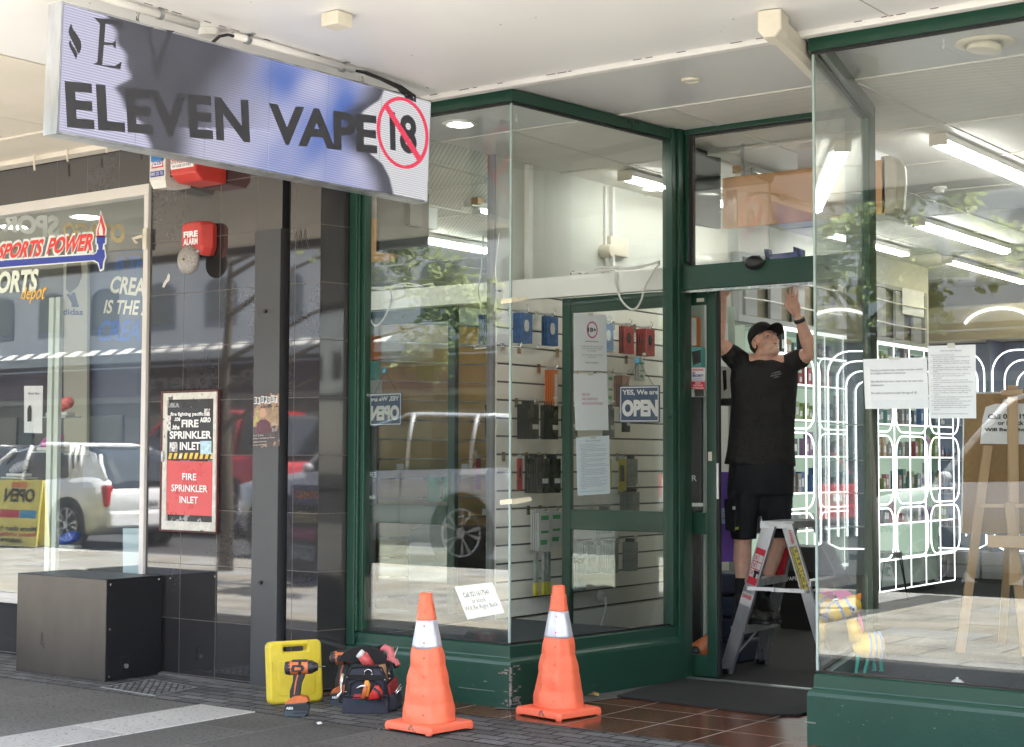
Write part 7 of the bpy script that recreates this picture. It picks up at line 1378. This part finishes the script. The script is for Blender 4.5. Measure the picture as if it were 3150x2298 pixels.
O('front_rail', channel(L1, T1a, .088, .03, Dn), LAL, t); O('rear_rail', channel(R1, T1b, .075, .025, Dn), LAL, t)
O('front_rail', channel(L2, T2a, .088, -.03, Dn), LAL, t); O('rear_rail', channel(R2, T2b, .075, -.025, Dn), LAL, t)
# treads between the front rails
for k in (.30,.62):
    a, b = L1.lerp(T1a,k), L2.lerp(T2a,k); s_ = Vector((.055,-.01,0)); O('tread', MB().rings([[p-s_*1.1+Vector((0,0,-.012)), p-s_*1.1+Vector((0,0,.012)), p+s_+Vector((0,0,.014)), p+s_+Vector((0,0,-.03)), p+s_*.9+Vector((0,0,-.03)), p+s_*.9+Vector((0,0,.0))] for p in (a+Dn*.004, b-Dn*.004)]), LAL, t)
    if k < .5: O('tread_brace', MB().tube([(a+b)/2+Vector((.03,0,-.02)), L1.lerp(T1a,.06)+Dn*.01], .008, 6).tube([(a*.35+b*.65)+Vector((.0,0,-.02)), L2.lerp(T2a,.03)-Dn*.03], .008, 6).tube([(a*.12+b*.88)+Vector((.03,0,-.02)), L2.lerp(T2a,.03)-Dn*.02], .008, 6), LAL, t)
a, b = R1.lerp(T1b,.62), R2.lerp(T2b,.62); O('rear_tread', MB().rings([[p+Vector((x,0,z)) for x, z in ((-.04,-.02),(-.04,.015),(.05,.015),(.05,-.02))] for p in (a+Dn*.004, b-Dn*.004)]), LAL, t)
# top platform
pa, pb, pc2, pd_ = on(2338,1612,T1a), on(2442,1618,T1b), on(2548,1604,T2b), on(2432,1598,T2a); top_z = (T1a.z+T1b.z+T2a.z+T2b.z)/4+.012
PT = [Vector((p.x, p.y, top_z)) for p in (pa, pb, pc2, pd_)]
O('top_platform', MB().slab(PT, (0,0,1), .012), LAL, t, bevel=.002); lipz = MB()
for i in (0,1,3): a, b = PT[i], PT[(i+1) % 4]; lipz.slab([a, b, b-Vector((0,0,.035)), a-Vector((0,0,.035))], Dn if i != 0 else Dn, .004)
O('platform_lip', lipz, LAL, t)
gv = MB()
for k in range(1,9): a, b = PT[0].lerp(PT[1],k/9), PT[3].lerp(PT[2],k/9); gv.tube([a+Vector((0,0,.0125)), b+Vector((0,0,.0125))], .0016, 4)
O('platform_ribs', gv, LAL, t)
# spreader bar and joints on the near side
s1, s2 = on(2297,1809,L1.lerp(T1a,.53)), on(2484,1819,R1.lerp(T1b,.53)); s1 -= Dn*.014; s2 -= Dn*.014; sm_ = s1.lerp(s2,.48)
O('spreader_bar', MB().rings([[p+Vector((0,0,z))+Dn*y for z, y in ((-.012,0),(.012,0),(.012,.004),(-.012,.004))] for p in (s1-Rv*.01, sm_+Rv*.05)]).rings([[p+Vector((0,0,z))-Dn*y for z, y in ((-.012,0.001),(.012,0.001),(.012,.005),(-.012,.005))] for p in (sm_-Rv*.02, s2+Rv*.01)]), LAL, t)
for p in (s1, s2, sm_): O('rivet', MB().cyl(p-Dn*.012, p+Dn*.012, .012, n=12), STEEL, t)
O('spreader_bar', MB().tube([L2.lerp(T2a,.53)-Dn*.034, R2.lerp(T2b,.53)-Dn*.034], .009, 6), LAL, t)
for p in (L1, R1, L2, R2): O('rubber_foot', MB().box(p.x-.035,p.x+.035,p.y-.022,p.y+.022,.015,.045), BLACKP, t, bevel=.004)
# stickers on rails
def onrail(a, b, k0, k1, w_, off, sgn=-1): 
    d = (b-a).normalized(); s_ = d.cross(Dn).normalized()*w_/2
    if s_.dot(Rv) < 0: s_ = -s_
    q_ = [a.lerp(b,k1)-s_, a.lerp(b,k1)+s_, a.lerp(b,k0)+s_, a.lerp(b,k0)-s_]; return [p-Dn*off for p in q_]
q_ = onrail(L1, T1a, .60, .84, .07, .0015); O('warning_label', MB().slab(q_, -Dn, .0006), PACKS['white'], t, label='white and red warning pictogram label')
mb = MB(); 
for r_ in ((0,1,0,.17),(0,1,.80,1),(.0,.05,.17,.8),(.95,1,.17,.8),(.47,.52,.17,.8),(0,1,.36,.385),(0,1,.56,.585)): mb.poly([p-Dn*.0012 for p in sub(q_,*r_)])
for cu, ct in ((.25,.27),(.25,.47),(.25,.68)):
    for sg in (-1,1): mb.poly([p-Dn*.0014 for p in (sub(q_,cu-.14,1,ct-.05*sg,1)[0], sub(q_,cu-.10,1,ct-.065*sg,1)[0], sub(q_,cu+.14,1,ct+.05*sg,1)[0], sub(q_,cu+.10,1,ct+.065*sg,1)[0])])
O('label_print', mb, mat('label_red', (.60,.03,.05), .5), t)
O('label_print', MB().poly([p-Dn*.002 for p in sub(q_,.42,.98,.60,.68)]).poly([p-Dn*.002 for p in sub(q_,.5,.75,.62,.80)]), INK, t)
q_ = onrail(R1, T1b, .57, .86, .055, .0015); O('brand_label', MB().slab(q_, -Dn, .0006), mat('worn_yellow_label', (.22,.20,.12), .5, var=.3, vs=60), t, label='worn yellow and grey lettered label')
mb = MB(); qr = [q_[1], q_[2], q_[3], q_[0]]; text(mb, 'ULLRICH', *[p-Dn*.0012 for p in sub(qr,.03,.97,.06,.56)], bold=.05); text(mb, 'PROFESSIONAL ALUMINIUM', *[p-Dn*.0012 for p in sub(qr,.03,.97,.66,.88)], bold=.02); O('lettering', mb, mat('ladder_yellow', (.68,.55,.06), .5), t)
q_ = onrail(L1, T1a, .46, .54, .085, .0015); O('danger_label', MB().slab(q_, -Dn, .0006), PACKS['white'], t); mb = MB(); text(mb,'DANGER',*[p-Dn*.0012 for p in sub(q_,.1,.9,.12,.45)],bold=.03); O('lettering', mb, REDI, t)
q_ = onrail(R1, T1b, .87, .97, .05, .0015); O('danger_label', MB().slab(q_, -Dn, .0006), PACKS['white'], t); qr = [q_[1], q_[2], q_[3], q_[0]]; mb = MB(); text(mb,'DANGER',*[p-Dn*.0012 for p in sub(qr,.05,.95,.1,.45)],bold=.03); O('lettering', mb, REDI, t)
q_ = [p-Dn*.032 for p in onrail(L2, T2a, .60, .82, .06, 0)]; O('rear_label', MB().slab(q_, -Dn, .0006), mat('label_red', (.60,.03,.05), .5), t)
# ================================================================ MAN ON THE LADDER
HD = (Vector((-5.09, 9.72, 0))-Vector((0,0,0))).dot(Vector((fw.x, fw.y, 0)))/math.sqrt(fw.x**2+fw.y**2)
base_d = 10.70/ (1) ; foot = L1.lerp(T1a,.30).lerp(L2.lerp(T2a,.30),.5)
DEP = (foot-CAM).dot(fw)+.03; S = DEP/FPX
J = lambda px, py, dd=0.0: PD(px, py, DEP)+Fv*dd          # photograph pixel at the man's own distance, moved dd metres away from the street
SKIN = mat('skin', (.76,.455,.345), .5, var=.13, vs=18, bump=.08, bs=120); SKIN.node_tree.nodes['Principled BSDF'].inputs['Subsurface Weight'].default_value = .12; SKIN.node_tree.nodes['Principled BSDF'].inputs['Subsurface Radius'].default_value = (.03,.01,.006)
TEE = mat('black_cotton', (.016,.016,.017), .8, var=.15, vs=8, bump=1.0, bs=7); [setattr(n_.inputs['Distance'],'default_value',.05) for n_ in TEE.node_tree.nodes if n_.type == 'BUMP']; SHO = mat('black_work_shorts', (.009,.010,.014), .85, var=.15, vs=10, bump=.3, bs=150)
BOOT = mat('dark_boot_leather', (.020,.018,.017), .6, var=.3, vs=30, bump=.2); CAPM = mat('black_cap_cloth', (.011,.012,.012), .85, bump=.2, bs=200)
man = thing('person', 'man in black cap, t-shirt and shorts on the ladder with both arms raised', 'person', foot)
bod = MB()
# --- head, turned to the picture's right and tipped up
hc = J(2352, 1052, 0.0); hf = (Rv*.46-Fv*.80+Uv*.44).normalized()      # facing direction
hx = hf.cross(Uv).normalized()*-1; hr = Uv.cross(hf).normalized(); hu = hf.cross(hr).normalized() 
if hu.z < 0: hu = -hu
hr = hf.cross(hu).normalized()                                     # towards his left or right ear
hr_ = hr if hr.dot(Rv) > 0 else -hr                                # points to picture right
H = lambda f_, r_, u_: hc+hf*f_+hr_*r_+hu*u_
bod.ell(H(-.012,0,.035), .078, .098, .098, X=hr_, Y=hf, Z=hu)       # skull
bod.ell(H(.018,0,-.035), .066, .078, .088, X=hr_, Y=hf, Z=hu)       # face
bod.ell(H(.055,0,-.098), .040, .036, .030, X=hr_, Y=hf, Z=hu)       # chin
bod.cap(H(-.01,.056,-.075), H(.045,.030,-.100), .024, .022).cap(H(-.01,-.056,-.075), H(.045,-.030,-.100), .024, .022)   # jaw
bod.cap(H(.073,.040,.020), H(.080,-.040,.020), .015)               # brow
bod.cap(H(.088,0,.010), H(.112,0,-.030), .009, .015).ell(H(.100,.012,-.034), .010,.012,.009, X=hr_, Y=hf, Z=hu).ell(H(.100,-.012,-.034), .010,.012,.009, X=hr_, Y=hf, Z=hu)
bod.ell(H(.060,.040,-.028), .024,.028,.022, X=hr_, Y=hf, Z=hu).ell(H(.060,-.040,-.028), .024,.028,.022, X=hr_, Y=hf, Z=hu)   # cheeks
bod.ell(H(.080,0,-.066), .027,.016,.014, X=hr_, Y=hf, Z=hu)
for s_ in (-1,1): bod.ell(H(-.015,s_*.084,-.012), .010,.020,.034, X=hr_, Y=hf, Z=hu).ell(H(-.012,s_*.086,-.034), .008,.012,.014, X=hr_, Y=hf, Z=hu)
# --- neck and trunk core
nb = J(2348, 1140, .02); bod.cap(nb, H(-.025,0,-.06), .072, .062, n=18)
# --- arms
def limb(pts): 
    for (a, ra), (b, rb) in zip(pts, pts[1:]): bod.cap(a, b, ra, rb)
shL, elL, wrL = J(2436,1118,.0), J(2486,1088,-.13), J(2440,985,-.20)
limb([(shL,.058),(shL.lerp(elL,.5),.056),(elL,.046)]); limb([(elL,.047),(elL.lerp(wrL,.30),.050),(elL.lerp(wrL,.7),.038),(wrL,.030)])
shR, elR, wrR = J(2272,1112,.0), J(2205,1050,-.04), J(2217,925,-.10)
limb([(shR,.058),(shR.lerp(elR,.5),.055),(elR,.047)]); limb([(elR,.047),(elR.lerp(wrR,.3),.046),(wrR,.030)])
# --- hands: palm, four fingers, thumb
def hand(wr, kn, toward, side, lens, thumb):
    """wr wrist, kn middle knuckle; toward = finger direction; side = direction from little finger to index"""
    up_ = (kn-wr).normalized(); s_ = (side-up_*side.dot(up_)).normalized(); pn = up_.cross(s_).normalized()
    if pn.dot(Fv) > 0: pn = -pn      # palm faces the street
    for k in range(5): 
        o = (k-2)*.0155; bod.cap(wr+up_*.012+s_*o*.62, kn+s_*o, .013, .0125, n=10)
    bod.ell(wr.lerp(kn,.5)+pn*.004, .040,.016,.048, X=s_, Y=pn, Z=up_)
    for k, L_ in enumerate(lens):
        o = (1.5-k)*.0228; b0 = kn+s_*o+up_*(-.004*abs(k-1.2)); d = (toward+s_*(.06*(1.5-k))).normalized(); b1 = b0+d*L_*.45; b2 = b1+(d+pn*.12-.0*s_).normalized()*L_*.32; b3 = b2+(d+pn*.25).normalized()*L_*.23
        bod.cap(b0,b1,.0094,.0088,n=9).cap(b1,b2,.0088,.0082,n=9).cap(b2,b3,.0082,.0072,n=9)
    t0 = wr+up_*.022+s_*.028+pn*.006; bod.cap(wr+up_*.01+s_*.015, t0, .018, .017, n=10).cap(t0, t0+thumb*.040, .016, .0125, n=10).cap(t0+thumb*.040, t0+thumb*.040+(thumb*.8+up_*.55).normalized()*.034, .0125, .009, n=10)
knL = J(2416, 921, -.20); knL = wrL+(knL-wrL).normalized()*.125
hand(wrL+(knL-wrL)*.22, knL, (J(2420,850,-.20)-J(2422,925,-.20)).normalized(), -Rv, (.070,.082,.078,.062), (-Rv*.80+Uv*.75-Fv*.15).normalized())
knR = wrR+(J(2222,870,-.10)-wrR).normalized()*.11; hand(wrR+(knR-wrR)*.2, knR, Uv, Rv, (.07,.08,.075,.06), (Rv*.6+Uv*.7).normalized())
# --- legs below the shorts
hipL, hipR = J(2388,1480,.03), J(2300,1480,.03)
ankR, ankL = foot+Rv*-.03+Fv*-.045+Uv*.115, foot+Rv*.055+Fv*.08+Uv*.13
knR_, knL_ = J(2286,1668,.01), J(2398,1668,.07)
ankR = J(2281,1838,-.02); ankL = J(2352,1832,.10)
limb([(hipR,.085),(knR_,.060)]); limb([(knR_,.060),(knR_.lerp(ankR,.30)+Fv*.015,.062),(knR_.lerp(ankR,.62),.046),(ankR,.036)])
limb([(hipL,.085),(knL_,.060)]); limb([(knL_,.060),(knL_.lerp(ankL,.30)+Fv*.015,.060),(knL_.lerp(ankL,.62),.045),(ankL,.036)])
bod.ell(J(2345,1300,.02), .15,.10,.30, X=Rv, Y=Fv, Z=Uv).ell(J(2345,1450,.03), .15,.10,.12, X=Rv, Y=Fv, Z=Uv).cap(shR, shL, .055).cap(nb, J(2346,1240,.02), .07, .12)
skin('body', bod, SKIN, man, voxel=.0046, it=3)
# --- face details
EYE = mat('eye_white', (.48,.43,.40), .3); IRIS = mat('eye_iris', (.06,.09,.13), .2); LIP = mat('lips', (.36,.13,.10), .5); BROW = mat('eyebrow_hair', (.22,.13,.08), .9)
for s_ in (-1,1):
    O('eyeball', MB().ell(H(.070,s_*.031,.000), .0125,.0125,.0075, X=hr_, Y=hf, Z=hu), EYE, man, smooth=True); O('iris', MB().ell(H(.0795,s_*.031+.002,.002), .0080,.0050,.0075, X=hr_, Y=hf, Z=hu), IRIS, man, smooth=True)
    O('eyebrow', MB().tube([H(.091,s_*.014,.019), H(.089,s_*.032,.026), H(.074,s_*.050,.022)], [.0035,.004,.002], 6), BROW, man, smooth=True)
    O('eyelid', MB().tube([H(.080,s_*.018,.004), H(.083,s_*.031,.0105), H(.073,s_*.046,.004)], .0028, 6), SKIN, man, smooth=True)
O('lips', MB().tube([H(.078,-.026,-.066), H(.093,-.010,-.062), H(.096,0,-.064), H(.093,.010,-.062), H(.078,.026,-.066)], [.002,.0042,.0042,.0042,.002], 6), LIP, man, smooth=True)
O('hair', MB().ell(H(-.045,0,.0), .082,.070,.062, X=hr_, Y=hf, Z=hu).box(0,0,0,0,0,0), mat('short_dark_hair', (.03,.022,.018), .9, bump=.5, bs=300), man, smooth=True)
# --- cap with a curved peak
cu = (hu*.96-hf*.10).normalized(); cap_ = MB(); rg = []
cf = (hf-cu*hf.dot(cu)).normalized(); cr = cu.cross(cf)
cc = H(-.012,0,.045)
for k in range(9): a = k/8*math.pi/2; rg.append([cc+cu*(.098*math.sin(a)*1.0)+(cr*math.cos(g)*.088+cf*math.sin(g)*.106)*max(.02, math.cos(a)**.8) for g in [2*math.pi*j/28 for j in range(28)]])
rg.insert(0, [p-cu*.035*(.35+.65*max(0, -math.sin(g))) for p, g in zip(rg[0], [2*math.pi*j/28 for j in range(28)])])
cap_.rings(rg); pk = []
for k in range(7):
    t_ = k/6; pk.append([cc+cf*((.098+.092*t_)*(.35+.65*math.cos(g)))+cr*(math.sin(g)*(.088+.006*t_))-cu*(.004+.030*abs(math.sin(g))**2+.010*t_)+cu*.028*t_*0 for g in [R_(-66+11*j) for j in range(13)]])
pb_ = MB(); n_ = 13
vt = [p for r in pk for p in r]; m_0 = len(vt); vt += [p-cu*.005 for p in vt]
fc = [(i*n_+k, i*n_+k+1, (i+1)*n_+k+1, (i+1)*n_+k) for i in range(6) for k in range(n_-1)]; fc += [tuple(m_0+q2 for q2 in reversed(f)) for f in fc[:]]
ed = [k for k in range(n_)]+[i*n_+n_-1 for i in range(1,7)]+[6*n_+k for k in range(n_-2,-1,-1)]+[i*n_ for i in range(5,0,-1)]
fc += [(ed[k], ed[(k+1) % len(ed)], ed[(k+1) % len(ed)]+m_0, ed[k]+m_0) for k in range(len(ed))]
pb_.add(vt, fc); cpo = O('cap', cap_, CAPM, man, smooth=True); O('cap_peak', pb_, CAPM, cpo, smooth=True); O('cap_button', MB().ell(cc+cu*.099, .008,.008,.006), CAPM, cpo, smooth=True)
# --- t-shirt
def oval(px0, px1, py, dd=0.0, dep=.13, n=28, tilt=0.0, seed=0):
    a, b = J(px0, py, dd), J(px1, py, dd); c = (a+b)/2; w_ = (b-a).length/2
    return [c+Rv*(w_*math.copysign(abs(math.cos(g))**.85, math.cos(g)))+Fv*(dep*math.sin(g))+Uv*(tilt*math.cos(g)+.004*math.sin(5*g+seed)) for g in [2*math.pi*k/n for k in range(n)]]
tee = MB(); tee.rings([oval(2228,2450,1432,.02,.125,tilt=-.008,seed=1), oval(2238,2446,1380,.02,.13,seed=2), oval(2246,2446,1300,.02,.135), oval(2250,2450,1230,.01,.14), oval(2246,2456,1170,.01,.14), oval(2250,2456,1135,.015,.12), oval(2285,2415,1116,.02,.10), oval(2308,2392,1108,.02,.080)])
tee.cap(J(2306,1124,.035), J(2280,1112,.03), .036, .045).cap(J(2387,1123,.03), J(2424,1116,.03), .036, .045)
def sleeve(a, b, r0, r1, c0): tee.cap(a, b, r0, r1, n=18)
sleeve(shL+Rv*-.02, shL.lerp(elL,.40), .070, .070, 0); sleeve(shR+Rv*.02, shR.lerp(elR,.34), .070, .072, 0)
tee.cap(J(2304,1134,.02), J(2262,1106,.01), .052, .068).cap(J(2394,1134,.02), J(2438,1114,.01), .052, .064)
te = skin('t_shirt', tee, TEE, man, voxel=.008, it=5)
O('neck_rib', MB().tube([J(2350,1112,.02)+Rv*(.090*math.cos(g))+Fv*(.078*math.sin(g))+Uv*(.026*math.sin(g)) for g in [2*math.pi*k/24 for k in range(25)]], .0075, 6), TEE, te, smooth=True)
mb = MB(); lq = [J(2358,1150,-.16), J(2394,1142,-.16), J(2396,1158,-.16), J(2362,1168,-.16)]; lq = [J(a,b,-.138) for a, b in ((2359,1152),(2393,1143),(2394,1161),(2362,1169))]
text(mb,'ALUMINIUM\nMAINTENANCE\nOTAGO',*lq,bold=.01,align='CENTER'); O('lettering', mb, mat('faded_white_print', (.35,.35,.35), .8), te)
# shallow cloth folds
fo = MB()
# --- shorts
sh_ = MB(); sh_.rings([oval(2246,2444,1418,.02,.125), oval(2240,2444,1480,.025,.135), oval(2238,2444,1520,.03,.13)])
def leg(rows):
    rg2 = []
    for x0, x1, y_, dd, dep in rows: rg2.append(oval(x0, x1, y_, dd, dep, seed=y_))
    sh_.rings(rg2)
leg([(2240,2345,1515,.02,.11),(2238,2336,1560,.015,.105),(2244,2330,1610,.01,.095),(2249,2327,1658,.005,.088)])
leg([(2340,2444,1515,.05,.11),(2344,2440,1560,.055,.105),(2350,2438,1610,.06,.095),(2356,2436,1655,.065,.088)])
sh_.cap(J(2342,1515,.03), J(2342,1562,.03), .075, .06)
sho = skin('shorts', sh_, SHO, man, voxel=.008, it=4)
O('cargo_pocket', MB().slab([J(2234,1535,-.02), J(2262,1532,-.11), J(2258,1635,-.10), J(2238,1630,-.02)], -Rv, .02), SHO, sho, bevel=.006)
O('pocket_tab', MB().slab([J(2247,1556,-.10), J(2254,1556,-.12), J(2254,1566,-.12), J(2247,1566,-.10)], -Fv, .004), PACKS['white'], sho); O('pocket_tag', MB().slab([J(2254,1620,-.115), J(2264,1618,-.12), J(2264,1626,-.12), J(2254,1628,-.115)], -Fv, .003), mat('yellow_tag', (.35,.33,.05), .7), sho)
# --- socks and boots
SOCK = mat('black_sock', (.012,.012,.014), .9, bump=.3, bs=200)
for nm, kn_, an, toe_px, td in (('right', knR_, ankR, (2330,1908), -.10), ('left', knL_, ankL, (2362,1893), .02)):
    top_ = kn_.lerp(an, .70); so2 = MB(); so2.cap(top_, an+Uv*-.02, .050, .046, n=16); O('sock', so2, SOCK, man, smooth=True)
    sole = foot.z+.016; tc = J(toe_px[0], toe_px[1], td); he = an+Fv*.03-Rv*.02; he.z = sole+.05; tc.z = sole+.042; d = (tc-he); d.z = 0; d.normalize(); s_ = d.cross(Uv).normalized(); Ln = .27; bt = MB()
    bt.cap(an+Uv*.005, Vector((an.x,an.y,sole+.06)), .052, .050, n=16).cap(Vector((he.x,he.y,sole+.045)), Vector((he.x,he.y,sole+.045))+d*(Ln*.55), .043, .046, n=16).cap(Vector((he.x,he.y,sole+.040))+d*(Ln*.5), Vector((he.x,he.y,sole+.040))+d*(Ln*.74), .047, .042, n=16).cap(an-Uv*.03, Vector((he.x,he.y,sole+.06))+d*(Ln*.48), .045, .036, n=16)
    bo = skin('boot', bt, BOOT, man, voxel=.007, it=3); c0 = Vector((he.x,he.y,sole))-d*.042
    O('sole', MB().rings([[c0+d*u*(Ln+.02)+s_*v+Uv*z for u, v in ((.0,-.022),(.03,-.036),(.3,-.038),(.62,-.050),(.88,-.045),(1.0,-.020),(1.0,.020),(.88,.045),(.62,.050),(.3,.038),(.03,.036),(.0,.022))] for z in (0,.020)]), BLACKP, bo, bevel=.004)
    lc = MB()
    for k in range(4): a = Vector((he.x,he.y,sole+.085+.016*(3-k)*.8))+d*(.055+.026*k); lc.tube([a-s_*.028, a+Uv*.008, a+s_*.028], .0028, 5)
    O('laces', lc, mat('lace_grey', (.10,.10,.10), .8), bo)
# --- wristband and ring
wd = (wrL-elL).normalized(); wc = elL.lerp(wrL,.93); a = wd.orthogonal().normalized(); b = wd.cross(a)
O('fitness_band', MB().rings([[wc+wd*o+(a*math.cos(g)+b*math.sin(g))*r for g in [2*math.pi*k/24 for k in range(24)]] for o, r in ((-.013,.036),(-.012,.0385),(.012,.0370),(.013,.0345))]), BLACKP, man, smooth=True)
up2 = (knL-wrL).normalized(); s2_ = (-Rv-up2*(-Rv).dot(up2)).normalized(); rp = knL+s2_*(-.5*.0205)+up2*.018; O('wedding_ring', MB().lathe([(.0108,-.0025),(.0120,-.0025),(.0120,.0025),(.0108,.0025)], rp, 18, A=up2), mat('gold_ring', (.75,.68,.5), .2, metal=1.0), man, smooth=True)
